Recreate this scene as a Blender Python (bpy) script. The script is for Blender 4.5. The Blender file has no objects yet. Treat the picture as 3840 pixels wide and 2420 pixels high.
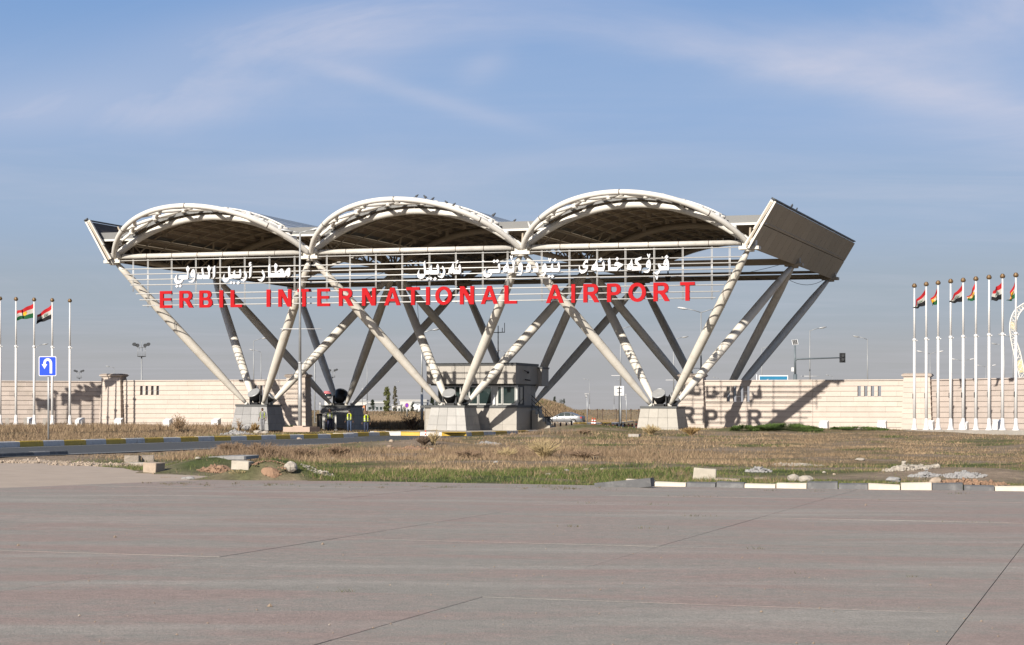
import bpy, bmesh, math, random
import numpy as np
from mathutils import Vector, Matrix, noise as mnoise

random.seed(7)
rng = np.random.default_rng(7)
SC = bpy.context.scene
COL = SC.collection
R = math.radians
PI = math.pi

# ---------------------------------------------------------------- camera
FPX = 7422.4                 # focal length in pixels of the 3840 wide photograph
CAMZ = 1.65
cd = bpy.data.cameras.new('camera')
cam = bpy.data.objects.new('camera', cd)
COL.objects.link(cam)
cam.location = (0, 0, CAMZ)
cam.rotation_euler = (R(90), 0, 0)
cd.sensor_width = 36
cd.lens = 36 * FPX / 3840
cd.shift_y = 328 / 3840
cd.clip_start = 0.5
cd.clip_end = 20000
SC.camera = cam

# ---------------------------------------------------------------- sky and sun
SUN_AZ, SUN_EL = R(29.3), R(27.5)       # the light travels towards +X+Y, sun behind the camera to the left
w = bpy.data.worlds.new('World')
SC.world = w
w.use_nodes = True
nt = w.node_tree
nt.nodes.clear()
N = nt.nodes.new
L_ = nt.links.new
out = N('ShaderNodeOutputWorld'); bg = N('ShaderNodeBackground')
sky = N('ShaderNodeTexSky'); sky.sky_type = 'NISHITA'; sky.sun_disc = False
sky.sun_elevation = SUN_EL; sky.sun_rotation = PI + SUN_AZ
sky.air_density = 1.0; sky.dust_density = 2.0; sky.ozone_density = 1.2; sky.altitude = 400
tc = N('ShaderNodeTexCoord')
sep = N('ShaderNodeSeparateXYZ'); L_(tc.outputs['Generated'], sep.inputs[0])

def wm(op, a=None, b=None, c=None, clamp=False):
    n = N('ShaderNodeMath'); n.operation = op; n.use_clamp = clamp
    for i, v in enumerate((a, b, c)):
        if v is None: continue
        if isinstance(v, (int, float)): n.inputs[i].default_value = v
        else: L_(v, n.inputs[i])
    return n.outputs[0]

def wmix(f, a, b):
    n = N('ShaderNodeMix'); n.data_type = 'RGBA'
    if isinstance(f, (int, float)): n.inputs[0].default_value = f
    else: L_(f, n.inputs[0])
    for i, v in ((6, a), (7, b)):
        if isinstance(v, tuple): n.inputs[i].default_value = v
        else: L_(v, n.inputs[i])
    return n.outputs[2]

zc = sep.outputs[2]
# dusty layer low over the plain, the same all round
ramp = N('ShaderNodeValToRGB'); L_(wm('MULTIPLY', zc, 4.0), ramp.inputs[0])
cr = ramp.color_ramp
cr.interpolation = 'EASE'
SKYS = 1 / 0.1 / 1.165
def skc(r, g, b): return (r * SKYS, g * SKYS, b * SKYS, 1)
stops = [(0.0, (.440, .430, .440)), (0.09, (.415, .420, .445)), (0.22, (.360, .420, .500)),
         (0.40, (.338, .445, .625)), (0.60, (.290, .425, .680)), (0.85, (.200, .355, .655)), (1.0, (.160, .315, .625))]
while len(cr.elements) < len(stops): cr.elements.new(0.5)
for e, (p, c_) in zip(cr.elements, stops):
    e.position = p; e.color = skc(*c_)
hz = wm('SUBTRACT', 1.0, wm('DIVIDE', wm('SUBTRACT', zc, 0.22), 0.3, clamp=True), clamp=True)
base = wmix(wm('MULTIPLY', hz, 0.92), sky.outputs[0], ramp.outputs[0])
# thin cirrus: noise on a flat layer overhead, streaked by the wind
inv = wm('DIVIDE', 1.0, wm('ADD', wm('MAXIMUM', zc, 0.0), 0.055))
cx_ = wm('MULTIPLY', sep.outputs[0], inv); cy_ = wm('MULTIPLY', sep.outputs[1], inv)
cmb = N('ShaderNodeCombineXYZ'); L_(cx_, cmb.inputs[0]); L_(cy_, cmb.inputs[1])
mp = N('ShaderNodeMapping'); mp.inputs['Rotation'].default_value = (0, 0, R(20)); mp.inputs['Scale'].default_value = (0.55, 0.42, 1)
mp.inputs['Location'].default_value = (3.1, 1.7, 0)
L_(cmb.outputs[0], mp.inputs[0])
n1 = N('ShaderNodeTexNoise'); n1.inputs['Scale'].default_value = 1.1; n1.inputs['Detail'].default_value = 9; n1.inputs['Roughness'].default_value = .58; n1.inputs['Distortion'].default_value = 1.1
L_(mp.outputs[0], n1.inputs['Vector'])
mp2 = N('ShaderNodeMapping'); mp2.inputs['Rotation'].default_value = (0, 0, R(-14)); mp2.inputs['Scale'].default_value = (0.5, 1.6, 1)
L_(cmb.outputs[0], mp2.inputs[0])
n2 = N('ShaderNodeTexNoise'); n2.inputs['Scale'].default_value = 1.6; n2.inputs['Detail'].default_value = 10; n2.inputs['Roughness'].default_value = .62; n2.inputs['Distortion'].default_value = .6
L_(mp2.outputs[0], n2.inputs['Vector'])
# denser banks of cloud at their bearings (bearing, elevation, half widths, tilt, strength)
BANKS = [(-.205, .158, .090, .017, .09, .85), (-.245, .150, .05, .010, .05, .5), (-.080, .200, .085, .016, .12, .8), (-.12, .19, .06, .012, .1, .4),
         (.235, .196, .085, .022, .16, .75), (.165, .168, .10, .0075, -.17, .55), (.245, .150, .06, .018, -.1, .45), (-.050, .160, .055, .0045, -.30, .42),
         (-.085, .117, .075, .012, 0, .42), (.02, .125, .05, .006, .05, .28), (-.015, .172, .012, .008, .4, .3), (.09, .19, .08, .012, -.2, .35)]
az = wm('DIVIDE', sep.outputs[0], wm('MAXIMUM', sep.outputs[1], 0.05))
el = wm('DIVIDE', zc, wm('MAXIMUM', sep.outputs[1], 0.05))
tot = None
for (a, e, wa, we, tl, st) in BANKS:
    da = wm('SUBTRACT', az, a); de = wm('SUBTRACT', wm('SUBTRACT', el, e), wm('MULTIPLY', da, tl))
    q = wm('ADD', wm('POWER', wm('DIVIDE', da, wa), 2), wm('POWER', wm('DIVIDE', de, we), 2))
    g_ = wm('MULTIPLY', wm('EXPONENT', wm('MULTIPLY', q, -0.8)), st)
    tot = g_ if tot is None else wm('ADD', tot, g_)
front = wm('GREATER_THAN', sep.outputs[1], 0.06)
tot = wm('MULTIPLY', tot, front)
wisps = wm('MULTIPLY', wm('SUBTRACT', n1.outputs[0], 0.36), 3.2, clamp=True)
fine = wm('MULTIPLY', wm('SUBTRACT', n2.outputs[0], 0.36), 1.9, clamp=True)
dens = wm('ADD', wm('MULTIPLY', tot, wm('ADD', wm('MULTIPLY', wisps, .95), .22)), wm('MULTIPLY', wm('MULTIPLY', wisps, fine), .34))
dens = wm('MULTIPLY', dens, 1.0, clamp=True)
final = wmix(dens, base, skc(.68, .67, .77))
L_(final, bg.inputs['Color'])
bg.inputs['Strength'].default_value = 0.077
L_(bg.outputs[0], out.inputs[0])

sd = bpy.data.lights.new('sun', 'SUN')
sd.energy = 5.0; sd.angle = R(0.53); sd.color = (1.0, .93, .82)
sun = bpy.data.objects.new('sun', sd); COL.objects.link(sun)
sdir = Vector((math.sin(SUN_AZ) * math.cos(SUN_EL), math.cos(SUN_AZ) * math.cos(SUN_EL), -math.sin(SUN_EL)))
sun.rotation_euler = sdir.to_track_quat('-Z', 'Y').to_euler()
sun.location = (-60, -100, 80)
SC.view_settings.view_transform = 'Standard'
SC.view_settings.look = 'None'
SC.view_settings.exposure = 0.6
SC.view_settings.gamma = 1.0
SC.view_settings.use_curve_mapping = False
SC.cycles.max_bounces = 6
SC.cycles.diffuse_bounces = 3

# ---------------------------------------------------------------- frames of reference
# the gate stands turned by PSI; u runs along its front, v through it, w up.
GX, GY, PSI = -27.3425, 136.0, R(-18.7244)
BAY, DEP, HN, KS = 14.7714, 29.4051, 11.9721, -.005
CC, SS = math.cos(PSI), math.sin(PSI)
HP = 1.942
def zg(X): return KS * min(90, max(-90, X))
def G(u, v, wz=0.0):
    X = GX + CC * u - SS * v; Y = GY + SS * u + CC * v
    return Vector((X, Y, wz + KS * X))
def at(px, py, Y):           # the point of the place seen at that spot of the photograph, Y metres away
    return Vector(((px - 1920) / FPX * Y, Y, CAMZ - (py - 1538) / FPX * Y))
def gp(px, py, h=0.0):       # the point of the gently sloping ground seen there
    d = (py - 1538) + KS * (px - 1920)
    Y = (CAMZ - h) * FPX / max(d, 1e-3)
    X = (px - 1920) / FPX * Y
    return Vector((X, Y, KS * X + h))
def onplane(px, py, v):      # (u, w) on the upright plane v = const of the gate
    d = Vector(((px - 1920) / FPX, 1, (1538 - py) / FPX))
    n = Vector((-SS, CC, 0)); o = Vector((GX, GY, 0)) + n * v
    t = o.dot(n) / d.dot(n)
    p = d * t + Vector((0, 0, CAMZ))
    return ((p.x - GX) * CC + (p.y - GY) * SS, p.z - KS * p.x)
def uv_of(X, Y): return ((X - GX) * CC + (Y - GY) * SS, -(X - GX) * SS + (Y - GY) * CC)

# ---------------------------------------------------------------- mesh helpers
class MB:
    def __init__(s): s.v = []; s.f = []; s.m = []; s.s = []
    def poly(s, pts, m=0, sm=False):
        b = len(s.v); s.v += [tuple(p) for p in pts]; s.f.append(tuple(range(b, b + len(pts)))); s.m.append(m); s.s.append(sm)
    def hexa(s, p, m=0):         # p: 4 bottom ccw, 4 top
        b = len(s.v); s.v += [tuple(q) for q in p]
        for q in ((3, 2, 1, 0), (4, 5, 6, 7), (0, 1, 5, 4), (1, 2, 6, 5), (2, 3, 7, 6), (3, 0, 4, 7)):
            s.f.append(tuple(b + i for i in q)); s.m.append(m); s.s.append(False)
        return s
    def box(s, c, h, m=0, rz=0.0, ax=None):
        c = Vector(c)
        if ax is None:
            ca, sa = math.cos(rz), math.sin(rz)
            ax = (Vector((ca, sa, 0)), Vector((-sa, ca, 0)), Vector((0, 0, 1)))
        X, Y, Z = (a * k for a, k in zip(ax, h))
        s.hexa([c - X - Y - Z, c + X - Y - Z, c + X + Y - Z, c - X + Y - Z, c - X - Y + Z, c + X - Y + Z, c + X + Y + Z, c - X + Y + Z], m)
        return s
    def beam(s, a, b, wd, ht, m=0, up=(0, 0, 1)):
        a, b = Vector(a), Vector(b); d = (b - a); l = d.length; d.normalize()
        up = Vector(up); x = d.cross(up)
        if x.length < 1e-4: x = d.cross(Vector((1, 0, 0)))
        x.normalize(); z = x.cross(d)
        s.box((a + b) / 2, (wd / 2, l / 2, ht / 2), m, ax=(x, d, z)); return s
    def tube(s, path, rad, n=10, m=0, cap=True, sm=True, flat=1.0):
        path = [Vector(p) for p in path]
        if isinstance(rad, (int, float)): rad = [rad] * len(path)
        b = len(s.v); prev = None
        for i, p in enumerate(path):
            d = (path[min(i + 1, len(path) - 1)] - path[max(i - 1, 0)])
            if d.length < 1e-9: d = Vector((0, 0, 1))
            d.normalize()
            if prev is None:
                x = d.cross(Vector((0, 0, 1)))
                if x.length < 1e-3: x = d.cross(Vector((0, 1, 0)))
            else: x = prev - d * prev.dot(d)
            x.normalize(); prev = x; y = d.cross(x)
            for k in range(n):
                a = 2 * PI * k / n
                q = p + x * (math.cos(a) * rad[i]) + y * (math.sin(a) * rad[i] * flat)
                s.v.append(tuple(q))
        for i in range(len(path) - 1):
            for k in range(n):
                k2 = (k + 1) % n
                s.f.append((b + i * n + k2, b + i * n + k, b + (i + 1) * n + k, b + (i + 1) * n + k2)); s.m.append(m); s.s.append(sm)
        if cap:
            s.f.append(tuple(b + k for k in range(n))); s.m.append(m); s.s.append(False)
            e = b + (len(path) - 1) * n
            s.f.append(tuple(e + n - 1 - k for k in range(n))); s.m.append(m); s.s.append(False)
        return s
    def ball(s, c, r, m=0, nu=10, nv=7, ax=None):
        c = Vector(c); r = (r, r, r) if isinstance(r, (int, float)) else r
        b = len(s.v)
        for j in range(nv + 1):
            t = PI * j / nv
            for i in range(nu):
                a = 2 * PI * i / nu
                q = Vector((math.sin(t) * math.cos(a) * r[0], math.sin(t) * math.sin(a) * r[1], math.cos(t) * r[2]))
                if ax: q = ax[0] * q.x + ax[1] * q.y + ax[2] * q.z
                s.v.append(tuple(c + q))
        for j in range(nv):
            for i in range(nu):
                i2 = (i + 1) % nu
                s.f.append((b + j * nu + i, b + (j + 1) * nu + i, b + (j + 1) * nu + i2, b + j * nu + i2)); s.m.append(m); s.s.append(True)
        return s
    def lathe(s, c, prof, n=14, m=0, ax=None, sm=True):
        c = Vector(c); ax = ax or (Vector((1, 0, 0)), Vector((0, 1, 0)), Vector((0, 0, 1)))
        b = len(s.v)
        for (r, z) in prof:
            for k in range(n):
                a = 2 * PI * k / n
                s.v.append(tuple(c + ax[0] * (r * math.cos(a)) + ax[1] * (r * math.sin(a)) + ax[2] * z))
        for i in range(len(prof) - 1):
            for k in range(n):
                k2 = (k + 1) % n
                s.f.append((b + i * n + k, b + i * n + k2, b + (i + 1) * n + k2, b + (i + 1) * n + k)); s.m.append(m); s.s.append(sm)
        s.f.append(tuple(b + n - 1 - k for k in range(n))); s.m.append(m); s.s.append(False)
        e = b + (len(prof) - 1) * n
        s.f.append(tuple(e + k for k in range(n))); s.m.append(m); s.s.append(False)
        return s
    def mesh(s, name, mats, off=Vector((0, 0, 0))):
        me = bpy.data.meshes.new(name)
        o = off
        me.from_pydata([(a - o.x, b - o.y, c - o.z) for a, b, c in s.v], [], s.f)
        for mt in (mats if isinstance(mats, (list, tuple)) else [mats]): me.materials.append(mt)
        me.polygons.foreach_set('material_index', s.m)
        me.polygons.foreach_set('use_smooth', s.s)
        me.update()
        return me
    def build(s, name, mats, parent=None, loc=None, local=False):
        """world coordinates unless local; a part sits at its thing's origin"""
        if parent is not None and not local: off = world_loc(parent)
        elif loc is not None and not local: off = Vector(loc)
        else: off = Vector((0, 0, 0))
        o = bpy.data.objects.new(name, s.mesh(name, mats, off))
        COL.objects.link(o)
        if parent is not None: o.parent = parent
        elif loc is not None: o.location = loc
        return o

def world_loc(o):
    l = Vector(o.location)
    while o.parent is not None:
        o = o.parent; l = l + Vector(o.location)
    return l
def tag(o, label=None, cat=None, group=None, kind=None):
    if label: o['label'] = label
    if cat: o['category'] = cat
    if group: o['group'] = group
    if kind: o['kind'] = kind
    return o
def thing(name, label, cat, loc=(0, 0, 0), rz=0.0, group=None):
    o = bpy.data.objects.new(name, None); COL.objects.link(o)
    o.empty_display_size = .3
    o.location = loc; o.rotation_euler = (0, 0, rz)
    return tag(o, label, cat, group)
def kids(o): return [c for c in bpy.data.objects if c.parent is o]
def dup(root, loc, rz=None, label=None, scale=None):
    def cp(o, par):
        c = o.copy(); COL.objects.link(c)
        c.parent = par
        for ch in KIDS.get(o.name) or kids(o): cp(ch, c)
        return c
    KIDS.setdefault(root.name, kids(root))
    r = cp(root, None); r.location = loc
    if rz is not None: r.rotation_euler = (0, 0, rz)
    if scale: r.scale = scale
    if label: r['label'] = label
    return r
KIDS = {}

# ---------------------------------------------------------------- materials
def S(r, g, b):
    f = lambda c: ((c / 255) / 12.92 if c <= 10 else ((c / 255 + .055) / 1.055) ** 2.4)
    return (f(r), f(g), f(b))
ALB = .77
def mat(name, col, rough=.6, metal=0.0, var=.12, scale=2.0, bump=0.0, bscale=30.0, spec=.4, rnd=0.0, dirt=None, dscale=1.0, damt=.5, stretch=(1, 1, 1), emit=None, alpha=None):
    col = tuple(c * ALB for c in col)
    if dirt: dirt = tuple(c * ALB for c in dirt)
    m = bpy.data.materials.new(name); m.use_nodes = True
    t = m.node_tree; b = t.nodes['Principled BSDF']
    b.inputs['Roughness'].default_value = rough; b.inputs['Metallic'].default_value = metal
    b.inputs['Specular IOR Level'].default_value = spec
    geo = t.nodes.new('ShaderNodeNewGeometry')
    mp = t.nodes.new('ShaderNodeMapping'); mp.inputs['Scale'].default_value = stretch
    t.links.new(geo.outputs['Position'], mp.inputs[0])
    nz = t.nodes.new('ShaderNodeTexNoise'); nz.inputs['Scale'].default_value = scale; nz.inputs['Detail'].default_value = 6; nz.inputs['Roughness'].default_value = .65
    t.links.new(mp.outputs[0], nz.inputs['Vector'])
    mr = t.nodes.new('ShaderNodeMapRange'); mr.inputs[1].default_value = .25; mr.inputs[2].default_value = .75
    mr.inputs[3].default_value = 1 - var; mr.inputs[4].default_value = 1 + var
    t.links.new(nz.outputs[0], mr.inputs[0])
    fac = mr.outputs[0]
    if rnd:
        oi = t.nodes.new('ShaderNodeObjectInfo')
        r2 = t.nodes.new('ShaderNodeMapRange'); r2.inputs[3].default_value = 1 - rnd; r2.inputs[4].default_value = 1 + rnd
        t.links.new(oi.outputs['Random'], r2.inputs[0])
        mu = t.nodes.new('ShaderNodeMath'); mu.operation = 'MULTIPLY'
        t.links.new(fac, mu.inputs[0]); t.links.new(r2.outputs[0], mu.inputs[1]); fac = mu.outputs[0]
    vm = t.nodes.new('ShaderNodeVectorMath'); vm.operation = 'SCALE'; vm.inputs[0].default_value = col
    t.links.new(fac, vm.inputs['Scale'])
    c = vm.outputs[0]
    if dirt:
        n3 = t.nodes.new('ShaderNodeTexNoise'); n3.inputs['Scale'].default_value = dscale; n3.inputs['Detail'].default_value = 8; n3.inputs['Roughness'].default_value = .7
        t.links.new(mp.outputs[0], n3.inputs['Vector'])
        r3 = t.nodes.new('ShaderNodeMapRange'); r3.inputs[1].default_value = .5; r3.inputs[2].default_value = .78; r3.inputs[4].default_value = damt
        t.links.new(n3.outputs[0], r3.inputs[0])
        mx = t.nodes.new('ShaderNodeMix'); mx.data_type = 'RGBA'
        t.links.new(r3.outputs[0], mx.inputs[0]); t.links.new(c, mx.inputs[6]); mx.inputs[7].default_value = (*dirt, 1)
        c = mx.outputs[2]
    t.links.new(c, b.inputs['Base Color'])
    if bump:
        nb = t.nodes.new('ShaderNodeTexNoise'); nb.inputs['Scale'].default_value = bscale; nb.inputs['Detail'].default_value = 4
        t.links.new(geo.outputs['Position'], nb.inputs['Vector'])
        bp = t.nodes.new('ShaderNodeBump'); bp.inputs['Strength'].default_value = bump; bp.inputs['Distance'].default_value = .03
        t.links.new(nb.outputs[0], bp.inputs['Height']); t.links.new(bp.outputs[0], b.inputs['Normal'])
    if emit: b.inputs['Emission Color'].default_value = (*emit, 1); b.inputs['Emission Strength'].default_value = 1
    return m
def attrmat(name, attr, rough=.85, trans=0.0):
    m = bpy.data.materials.new(name); m.use_nodes = True
    t = m.node_tree; b = t.nodes['Principled BSDF']
    a = t.nodes.new('ShaderNodeAttribute'); a.attribute_name = attr
    t.links.new(a.outputs['Color'], b.inputs['Base Color'])
    b.inputs['Roughness'].default_value = rough; b.inputs['Specular IOR Level'].default_value = .15
    return m

M = {}
M['white'] = mat('white_steel_paint', (.78, .735, .66), .5, var=.05, scale=1.2, dirt=(.38, .31, .23), dscale=1.6, damt=.5, bump=.06, bscale=6)
M['whitearch'] = mat('white_arch_paint', (.80, .77, .72), .45, var=.04, scale=1.0, dirt=(.5, .44, .36), dscale=1.3, damt=.3)
M['tie'] = mat('tie_beam_paint', (.70, .67, .62), .5, var=.08, scale=2.2, dirt=(.25, .22, .2), dscale=2.5, damt=.45)
M['soffit'] = mat('soffit_sheet', (.25, .20, .155), .7, var=.12, scale=.8, rnd=.10)
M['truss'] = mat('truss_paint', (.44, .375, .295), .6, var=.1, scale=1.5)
M['roof'] = mat('roof_sheet_grey', (.80, .81, .82), .38, metal=.6, var=.06, scale=.7, rnd=.03, dirt=(.55, .54, .52), dscale=.6, damt=.4)
M['gutter'] = mat('gutter_sheet', (.19, .191, .19), .5, var=.08, scale=.8, dirt=(.15, .145, .135), dscale=.8, damt=.5)
M['fascia'] = mat('roof_fascia', (.20, .20, .198), .5, var=.06)
M['panel'] = mat('end_panel', (.40, .345, .275), .5, var=.05, scale=.5, rnd=.05)
M['panelgap'] = mat('panel_gap', (.12, .10, .09), .8)
M['rod'] = mat('sign_rod', (.72, .71, .69), .35, metal=.2, var=.04)
M['red'] = mat('red_letter', (.46, .007, .012), .6, var=.10, scale=1.3, spec=.12)
M['wletter'] = mat('white_letter', (.80, .80, .82), .45, var=.02)
M['granite'] = mat('granite_panel', (.40, .37, .325), .5, var=.10, scale=4, rnd=.10, spec=.3, dirt=(.28, .26, .235), dscale=1.0, damt=.4)
M['granitegrey'] = mat('granite_grey_panel', (.29, .285, .285), .5, var=.12, scale=4, rnd=.12, spec=.3, dirt=(.22, .21, .205), dscale=1.0, damt=.4)
M['granitemid'] = mat('granite_mid_panel', (.375, .362, .345), .5, var=.10, scale=4, rnd=.11, spec=.3, dirt=(.28, .27, .255), dscale=1.0, damt=.4)
M['purlin'] = mat('purlin_paint', (.60, .505, .40), .6, var=.1, scale=1.5)
M['granitebeige'] = mat('granite_beige', (.43, .40, .36), .5, var=.08, scale=5, rnd=.08, spec=.3, dirt=(.33, .295, .25), dscale=1.4, damt=.35)
M['cope'] = mat('dark_coping', (.085, .088, .09), .5, var=.12, scale=4)
M['joint'] = mat('joint_dark', (.16, .15, .14), .8)
M['stone'] = mat('cream_stone', (.575, .495, .435), .75, var=.06, scale=1.6, rnd=.05, bump=.25, bscale=26, dirt=(.44, .355, .275), dscale=.55, damt=.45)
M['stonepink'] = mat('pinkish_stone', (.585, .50, .445), .75, var=.10, scale=1.8, rnd=.08, bump=.3, bscale=26, dirt=(.35, .31, .25), dscale=.55, damt=.7)
M['stoneright'] = mat('rosy_stone', (.545, .465, .42), .75, var=.06, scale=1.8, rnd=.05, bump=.25, bscale=26, dirt=(.42, .35, .28), dscale=.55, damt=.4)
M['stonejoint'] = mat('stone_joint', (.25, .19, .14), .9)
M['pole'] = mat('white_pole_paint', (.78, .765, .76), .4, var=.03)
M['galv'] = mat('galvanised_steel', (.46, .47, .48), .45, metal=.35, var=.12, scale=3)
M['galvl'] = mat('lamp_pole_grey', (.34, .35, .36), .5, metal=.2, var=.08)
M['dark'] = mat('dark_metal', (.045, .047, .05), .5, var=.15)
M['black'] = mat('black_plastic', (.018, .018, .02), .45)
M['gold'] = mat('pole_finial_brown', (.20, .125, .06), .45, metal=.3)
M['conc'] = mat('cast_concrete', (.42, .385, .345), .85, var=.15, scale=3, bump=.4, bscale=18, dirt=(.28, .25, .22), dscale=1.5)
M['kwhite'] = mat('kerb_white_paint', (.72, .69, .66), .6, var=.12, scale=3, dirt=(.36, .33, .31), dscale=2.2, damt=.6)
M['kyellow'] = mat('kerb_yellow_paint', (.72, .47, .07), .6, var=.14, scale=3, dirt=(.33, .24, .10), dscale=2.2, damt=.6)
M['kdark'] = mat('kerb_black_paint', (.115, .115, .12), .65, var=.25, scale=4, dirt=(.36, .35, .34), dscale=3.0, damt=.6)
M['kcream'] = mat('kerb_cream_paint', (.66, .58, .48), .6, var=.10, scale=4, dirt=(.42, .36, .29), dscale=3, damt=.5)
M['glass'] = mat('window_glass', (.025, .04, .04), .06, spec=.6, var=.2, scale=.8)
M['frame'] = mat('aluminium_frame', (.55, .55, .53), .4, metal=.3)
M['lens'] = mat('lamp_lens', (.62, .62, .58), .25, spec=.6)
M['rust'] = mat('rusty_joint', (.09, .06, .045), .8)
# ================================================================ GROUND
def inpoly(X, Y, poly):
    X = np.asarray(X); Y = np.asarray(Y); ins = np.zeros(X.shape, bool)
    n = len(poly); j = n - 1
    for i in range(n):
        xi, yi = poly[i]; xj, yj = poly[j]
        c = ((yi > Y) != (yj > Y)) & (X < (xj - xi) * (Y - yi) / (yj - yi + 1e-12) + xi)
        ins ^= c; j = i
    return ins
def segdist(X, Y, pl):
    d = np.full(np.shape(X), 1e9)
    for (ax, ay), (bx, by) in zip(pl[:-1], pl[1:]):
        dx, dy = bx - ax, by - ay
        t = np.clip(((X - ax) * dx + (Y - ay) * dy) / (dx * dx + dy * dy), 0, 1)
        d = np.minimum(d, np.hypot(X - ax - t * dx, Y - ay - t * dy))
    return d
def vnoise(X, Y, sc, seed=0, oct=4):
    """value noise on numpy arrays"""
    out = np.zeros(np.shape(X)); amp = 1.0; tot = 0
    for o in range(oct):
        x = np.asarray(X) * sc * 2 ** o + seed * 17.3 + o * 5.1; y = np.asarray(Y) * sc * 2 ** o + seed * 9.7 + o * 3.3
        xi = np.floor(x).astype(np.int64); yi = np.floor(y).astype(np.int64); fx = x - xi; fy = y - yi
        fx = fx * fx * (3 - 2 * fx); fy = fy * fy * (3 - 2 * fy)
        def h(a, b):
            n = (a * 374761393 + b * 668265263 + (seed + o) * 974711) & 0x7fffffff
            n = ((n ^ (n >> 13)) * 1274126177) & 0x7fffffff
            return ((n ^ (n >> 16)) & 0xffff) / 65535.0
        v = (h(xi, yi) * (1 - fx) + h(xi + 1, yi) * fx) * (1 - fy) + (h(xi, yi + 1) * (1 - fx) + h(xi + 1, yi + 1) * fx) * fy
        out += v * amp; tot += amp; amp *= .5
    return out / tot
def P2(lst, h=0.0): return [tuple(gp(x, y, h))[:2] for x, y in lst]

# outlines on the ground
NEAR_EDGE = [(-260, 1731), (0, 1716), (540, 1696), (880, 1681), (1100, 1672), (1300, 1665), (1500, 1658), (2000, 1641), (2150, 1636.5)]
ROAD_NEAR = P2(NEAR_EDGE)
dirv = Vector((-SS, CC))
e0 = Vector(ROAD_NEAR[-1]); ROAD_NEAR += [tuple(e0 + dirv * 16), tuple(e0 + dirv * 45), tuple(e0 + dirv * 75)]
KERB_L = P2([(-260, 1688.5), (0, 1680), (300, 1670.5), (600, 1660.5), (840, 1654), (1100, 1647.5), (1330, 1641.6)])
ISL_PX = [(1386, 1634), (1574, 1635), (1700, 1636.5), (1750, 1636)]
ISL = P2(ISL_PX)
e1 = Vector(ISL[-1])
ISL += [tuple(e1 + dirv * (7.0)), tuple(e1 + dirv * 14), tuple(e1 + dirv * 30), tuple(e1 + dirv * 46)]
ISL_L = [tuple(Vector(ISL[0]) + dirv * 46)]
KL_END = Vector(KERB_L[-1])
KERB_L2 = [tuple(KL_END), tuple(KL_END + Vector((-2.0, 2.2)) * .6), tuple(KL_END + Vector((-2.0, 2.2)) * .6 + dirv * 60)]
ROAD = ROAD_NEAR + [tuple(Vector(ISL[-1]) + dirv * 29), ] + ISL[::-1] + [tuple(Vector(ISL[0]) + dirv * 30), tuple(Vector(KERB_L2[-1]))] + KERB_L2[::-1][1:] + KERB_L[::-1][1:]
VERGE_FAR = [(3900, 1843), (2350, 1826), (2200, 1824), (1280, 1808), (900, 1803), (760, 1806), (560, 1787), (460, 1759), (200, 1740), (-260, 1738)]
PLAZA_EDGE = P2(VERGE_FAR)
PLAZA = [(-60, 4), (60, 4)] + PLAZA_EDGE
ISLAND = ISL + ISL_L

def height(X, Y):
    X = np.asarray(X, float); Y = np.asarray(Y, float)
    z = KS * np.clip(X, -90, 90)
    u = (X - GX) * CC + (Y - GY) * SS; v = -(X - GX) * SS + (Y - GY) * CC
    ed = segdist(X, Y, ROAD_NEAR); kl = segdist(X, Y, KERB_L + KERB_L2[1:])
    pz = segdist(X, Y, PLAZA_EDGE)
    inroad = inpoly(X, Y, ROAD); inpl = inpoly(X, Y, PLAZA); inis = inpoly(X, Y, ISLAND)
    hb = np.zeros_like(z)
    # left verge: a raised plateau behind the yellow and white kerb
    left = (u < 8.2) & (Y > 60) & (~inroad) & (v > -60) & (ed > 9)
    hb = np.where(left, np.clip((kl - .8) / .5, 0, 1) * .24 + (vnoise(X, Y, .35, 3) - .5) * .14 * np.clip(kl / 2, 0, 1), hb)
    # near verge between plaza and road, rising to the right-hand wall
    near = (~inroad) & (~inpl) & (~left) & (~inis) & (Y > 36) & (Y < 175) & (u > -40)
    m = np.clip(np.minimum(ed, pz) / 2.5, 0, 1)
    rise = np.clip((u - 24) / 12, 0, 1) * np.clip((v + 45) / 45, 0, 1) * .40 * (v < 15)
    hn = m * ((vnoise(X, Y, .22, 5) - .5) * .24 + .0) + rise
    def bump(px, py, hh, ru, rv, p=2):
        c = gp(px, py, hh * .3); uc, vc = uv_of(c.x, c.y)
        return hh * np.exp(-(((u - uc) / ru) ** 2 + ((v - vc) / rv) ** 2))
    hn = hn + bump(2190, 1632, .46, 3.2, 4.5) + bump(2080, 1650, .10, 3, 5)
    g1 = Vector((11.6, 124)); hn = hn + .30 * np.exp(-(((X - 15.5) / 3.2) ** 2 + ((Y - 124.5) / 3.5) ** 2)) + .16 * np.exp(-(((X - 21) / 5) ** 2 + ((Y - 124) / 4) ** 2))
    hn = hn + bump(1030, 1775, .50, 1.0, 1.6) + bump(800, 1752, .35, 1.1, 1.8) + bump(1560, 1672, .22, 2.4, 2) + bump(3620, 1775, .22, 2.2, 1.6)
    hb = np.where(near, hn, hb)
    hb = np.where(inroad | inpl, -.06, hb)
    hb = np.where(inis, -.06, hb)
    far = np.clip((Y - 185) / 60, 0, 1)
    hb = hb + far * (vnoise(X, Y, .02, 8) - .5) * .5
    # the pit with the slabs
    return z + hb

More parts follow.
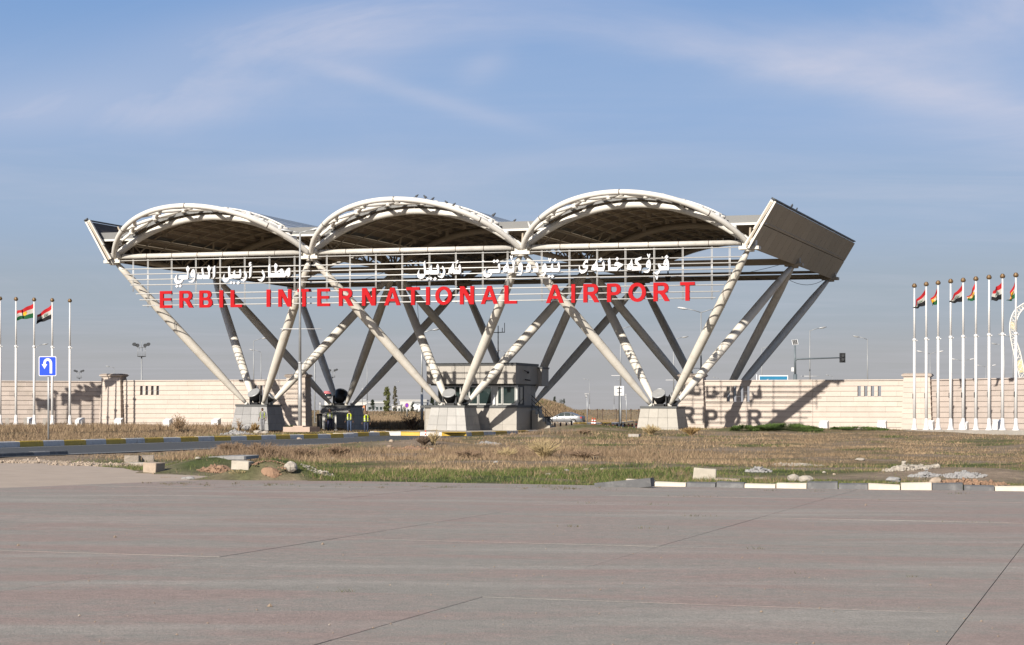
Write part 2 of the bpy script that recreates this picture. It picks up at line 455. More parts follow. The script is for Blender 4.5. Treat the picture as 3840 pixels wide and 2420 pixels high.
def terrain():
    xs = np.concatenate([-np.geomspace(9000, 70, 26), np.arange(-60, 60.1, .55), np.geomspace(70, 9000, 26)])
    ys = np.concatenate([[-60, -20, 3], np.arange(8, 36, 4), np.arange(36, 72, .45), np.arange(72, 176, .7), np.geomspace(178, 12000, 46)])
    XX, YY = np.meshgrid(xs, ys)
    ZZ = height(XX, YY)
    nx, ny = len(xs), len(ys)
    me = bpy.data.meshes.new('ground')
    co = np.stack([XX, YY, ZZ], -1).reshape(-1, 3).astype(np.float32)
    i = np.arange(nx - 1); j = np.arange(ny - 1)
    I, J = np.meshgrid(i, j)
    a = (J * nx + I).ravel()
    q = np.stack([a, a + 1, a + 1 + nx, a + nx], -1).ravel().astype(np.int32)
    me.vertices.add(len(co)); me.vertices.foreach_set('co', co.ravel())
    me.loops.add(len(q)); me.loops.foreach_set('vertex_index', q)
    npoly = len(q) // 4
    me.polygons.add(npoly); me.polygons.foreach_set('loop_start', np.arange(npoly, dtype=np.int32) * 4)
    me.polygons.foreach_set('use_smooth', np.ones(npoly, bool))
    me.update()
    # how green / how bare the soil is
    X, Y = co[:, 0], co[:, 1]
    gr = green_of(X, Y); ba = bare_of(X, Y)
    soil = np.array([.21, .145, .095]); green = np.array([.06, .08, .026]); dry = np.array([.185, .138, .085]); grav = np.array([.25, .22, .185])
    c = dry[None] * (1 - gr[:, None]) + green[None] * gr[:, None]
    c = c * (1 - ba[:, None]) + (soil[None] * .6 + grav[None] * .4) * ba[:, None]
    col = np.concatenate([c, np.ones((len(c), 1))], 1).astype(np.float32)
    at_ = me.attributes.new('soil', 'FLOAT_COLOR', 'POINT'); at_.data.foreach_set('color', col.ravel())
    m = bpy.data.materials.new('ground_soil'); m.use_nodes = True
    t = m.node_tree; b = t.nodes['Principled BSDF']; b.inputs['Roughness'].default_value = .95; b.inputs['Specular IOR Level'].default_value = .1
    a_ = t.nodes.new('ShaderNodeAttribute'); a_.attribute_name = 'soil'
    geo = t.nodes.new('ShaderNodeNewGeometry')
    nz = t.nodes.new('ShaderNodeTexNoise'); nz.inputs['Scale'].default_value = 2.2; nz.inputs['Detail'].default_value = 9; nz.inputs['Roughness'].default_value = .75
    t.links.new(geo.outputs['Position'], nz.inputs['Vector'])
    mr = t.nodes.new('ShaderNodeMapRange'); mr.inputs[1].default_value = .25; mr.inputs[2].default_value = .75; mr.inputs[3].default_value = .55; mr.inputs[4].default_value = 1.4
    t.links.new(nz.outputs[0], mr.inputs[0])
    vm = t.nodes.new('ShaderNodeVectorMath'); vm.operation = 'SCALE'
    t.links.new(a_.outputs['Color'], vm.inputs[0]); t.links.new(mr.outputs[0], vm.inputs['Scale'])
    t.links.new(vm.outputs[0], b.inputs['Base Color'])
    bp = t.nodes.new('ShaderNodeBump'); bp.inputs['Strength'].default_value = .7; bp.inputs['Distance'].default_value = .12
    t.links.new(nz.outputs[0], bp.inputs['Height']); t.links.new(bp.outputs[0], b.inputs['Normal'])
    me.materials.append(m)
    o = bpy.data.objects.new('ground', me); COL.objects.link(o)
    tag(o, 'dry grassy soil plain with verges running to the horizon', None, kind='structure')
    return o
def green_of(X, Y):
    u = (X - GX) * CC + (Y - GY) * SS; v = -(X - GX) * SS + (Y - GY) * CC
    n = vnoise(X, Y, .16, 11); n2 = vnoise(X, Y, .5, 12)
    n3 = vnoise(X, Y, 1.1, 14)
    band = np.clip((-62.5 - v + (n - .5) * 22 + (n2 - .5) * 10) / 5, 0, 1) * np.clip((n3 - .25) * 6, .5, 1)                      # strip along the plaza
    leftp = np.clip((-.085 - X / np.maximum(Y, 1)) / .05, 0, 1) * np.clip((66 - Y) / 8, 0, 1) * .9
    patch = np.clip((n * .45 + n2 * .35 + n3 * .2 - .52) * 8, 0, 1) * .85
    kl = segdist(X, Y, KERB_L); leftv = np.clip((3.5 + (n2 - .5) * 5 - kl) / 2, 0, 1) * (u < 9) * (Y > 60)
    nearroad = np.clip((8 - segdist(X, Y, ROAD_NEAR)) / 4, 0, 1) * (n2 > .42) * .7 * (X > -9)
    mound = np.exp(-(((X - 15) / 4.5) ** 2 + ((Y - 123.5) / 2.5) ** 2)) * 1.1 + np.exp(-(((X - 22) / 6) ** 2 + ((Y - 125) / 1.8) ** 2)) * .7
    g = np.maximum.reduce([band * .95, leftp, patch * (Y < 150), leftv * .85, nearroad, mound])
    g = np.where(Y > 170, np.clip((n - .62) * 5, 0, .5), g)
    return np.clip(g, 0, 1)
def bare_of(X, Y):
    n = vnoise(X, Y, .3, 21)
    ed = segdist(X, Y, ROAD_NEAR)
    a = np.clip((n * .6 + vnoise(X, Y, .9, 22) * .4 - .52) * 7, 0, .85) * (Y < 150)
    left = np.clip((-.19 - X / np.maximum(Y, 1)) / .03, 0, 1) * (Y < 75) * (Y > 40)
    shoulder = np.clip((1.6 - ed) / .8, 0, 1)
    def spot(px, py, ru, rv):
        c = gp(px, py); uc, vc = uv_of(c.x, c.y)
        u = (X - GX) * CC + (Y - GY) * SS; v = -(X - GX) * SS + (Y - GY) * CC
        return np.exp(-(((u - uc) / ru) ** 2 + ((v - vc) / rv) ** 2)) * 1.3
    s = spot(2190, 1634, 3, 4) + spot(1030, 1775, 1.0, 1.7) + spot(800, 1752, 1.1, 1.9) + spot(3620, 1790, 2.8, 2) + spot(3000, 1785, 2.0, 1.2) * .6 + spot(1540, 1680, 2, 2)
    return np.clip(np.maximum.reduce([a, left, shoulder * .9, s]), 0, 1)
ground = terrain()

# ---------------------------------------------------------------- road, island paving and their paint
asph = mat('asphalt', (.066, .070, .076), .85, var=.12, scale=.6, bump=.2, bscale=60, stretch=(1, 1, 1), dirt=(.10, .10, .10), dscale=.25, damt=.6)
pave = mat('island_paving', (.36, .33, .295), .85, var=.1, scale=2)
def sheet(name, poly, h, m, label=None):
    bm = bmesh.new()
    vs = [bm.verts.new((x, y, zg(x) + h)) for x, y in poly]
    f = bm.faces.new(vs)
    bmesh.ops.triangulate(bm, faces=[f])
    bmesh.ops.recalc_face_normals(bm, faces=bm.faces[:])
    for f in bm.faces:
        if f.normal.z < 0: f.normal_flip()
    me = bpy.data.meshes.new(name); bm.to_mesh(me); bm.free(); me.materials.append(m)
    o = bpy.data.objects.new(name, me); COL.objects.link(o)
    return tag(o, label, kind='structure')
sheet('road', ROAD, .008, asph, 'grey asphalt road curving in from the left to the gate')
sheet('pavement', [tuple(Vector(p)) for p in ISLAND], .236, pave, 'pale paved traffic island under the guard booth')
def strip(pl, off, wd, h, m, name, label):
    b = MB()
    for (ax, ay), (bx, by) in zip(pl[:-1], pl[1:]):
        d = Vector((bx - ax, by - ay)).normalized(); n = Vector((-d.y, d.x))
        q = [Vector((ax, ay)) + n * off, Vector((bx, by)) + n * off, Vector((bx, by)) + n * (off + wd), Vector((ax, ay)) + n * (off + wd)]
        b.poly([(p.x, p.y, zg(p.x) + h) for p in q])
    o = b.build(name, m); return tag(o, label, kind='structure')
linep = mat('road_line_paint', (.55, .55, .54), .7, var=.25, scale=2)
strip(ROAD_NEAR[:9], .55, .16, .012, linep, 'road_marking', 'worn white edge line along the near side of the road')
strip(KERB_L, -.62, .14, .012, linep, 'road_marking', 'worn white edge line along the striped kerb')

# ---------------------------------------------------------------- kerbs: each stone a piece
def kerb(name, label, pl, bounds, cols, h, wd, base=0.0, side=1, gap=.012):
    """pl polyline, bounds: distances where the paint changes; stones stand on the side given"""
    root = thing(name, label, None, (pl[0][0], pl[0][1], zg(pl[0][0])))
    del_cat = root; root['kind'] = 'structure'
    P = [Vector(p) for p in pl]
    L = [0]
    for a, b in zip(P[:-1], P[1:]): L.append(L[-1] + (b - a).length)
    def pos(s):
        for i in range(len(P) - 1):
            if s <= L[i + 1] or i == len(P) - 2:
                d = (P[i + 1] - P[i]).normalized()
                return P[i] + d * (s - L[i]), d
    for k, (s0, s1) in enumerate(zip(bounds[:-1], bounds[1:])):
        n = max(1, round((s1 - s0) / 1.6))
        for q in range(n):
            a0 = s0 + (s1 - s0) * q / n + gap / 2; a1 = s0 + (s1 - s0) * (q + 1) / n - gap / 2
            (pa, da), (pb, db) = pos(a0), pos(a1)
            b = MB(); nn = Vector((-da.y, da.x)) * side; nb = Vector((-db.y, db.x)) * side
            j = random.uniform(-.008, .008)
            def pt(p, n_, o, z): r = p + n_ * o; return Vector((r.x, r.y, zg(r.x) + base + z))
            ch = .03
            c = [pt(pa, nn, 0, -.1), pt(pb, nb, 0, -.1), pt(pb, nb, wd, -.1), pt(pa, nn, wd, -.1)]
            t = [pt(pa, nn, .035, h + j - ch), pt(pb, nb, .035, h + j - ch), pt(pb, nb, wd, h + j - ch), pt(pa, nn, wd, h + j - ch)]
            t2 = [pt(pa, nn, .035 + ch, h + j), pt(pb, nb, .035 + ch, h + j), pt(pb, nb, wd, h + j), pt(pa, nn, wd, h + j)]
            if side > 0: b.hexa(c + t)
            else: b.hexa([c[3], c[2], c[1], c[0], t[3], t[2], t[1], t[0]])
            e = [x + Vector((0, 0, 0)) for x in t]
            for i0, i1 in ((0, 1), (1, 2), (2, 3), (3, 0)): b.poly([t[i0], t[i1], t2[i1], t2[i0]])
            b.poly(t2)
            b.build('kerb_stone', cols[k % len(cols)], root)
    return root
def arcbounds(pl, pxs, h=0.0):
    """paint boundaries given as photograph columns along the polyline"""
    P = [Vector(p) for p in pl]; out = []
    for px in pxs:
        k = (px - 1920) / FPX; s = 0; ok = None
        for a, b in zip(P[:-1], P[1:]):
            fa = a.x - k * a.y; fb = b.x - k * b.y
            if fa * fb <= 0 and fa != fb:
                ok = s + (b - a).length * fa / (fa - fb)
            s += (b - a).length
        out.append(ok)
    return out
bl = arcbounds(KERB_L, [-240, -160, -80, -5, 77, 165, 243, 325, 400, 474, 545, 616, 680, 746, 806, 868, 927, 982, 1037, 1090, 1141, 1194, 1242, 1290, 1330])
bl[-1] = sum((Vector(b) - Vector(a)).length for a, b in zip(KERB_L[:-1], KERB_L[1:]))
kerb('kerb', 'yellow and grey-white striped kerb along the left verge', KERB_L, bl, [M['kyellow'], M['kwhite']], .25, .28)
kl2 = sum((Vector(b) - Vector(a)).length for a, b in zip(KERB_L2[:-1], KERB_L2[1:]))
kerb('kerb', 'kerb turning in to the left lane at the end of the verge', KERB_L2, list(np.arange(.01, min(kl2, 42), 1.7)), [M['kwhite'], M['kyellow']], .25, .28)
bi = arcbounds(ISL[:4], [1387, 1402, 1445, 1503, 1574, 1656, 1749])
b0 = bi[-1]; b3 = sum((Vector(b) - Vector(a)).length for a, b in zip(ISL[:3], ISL[1:4]))
bi[-1] = b3
ext = [b3 + 1.0 + 2.3 * i for i in range(0, 20)]
kerb('kerb', 'bright yellow and white kerb round the guard booth island', ISL, bi + ext, [M['kwhite'], M['kyellow'], M['kwhite'], M['kyellow'], M['kwhite'], M['kyellow'], M['kwhite'], M['kyellow']], .26, .28)
il = [tuple(Vector(ISL[0]) + dirv * 46), ISL[0]]
kerb('kerb', 'kerb of the booth island beside the left lane', il, list(np.arange(0.01, 45.9, 1.9)), [M['kyellow'], M['kwhite']], .26, .28)
# the broken black and cream kerb of the foreground
RK = P2([(2345, 1826), (2572, 1829.5), (2790, 1833.5), (3025, 1837), (3255, 1840), (3495, 1842.5), (3730, 1845), (3990, 1848)])
rk = thing('kerb', 'broken black and cream painted kerb between the plaza and the rubble', None, (RK[0][0], RK[0][1], zg(RK[0][0]))); rk['kind'] = 'structure'
rk_px = [2345, 2451, 2572, 2683, 2790, 2908, 3025, 3142, 3255, 3376, 3495, 3612, 3730, 3850, 3990]
rk_c = ['kcream', 'kcream', 'kdark', 'kdark', 'kcream', 'kcream', 'kdark', 'kdark', 'kcream', 'kcream', 'kdark', 'kdark', 'kcream', 'kcream']
rb = arcbounds(RK, rk_px); rb[0] = 0.0; rb[-1] = rb[-2] + .7
PR = [Vector(p) for p in RK]
def rkpos(s):
    for a, b in zip(PR[:-1], PR[1:]):
        l = (b - a).length
        if s <= l or b is PR[-1]: return a + (b - a).normalized() * s, (b - a).normalized()
        s -= l
for k, (s0, s1) in enumerate(zip(rb[:-1], rb[1:])):
    b = MB(); g_ = .02 if k % 2 else .01
    (pa, d), (pb, d2) = rkpos(s0 + g_), rkpos(s1 - .008)
    n = Vector((-d.y, d.x)); j = random.uniform(-.06, .0); tl = random.uniform(-.03, .03)
    def q(p, o, z): r_ = p + n * o; return Vector((r_.x, r_.y, zg(r_.x) + z))
    c = [q(pa, 0, -.05), q(pb, 0, -.05), q(pb, .28, -.05), q(pa, .28, -.05)]
    t = [q(pa, .02, .145 + j), q(pb, .02, .145 + j + tl), q(pb, .28, .15 + j + tl), q(pa, .28, .15 + j)]
    t2 = [q(pa, .06, .17 + j), q(pb, .06, .17 + j + tl), q(pb, .26, .17 + j + tl), q(pa, .26, .17 + j)]
    b.hexa(c + t)
    for i0, i1 in ((0, 1), (1, 2), (2, 3), (3, 0)): b.poly([t[i0], t[i1], t2[i1], t2[i0]])
    b.poly(t2)
    b.build('kerb_stone', M[rk_c[k]], rk)
# fallen dark stone at its broken end
b = MB(); c0 = gp(2290, 1822, .05); ax = Vector((CC, SS, 0)); b.box(c0 + Vector((.3, .1, .02)), (.62, .16, .09), 0, ax=((ax + Vector((0, 0, .1))).normalized(), Vector((-SS, CC, 0)), Vector((-.1, 0, 1)).normalized()))
tag(b.build('kerb_stone', M['kdark']), 'tipped over dark kerb stone at the broken end of the cream kerb', 'kerb stone')

# ---------------------------------------------------------------- the concrete plaza, slab by slab
def conc_mat():
    m = bpy.data.materials.new('plaza_concrete'); m.use_nodes = True
    t = m.node_tree; b = t.nodes['Principled BSDF']; b.inputs['Roughness'].default_value = .82; b.inputs['Specular IOR Level'].default_value = .25
    n = t.nodes.new; l = t.links.new
    geo = n('ShaderNodeNewGeometry')
    mp = n('ShaderNodeMapping'); mp.inputs['Rotation'].default_value = (0, 0, R(17)); mp.inputs['Scale'].default_value = (.30, .75, 1)
    l(geo.outputs['Position'], mp.inputs[0])
    n1 = n('ShaderNodeTexNoise'); n1.inputs['Scale'].default_value = 1.1; n1.inputs['Detail'].default_value = 7; n1.inputs['Roughness'].default_value = .6; n1.inputs['Distortion'].default_value = .8
    l(mp.outputs[0], n1.inputs['Vector'])
    n2 = n('ShaderNodeTexNoise'); n2.inputs['Scale'].default_value = 5; n2.inputs['Detail'].default_value = 10; n2.inputs['Roughness'].default_value = .8
    l(geo.outputs['Position'], n2.inputs['Vector'])
    n3 = n('ShaderNodeTexNoise'); n3.inputs['Scale'].default_value = 45; n3.inputs['Detail'].default_value = 3; n3.inputs['Roughness'].default_value = .7
    l(geo.outputs['Position'], n3.inputs['Vector'])
    def mr(src, a, b_, c, d):
        q = n('ShaderNodeMapRange'); q.inputs[1].default_value = a; q.inputs[2].default_value = b_; q.inputs[3].default_value = c; q.inputs[4].default_value = d
        l(src, q.inputs[0]); return q.outputs[0]
    def math_(op, a, b_):
        q = n('ShaderNodeMath'); q.operation = op
        for i, v in enumerate((a, b_)):
            if isinstance(v, float): q.inputs[i].default_value = v
            else: l(v, q.inputs[i])
        return q.outputs[0]
    oi = n('ShaderNodeObjectInfo')
    f = math_('ADD', mr(n1.outputs[0], .40, .60, 0, 1), mr(n2.outputs[0], .3, .7, -.55, .55))
    f = math_('ADD', f, mr(oi.outputs['Random'], 0, 1, -.30, .30))
    mx = n('ShaderNodeMix'); mx.data_type = 'RGBA'; mx.clamp_factor = True
    l(f, mx.inputs[0]); mx.inputs[6].default_value = (.240, .222, .198, 1); mx.inputs[7].default_value = (.262, .204, .182, 1)
    # scuffed paler drifts of dust along the slabs
    n4 = n('ShaderNodeTexNoise'); n4.inputs['Scale'].default_value = 1.1; n4.inputs['Detail'].default_value = 6
    mp4 = n('ShaderNodeMapping'); mp4.inputs['Rotation'].default_value = (0, 0, R(17)); mp4.inputs['Scale'].default_value = (.16, .8, 1)
    l(geo.outputs['Position'], mp4.inputs[0]); l(mp4.outputs[0], n4.inputs['Vector'])
    mx2 = n('ShaderNodeMix'); mx2.data_type = 'RGBA'
    l(mr(n4.outputs[0], .52, .68, 0, .8), mx2.inputs[0]); l(mx.outputs[2], mx2.inputs[6]); mx2.inputs[7].default_value = (.292, .268, .240, 1)
    sc = n('ShaderNodeVectorMath'); sc.operation = 'SCALE'
    spk = math_('MULTIPLY', mr(n3.outputs[0], .25, .75, .68, 1.32), mr(n2.outputs[0], .25, .75, .78, 1.22))
    l(mx2.outputs[2], sc.inputs[0]); l(spk, sc.inputs['Scale'])
    # dark grit in the worn surface
    n5 = n('ShaderNodeTexNoise'); n5.inputs['Scale'].default_value = 17; n5.inputs['Detail'].default_value = 2; l(geo.outputs['Position'], n5.inputs['Vector'])
    mx3 = n('ShaderNodeMix'); mx3.data_type = 'RGBA'; l(mr(n5.outputs[0], .72, .78, 0, .6), mx3.inputs[0]); l(sc.outputs[0], mx3.inputs[6]); mx3.inputs[7].default_value = (.085, .07, .062, 1)
    l(mx3.outputs[2], b.inputs['Base Color'])
    bp = n('ShaderNodeBump'); bp.inputs['Strength'].default_value = .6; bp.inputs['Distance'].default_value = .015
    l(math_('ADD', n2.outputs[0], n3.outputs[0]), bp.inputs['Height']); l(bp.outputs[0], b.inputs['Normal'])
    return m
plaza_m = conc_mat()
bed_m = mat('joint_sand', (.34, .285, .24), .95, var=.2, scale=6)
dark_joint = mat('joint_tar', (.07, .06, .055), .9, var=.3, scale=8)
tan_m = mat('tan_slab_concrete', (.46, .372, .30), .85, var=.10, scale=1.4, bump=.15, bscale=30, dirt=(.37, .31, .26), dscale=.5, damt=.5)
plaza = sheet('plaza', [(p[0], p[1]) for p in [(-40, 5), (40, 5)] + P2([(3900, 1841), (2350, 1825), (2200, 1823.5), (1280, 1807), (900, 1803), (780, 1803), (0, 1834), (-260, 1843)])], -.004, bed_m, 'wide grey and pinkish concrete plaza of big cast slabs')
PA = R(-17.2); pc, ps = math.cos(PA), math.sin(PA)
edge = [(p[0], p[1]) for p in P2([(-260, 1843), (0, 1834), (780, 1803), (900, 1803), (1280, 1807), (2200, 1823.5), (2350, 1825), (3900, 1841)])]
def pl_uv(x, y): return (x * pc + y * ps, -x * ps + y * pc)
def pl_xy(a, b): return (a * pc - b * ps, a * ps + b * pc)
clip = [pl_uv(*p) for p in [(-40, 5), (40, 5)] + edge[::-1]]
def clip_poly(subj, cl):
    # Sutherland-Hodgman against each half plane of the rectangle `subj` -> clip the (simple) outline by the rectangle
    x0, x1, y0, y1 = subj; poly = cl
    for ax, val, sgn in ((0, x0, 1), (0, x1, -1), (1, y0, 1), (1, y1, -1)):
        outp = []
        for i in range(len(poly)):
            p, q_ = poly[i - 1], poly[i]
            ip = (p[ax] - val) * sgn >= 0; iq = (q_[ax] - val) * sgn >= 0
            if ip != iq:
                t = (val - p[ax]) / (q_[ax] - p[ax]); outp.append((p[0] + t * (q_[0] - p[0]), p[1] + t * (q_[1] - p[1])))
            if iq: outp.append(q_)
        poly = outp
        if len(poly) < 3: return []
    return poly
US, VS = 4.15, 3.42
# a diagonal joint passes (0, 18.07); a cross joint passes (0, 17.17)
ju = pl_uv(0, 18.07)[0]; jv = pl_uv(0, 17.17)[1]
kk = 0
for a in range(-9, 10):
    for c in range(-4, 14):
        u0 = ju + a * US; v0 = jv + c * VS
        off = 0
        pts = clip_poly((u0 + .0042, u0 + US - .0042, v0 + .003, v0 + VS - .003), clip)
        if len(pts) < 3: continue
        cen = pl_xy(u0 + US / 2, v0 + VS / 2)
        if cen[1] < 9 or abs(cen[0]) > .32 * cen[1] + 5: continue
        dz = random.uniform(-.0012, .0012) + .02
        tx = random.uniform(-.0003, .0003)
        b = MB(); top = []; bot = []
        ar = 0
        for i in range(len(pts)): ar += pts[i - 1][0] * pts[i][1] - pts[i][0] * pts[i - 1][1]
        if ar < 0: pts = pts[::-1]
        for (uu, vv) in pts:
            x, y = pl_xy(uu, vv); z = zg(x) + dz + (uu - u0) * tx
            top.append((x, y, z)); bot.append((x, y, z - .06))
        b.poly(top)
        for i in range(len(pts)): b.poly([bot[i - 1], bot[i], top[i], top[i - 1]])
        b.build('concrete_slab', plaza_m, plaza); kk += 1
# tar in the long joints, a little below the slab tops
for a in range(-6, 8):
    u0 = ju + a * US
    b = MB()
    for c in range(-30, 90):
        if rng.random() < .42: continue
        v0 = jv + c * .55
        p = [pl_xy(u0 - .0039, v0), pl_xy(u0 + .0039, v0), pl_xy(u0 + .0039, v0 + .5), pl_xy(u0 - .0039, v0 + .5)]
        if not all(inpoly(np.array([q[0]]), np.array([q[1]]), [(-40, 5), (40, 5)] + edge[::-1])[0] for q in p): continue
        b.poly([(x, y, zg(x) + .0165) for x, y in p])
    if b.f: b.build('joint_filler', dark_joint, plaza)
# the paler slab road at the left
TAN = P2([(-300, 1846), (0, 1834), (500, 1815), (775, 1803), (905, 1799), (840, 1791), (560, 1777), (460, 1758), (200, 1740), (-300, 1738)])
tan = sheet('slab', TAN, .012, tan_m, 'tan concrete slab road at the left between plaza and rubble')
# ================================================================ THE GATE CANOPY
gate = thing('entrance_canopy', 'huge white steel gate canopy with three arched roof bays on inclined tube legs', 'gate canopy', G(1.5 * BAY, DEP / 2, 0))
def Nd(i, j, z=0.0, du=0.0, dv=0.0): return G(i * BAY + du, j * DEP / 2 + dv, HN + z)
# inclined legs: each plinth sends four spindle-shaped tubes up to its bay corners
def spindle(a, b, rm, re0, re1):
    a, b = Vector(a), Vector(b)
    ts = [0, .04, .12, .25, .4, .55, .7, .85, .95, 1]
    rr = [re0, re0 + .05, re0 + (rm - re0) * .62, re0 + (rm - re0) * .9, rm, rm, rm * .97, re1 + (rm - re1) * .75, re1 + (rm - re1) * .35, re1]
    return [a.lerp(b, t) for t in ts], rr
for pi in range(3):
    for pj in (0, 1):
        pu, pv = (pi + .5) * BAY, (.25 + .5 * pj) * DEP
        for di in (0, 1):
            for dj in (0, 1):
                tu, tv = (pi + di) * BAY, (pj + dj) * DEP / 2
                ku, kv = (1 if di else -1), (1 if dj else -1)
                ft = G(pu + ku * .62, pv + kv * .62, HP + .03)
                tp = G(tu - ku * .18, tv - kv * .18, HN - .45)
                path, rr = spindle(ft, tp, .31, .10, .15)
                b = MB(); b.tube(path, rr, 14, 0)
                leg = b.build('leg', M['white'], gate)
                f2 = MB(); d = (tp - ft).normalized()
                f2.box(ft + Vector((0, 0, .05)), (.17, .05, .10), 0, rz=PSI + math.atan2(kv, ku)); f2.tube([ft - d * .02, ft + d * .16], .125, 12, 0)
                f2.build('foot', M['white'], leg)
# bay corner nodes
for i in range(4):
    for j in range(3):
        b = MB()
        c = Nd(i, j, -.28)
        b.box(c, (.62, .34, .10), 0, rz=PSI); b.box(Nd(i, j, .05), (.42, .24, .24), 0, rz=PSI)
        b.tube([Nd(i, j, -.5), Nd(i, j, -.3)], .3, 12, 0)
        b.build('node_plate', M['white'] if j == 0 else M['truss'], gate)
# front tie pipe, middle and back beams
for i in range(3):
    b = MB(); b.tube([Nd(i, 0, .06, .55, -.02), Nd(i + 1, 0, .06, -.55, -.02)], .165, 14, 0)
    t = b.build('tie_beam', M['tie'], gate)
    for k in range(8):
        r_ = MB(); u = .55 + (BAY - 1.1) * (k + .06) / 7.1
        r_.tube([Nd(i, 0, .06, u - .018, -.02), Nd(i, 0, .06, u + .018, -.02)], .175, 14, 0, sm=False)
        r_.build('joint_ring', M['rust'], t)
    r2 = MB(); r2.tube([Nd(i, 0, -.23, .1, -.12), Nd(i + 1, 0, -.23, -.1, -.12)], .03, 6, 0)
    r2.build('cable_rod', M['rod'], gate)
    for j, m_, hh in ((1, 'truss', .42), (2, 'truss', .36)):
        b = MB(); b.beam(Nd(i, j, -.05 if j == 1 else -.12, .3), Nd(i + 1, j, -.05 if j == 1 else -.12, -.3), .35, hh, 0)
        b.build('cross_beam', M[m_], gate)
    b = MB(); b.beam(Nd(i, 2, .26, .3, .2), Nd(i + 1, 2, .26, -.3, .2), .2, .2, 0); b.build('cross_beam', M['truss'], gate)
# outer leaning arches (front and back) and inner upright arches (front, middle, back)
RA_ = 4.0; RB_ = 2.96
hA = math.hypot(RA_, RB_); RcA = ((BAY / 2) ** 2 + hA * hA) / (2 * hA); thA = math.asin(min(1, (BAY / 2) / RcA))
if hA > BAY / 2: thA = PI - thA
def outer(i, t, back=False):       # t in -1..1
    a = t * thA
    u = BAY / 2 + RcA * math.sin(a); q = (RcA * math.cos(a) - (RcA - hA)) / hA
    v = -RA_ * q if not back else DEP + RA_ * q
    return G(i * BAY + u, v, HN - .12 + (RB_ + .12) * q)
IB = 2.62; RcI = ((BAY / 2) ** 2 + IB * IB) / (2 * IB); thI = math.asin((BAY / 2) / RcI)
def inner(i, t, v, dz=0.0):
    a = t * thI
    return G(i * BAY + BAY / 2 + RcI * math.sin(a), v, HN + dz + RcI * math.cos(a) - (RcI - IB))
def roofz(x):                       # height of the vault above the nodes across one bay
    Rv = RcI + .55
    xx = x - BAY / 2
    z = math.sqrt(max(0.0, Rv * Rv - xx * xx)) - (RcI - IB)
    return z
VAL_T, VAL_B = 1.74, 1.22           # valley gutter top and bottom above the nodes
# where the vault meets the gutter
xv = 0.0
while roofz(xv) < VAL_T: xv += .01
RV0, RV1 = -.42, DEP + .42          # roof edge lies just past the upright arches
for i in range(3):
    for back in (False, True):
        b = MB(); pth = [outer(i, -1 + 2 * k / 44, back) for k in range(45)]
        b.tube(pth, .172, 14, 0)
        oa = b.build('outer_arch', M['whitearch'], gate)
        for t in ((-.62, .02, .62) if not back else (0,)):
            rr = MB(); rr.tube([outer(i, t - .003, back), outer(i, t + .003, back)], .181, 14, 0, sm=False)
            rr.build('joint_ring', M['rust'], oa)
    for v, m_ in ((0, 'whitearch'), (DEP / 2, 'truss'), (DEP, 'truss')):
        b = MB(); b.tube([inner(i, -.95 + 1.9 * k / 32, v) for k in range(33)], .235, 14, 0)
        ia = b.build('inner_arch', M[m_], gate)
        for sg in (-1, 1):
            sh = MB(); sh.tube([inner(i, sg * 1.0, v), inner(i, sg * .93, v)], .27, 14, 0); sh.build('shoe', M[m_], ia)
            pl = MB(); c = inner(i, sg * .40, v, .30); pl.box(c, (.13, .26, .32), 0, rz=PSI); pl.build('bracket', M[m_], ia)
# leaning lattice between the roof edge and each outer arch: drums and tapered struts
def lat(i, t, s, back=False):       # s 0 at the outer arch, 1 at the roof edge
    o = outer(i, t, back)
    a = t * thI * .92
    u = BAY / 2 + RcI * math.sin(a)
    x = min(max(u, xv), BAY - xv)
    e = G(i * BAY + u, RV0 if not back else RV1, HN + roofz(x) - .12)
    return o.lerp(e, s)
for i in range(3):
    for back in (False, True):
        def strut(p, q, parent=gate):
            b = MB(); d = q - p
            b.tube([p, p + d * .15, p + d * .5, p + d * .85, q], [.06, .095, .125, .095, .06], 8, 0)
            b.build('strut', M['whitearch'], parent)
        K = 7
        rowA = [lat(i, -.86 + 1.72 * k / (K - 1), .30, back) for k in range(K)]
        rowB = [lat(i, -.74 + 1.48 * k / (K - 2), .68, back) for k in range(K - 1)]
        for row in (rowA, rowB):
            for p in row:
                b = MB(); up = Vector((0, 0, 1))
                b.lathe(p - up * .17, [(.17, 0), (.195, .03), (.195, .33), (.17, .36)], 12, 0); b.build('drum', M['whitearch'], gate)
        for k in range(K - 1):
            strut(rowA[k], rowB[k]); strut(rowA[k + 1], rowB[k])
        for k in range(K - 2): strut(rowB[k], rowB[k + 1])
        for k in range(K):
            t = -.86 + 1.72 * k / (K - 1)
            strut(rowA[k], outer(i, max(-.95, t - .13), back)); strut(rowA[k], outer(i, min(.95, t + .13), back))
        for k in range(K - 1):
            t = -.74 + 1.48 * k / (K - 2)
            strut(rowB[k], lat(i, t - .11, 1.0, back)); strut(rowB[k], lat(i, t + .11, 1.0, back))
        for sg in (-1,):             # curved foot tie from the outer arch to the roof edge
            p = [outer(i, sg * .70, back).lerp(lat(i, sg * .99, 1.0, back), t) + Vector((0, 0, -.35 * math.sin(PI * t))) for t in (0, .25, .5, .75, 1)]
            b = MB(); b.tube(p, .075, 8, 0); b.build('foot_tie', M['whitearch'], gate)
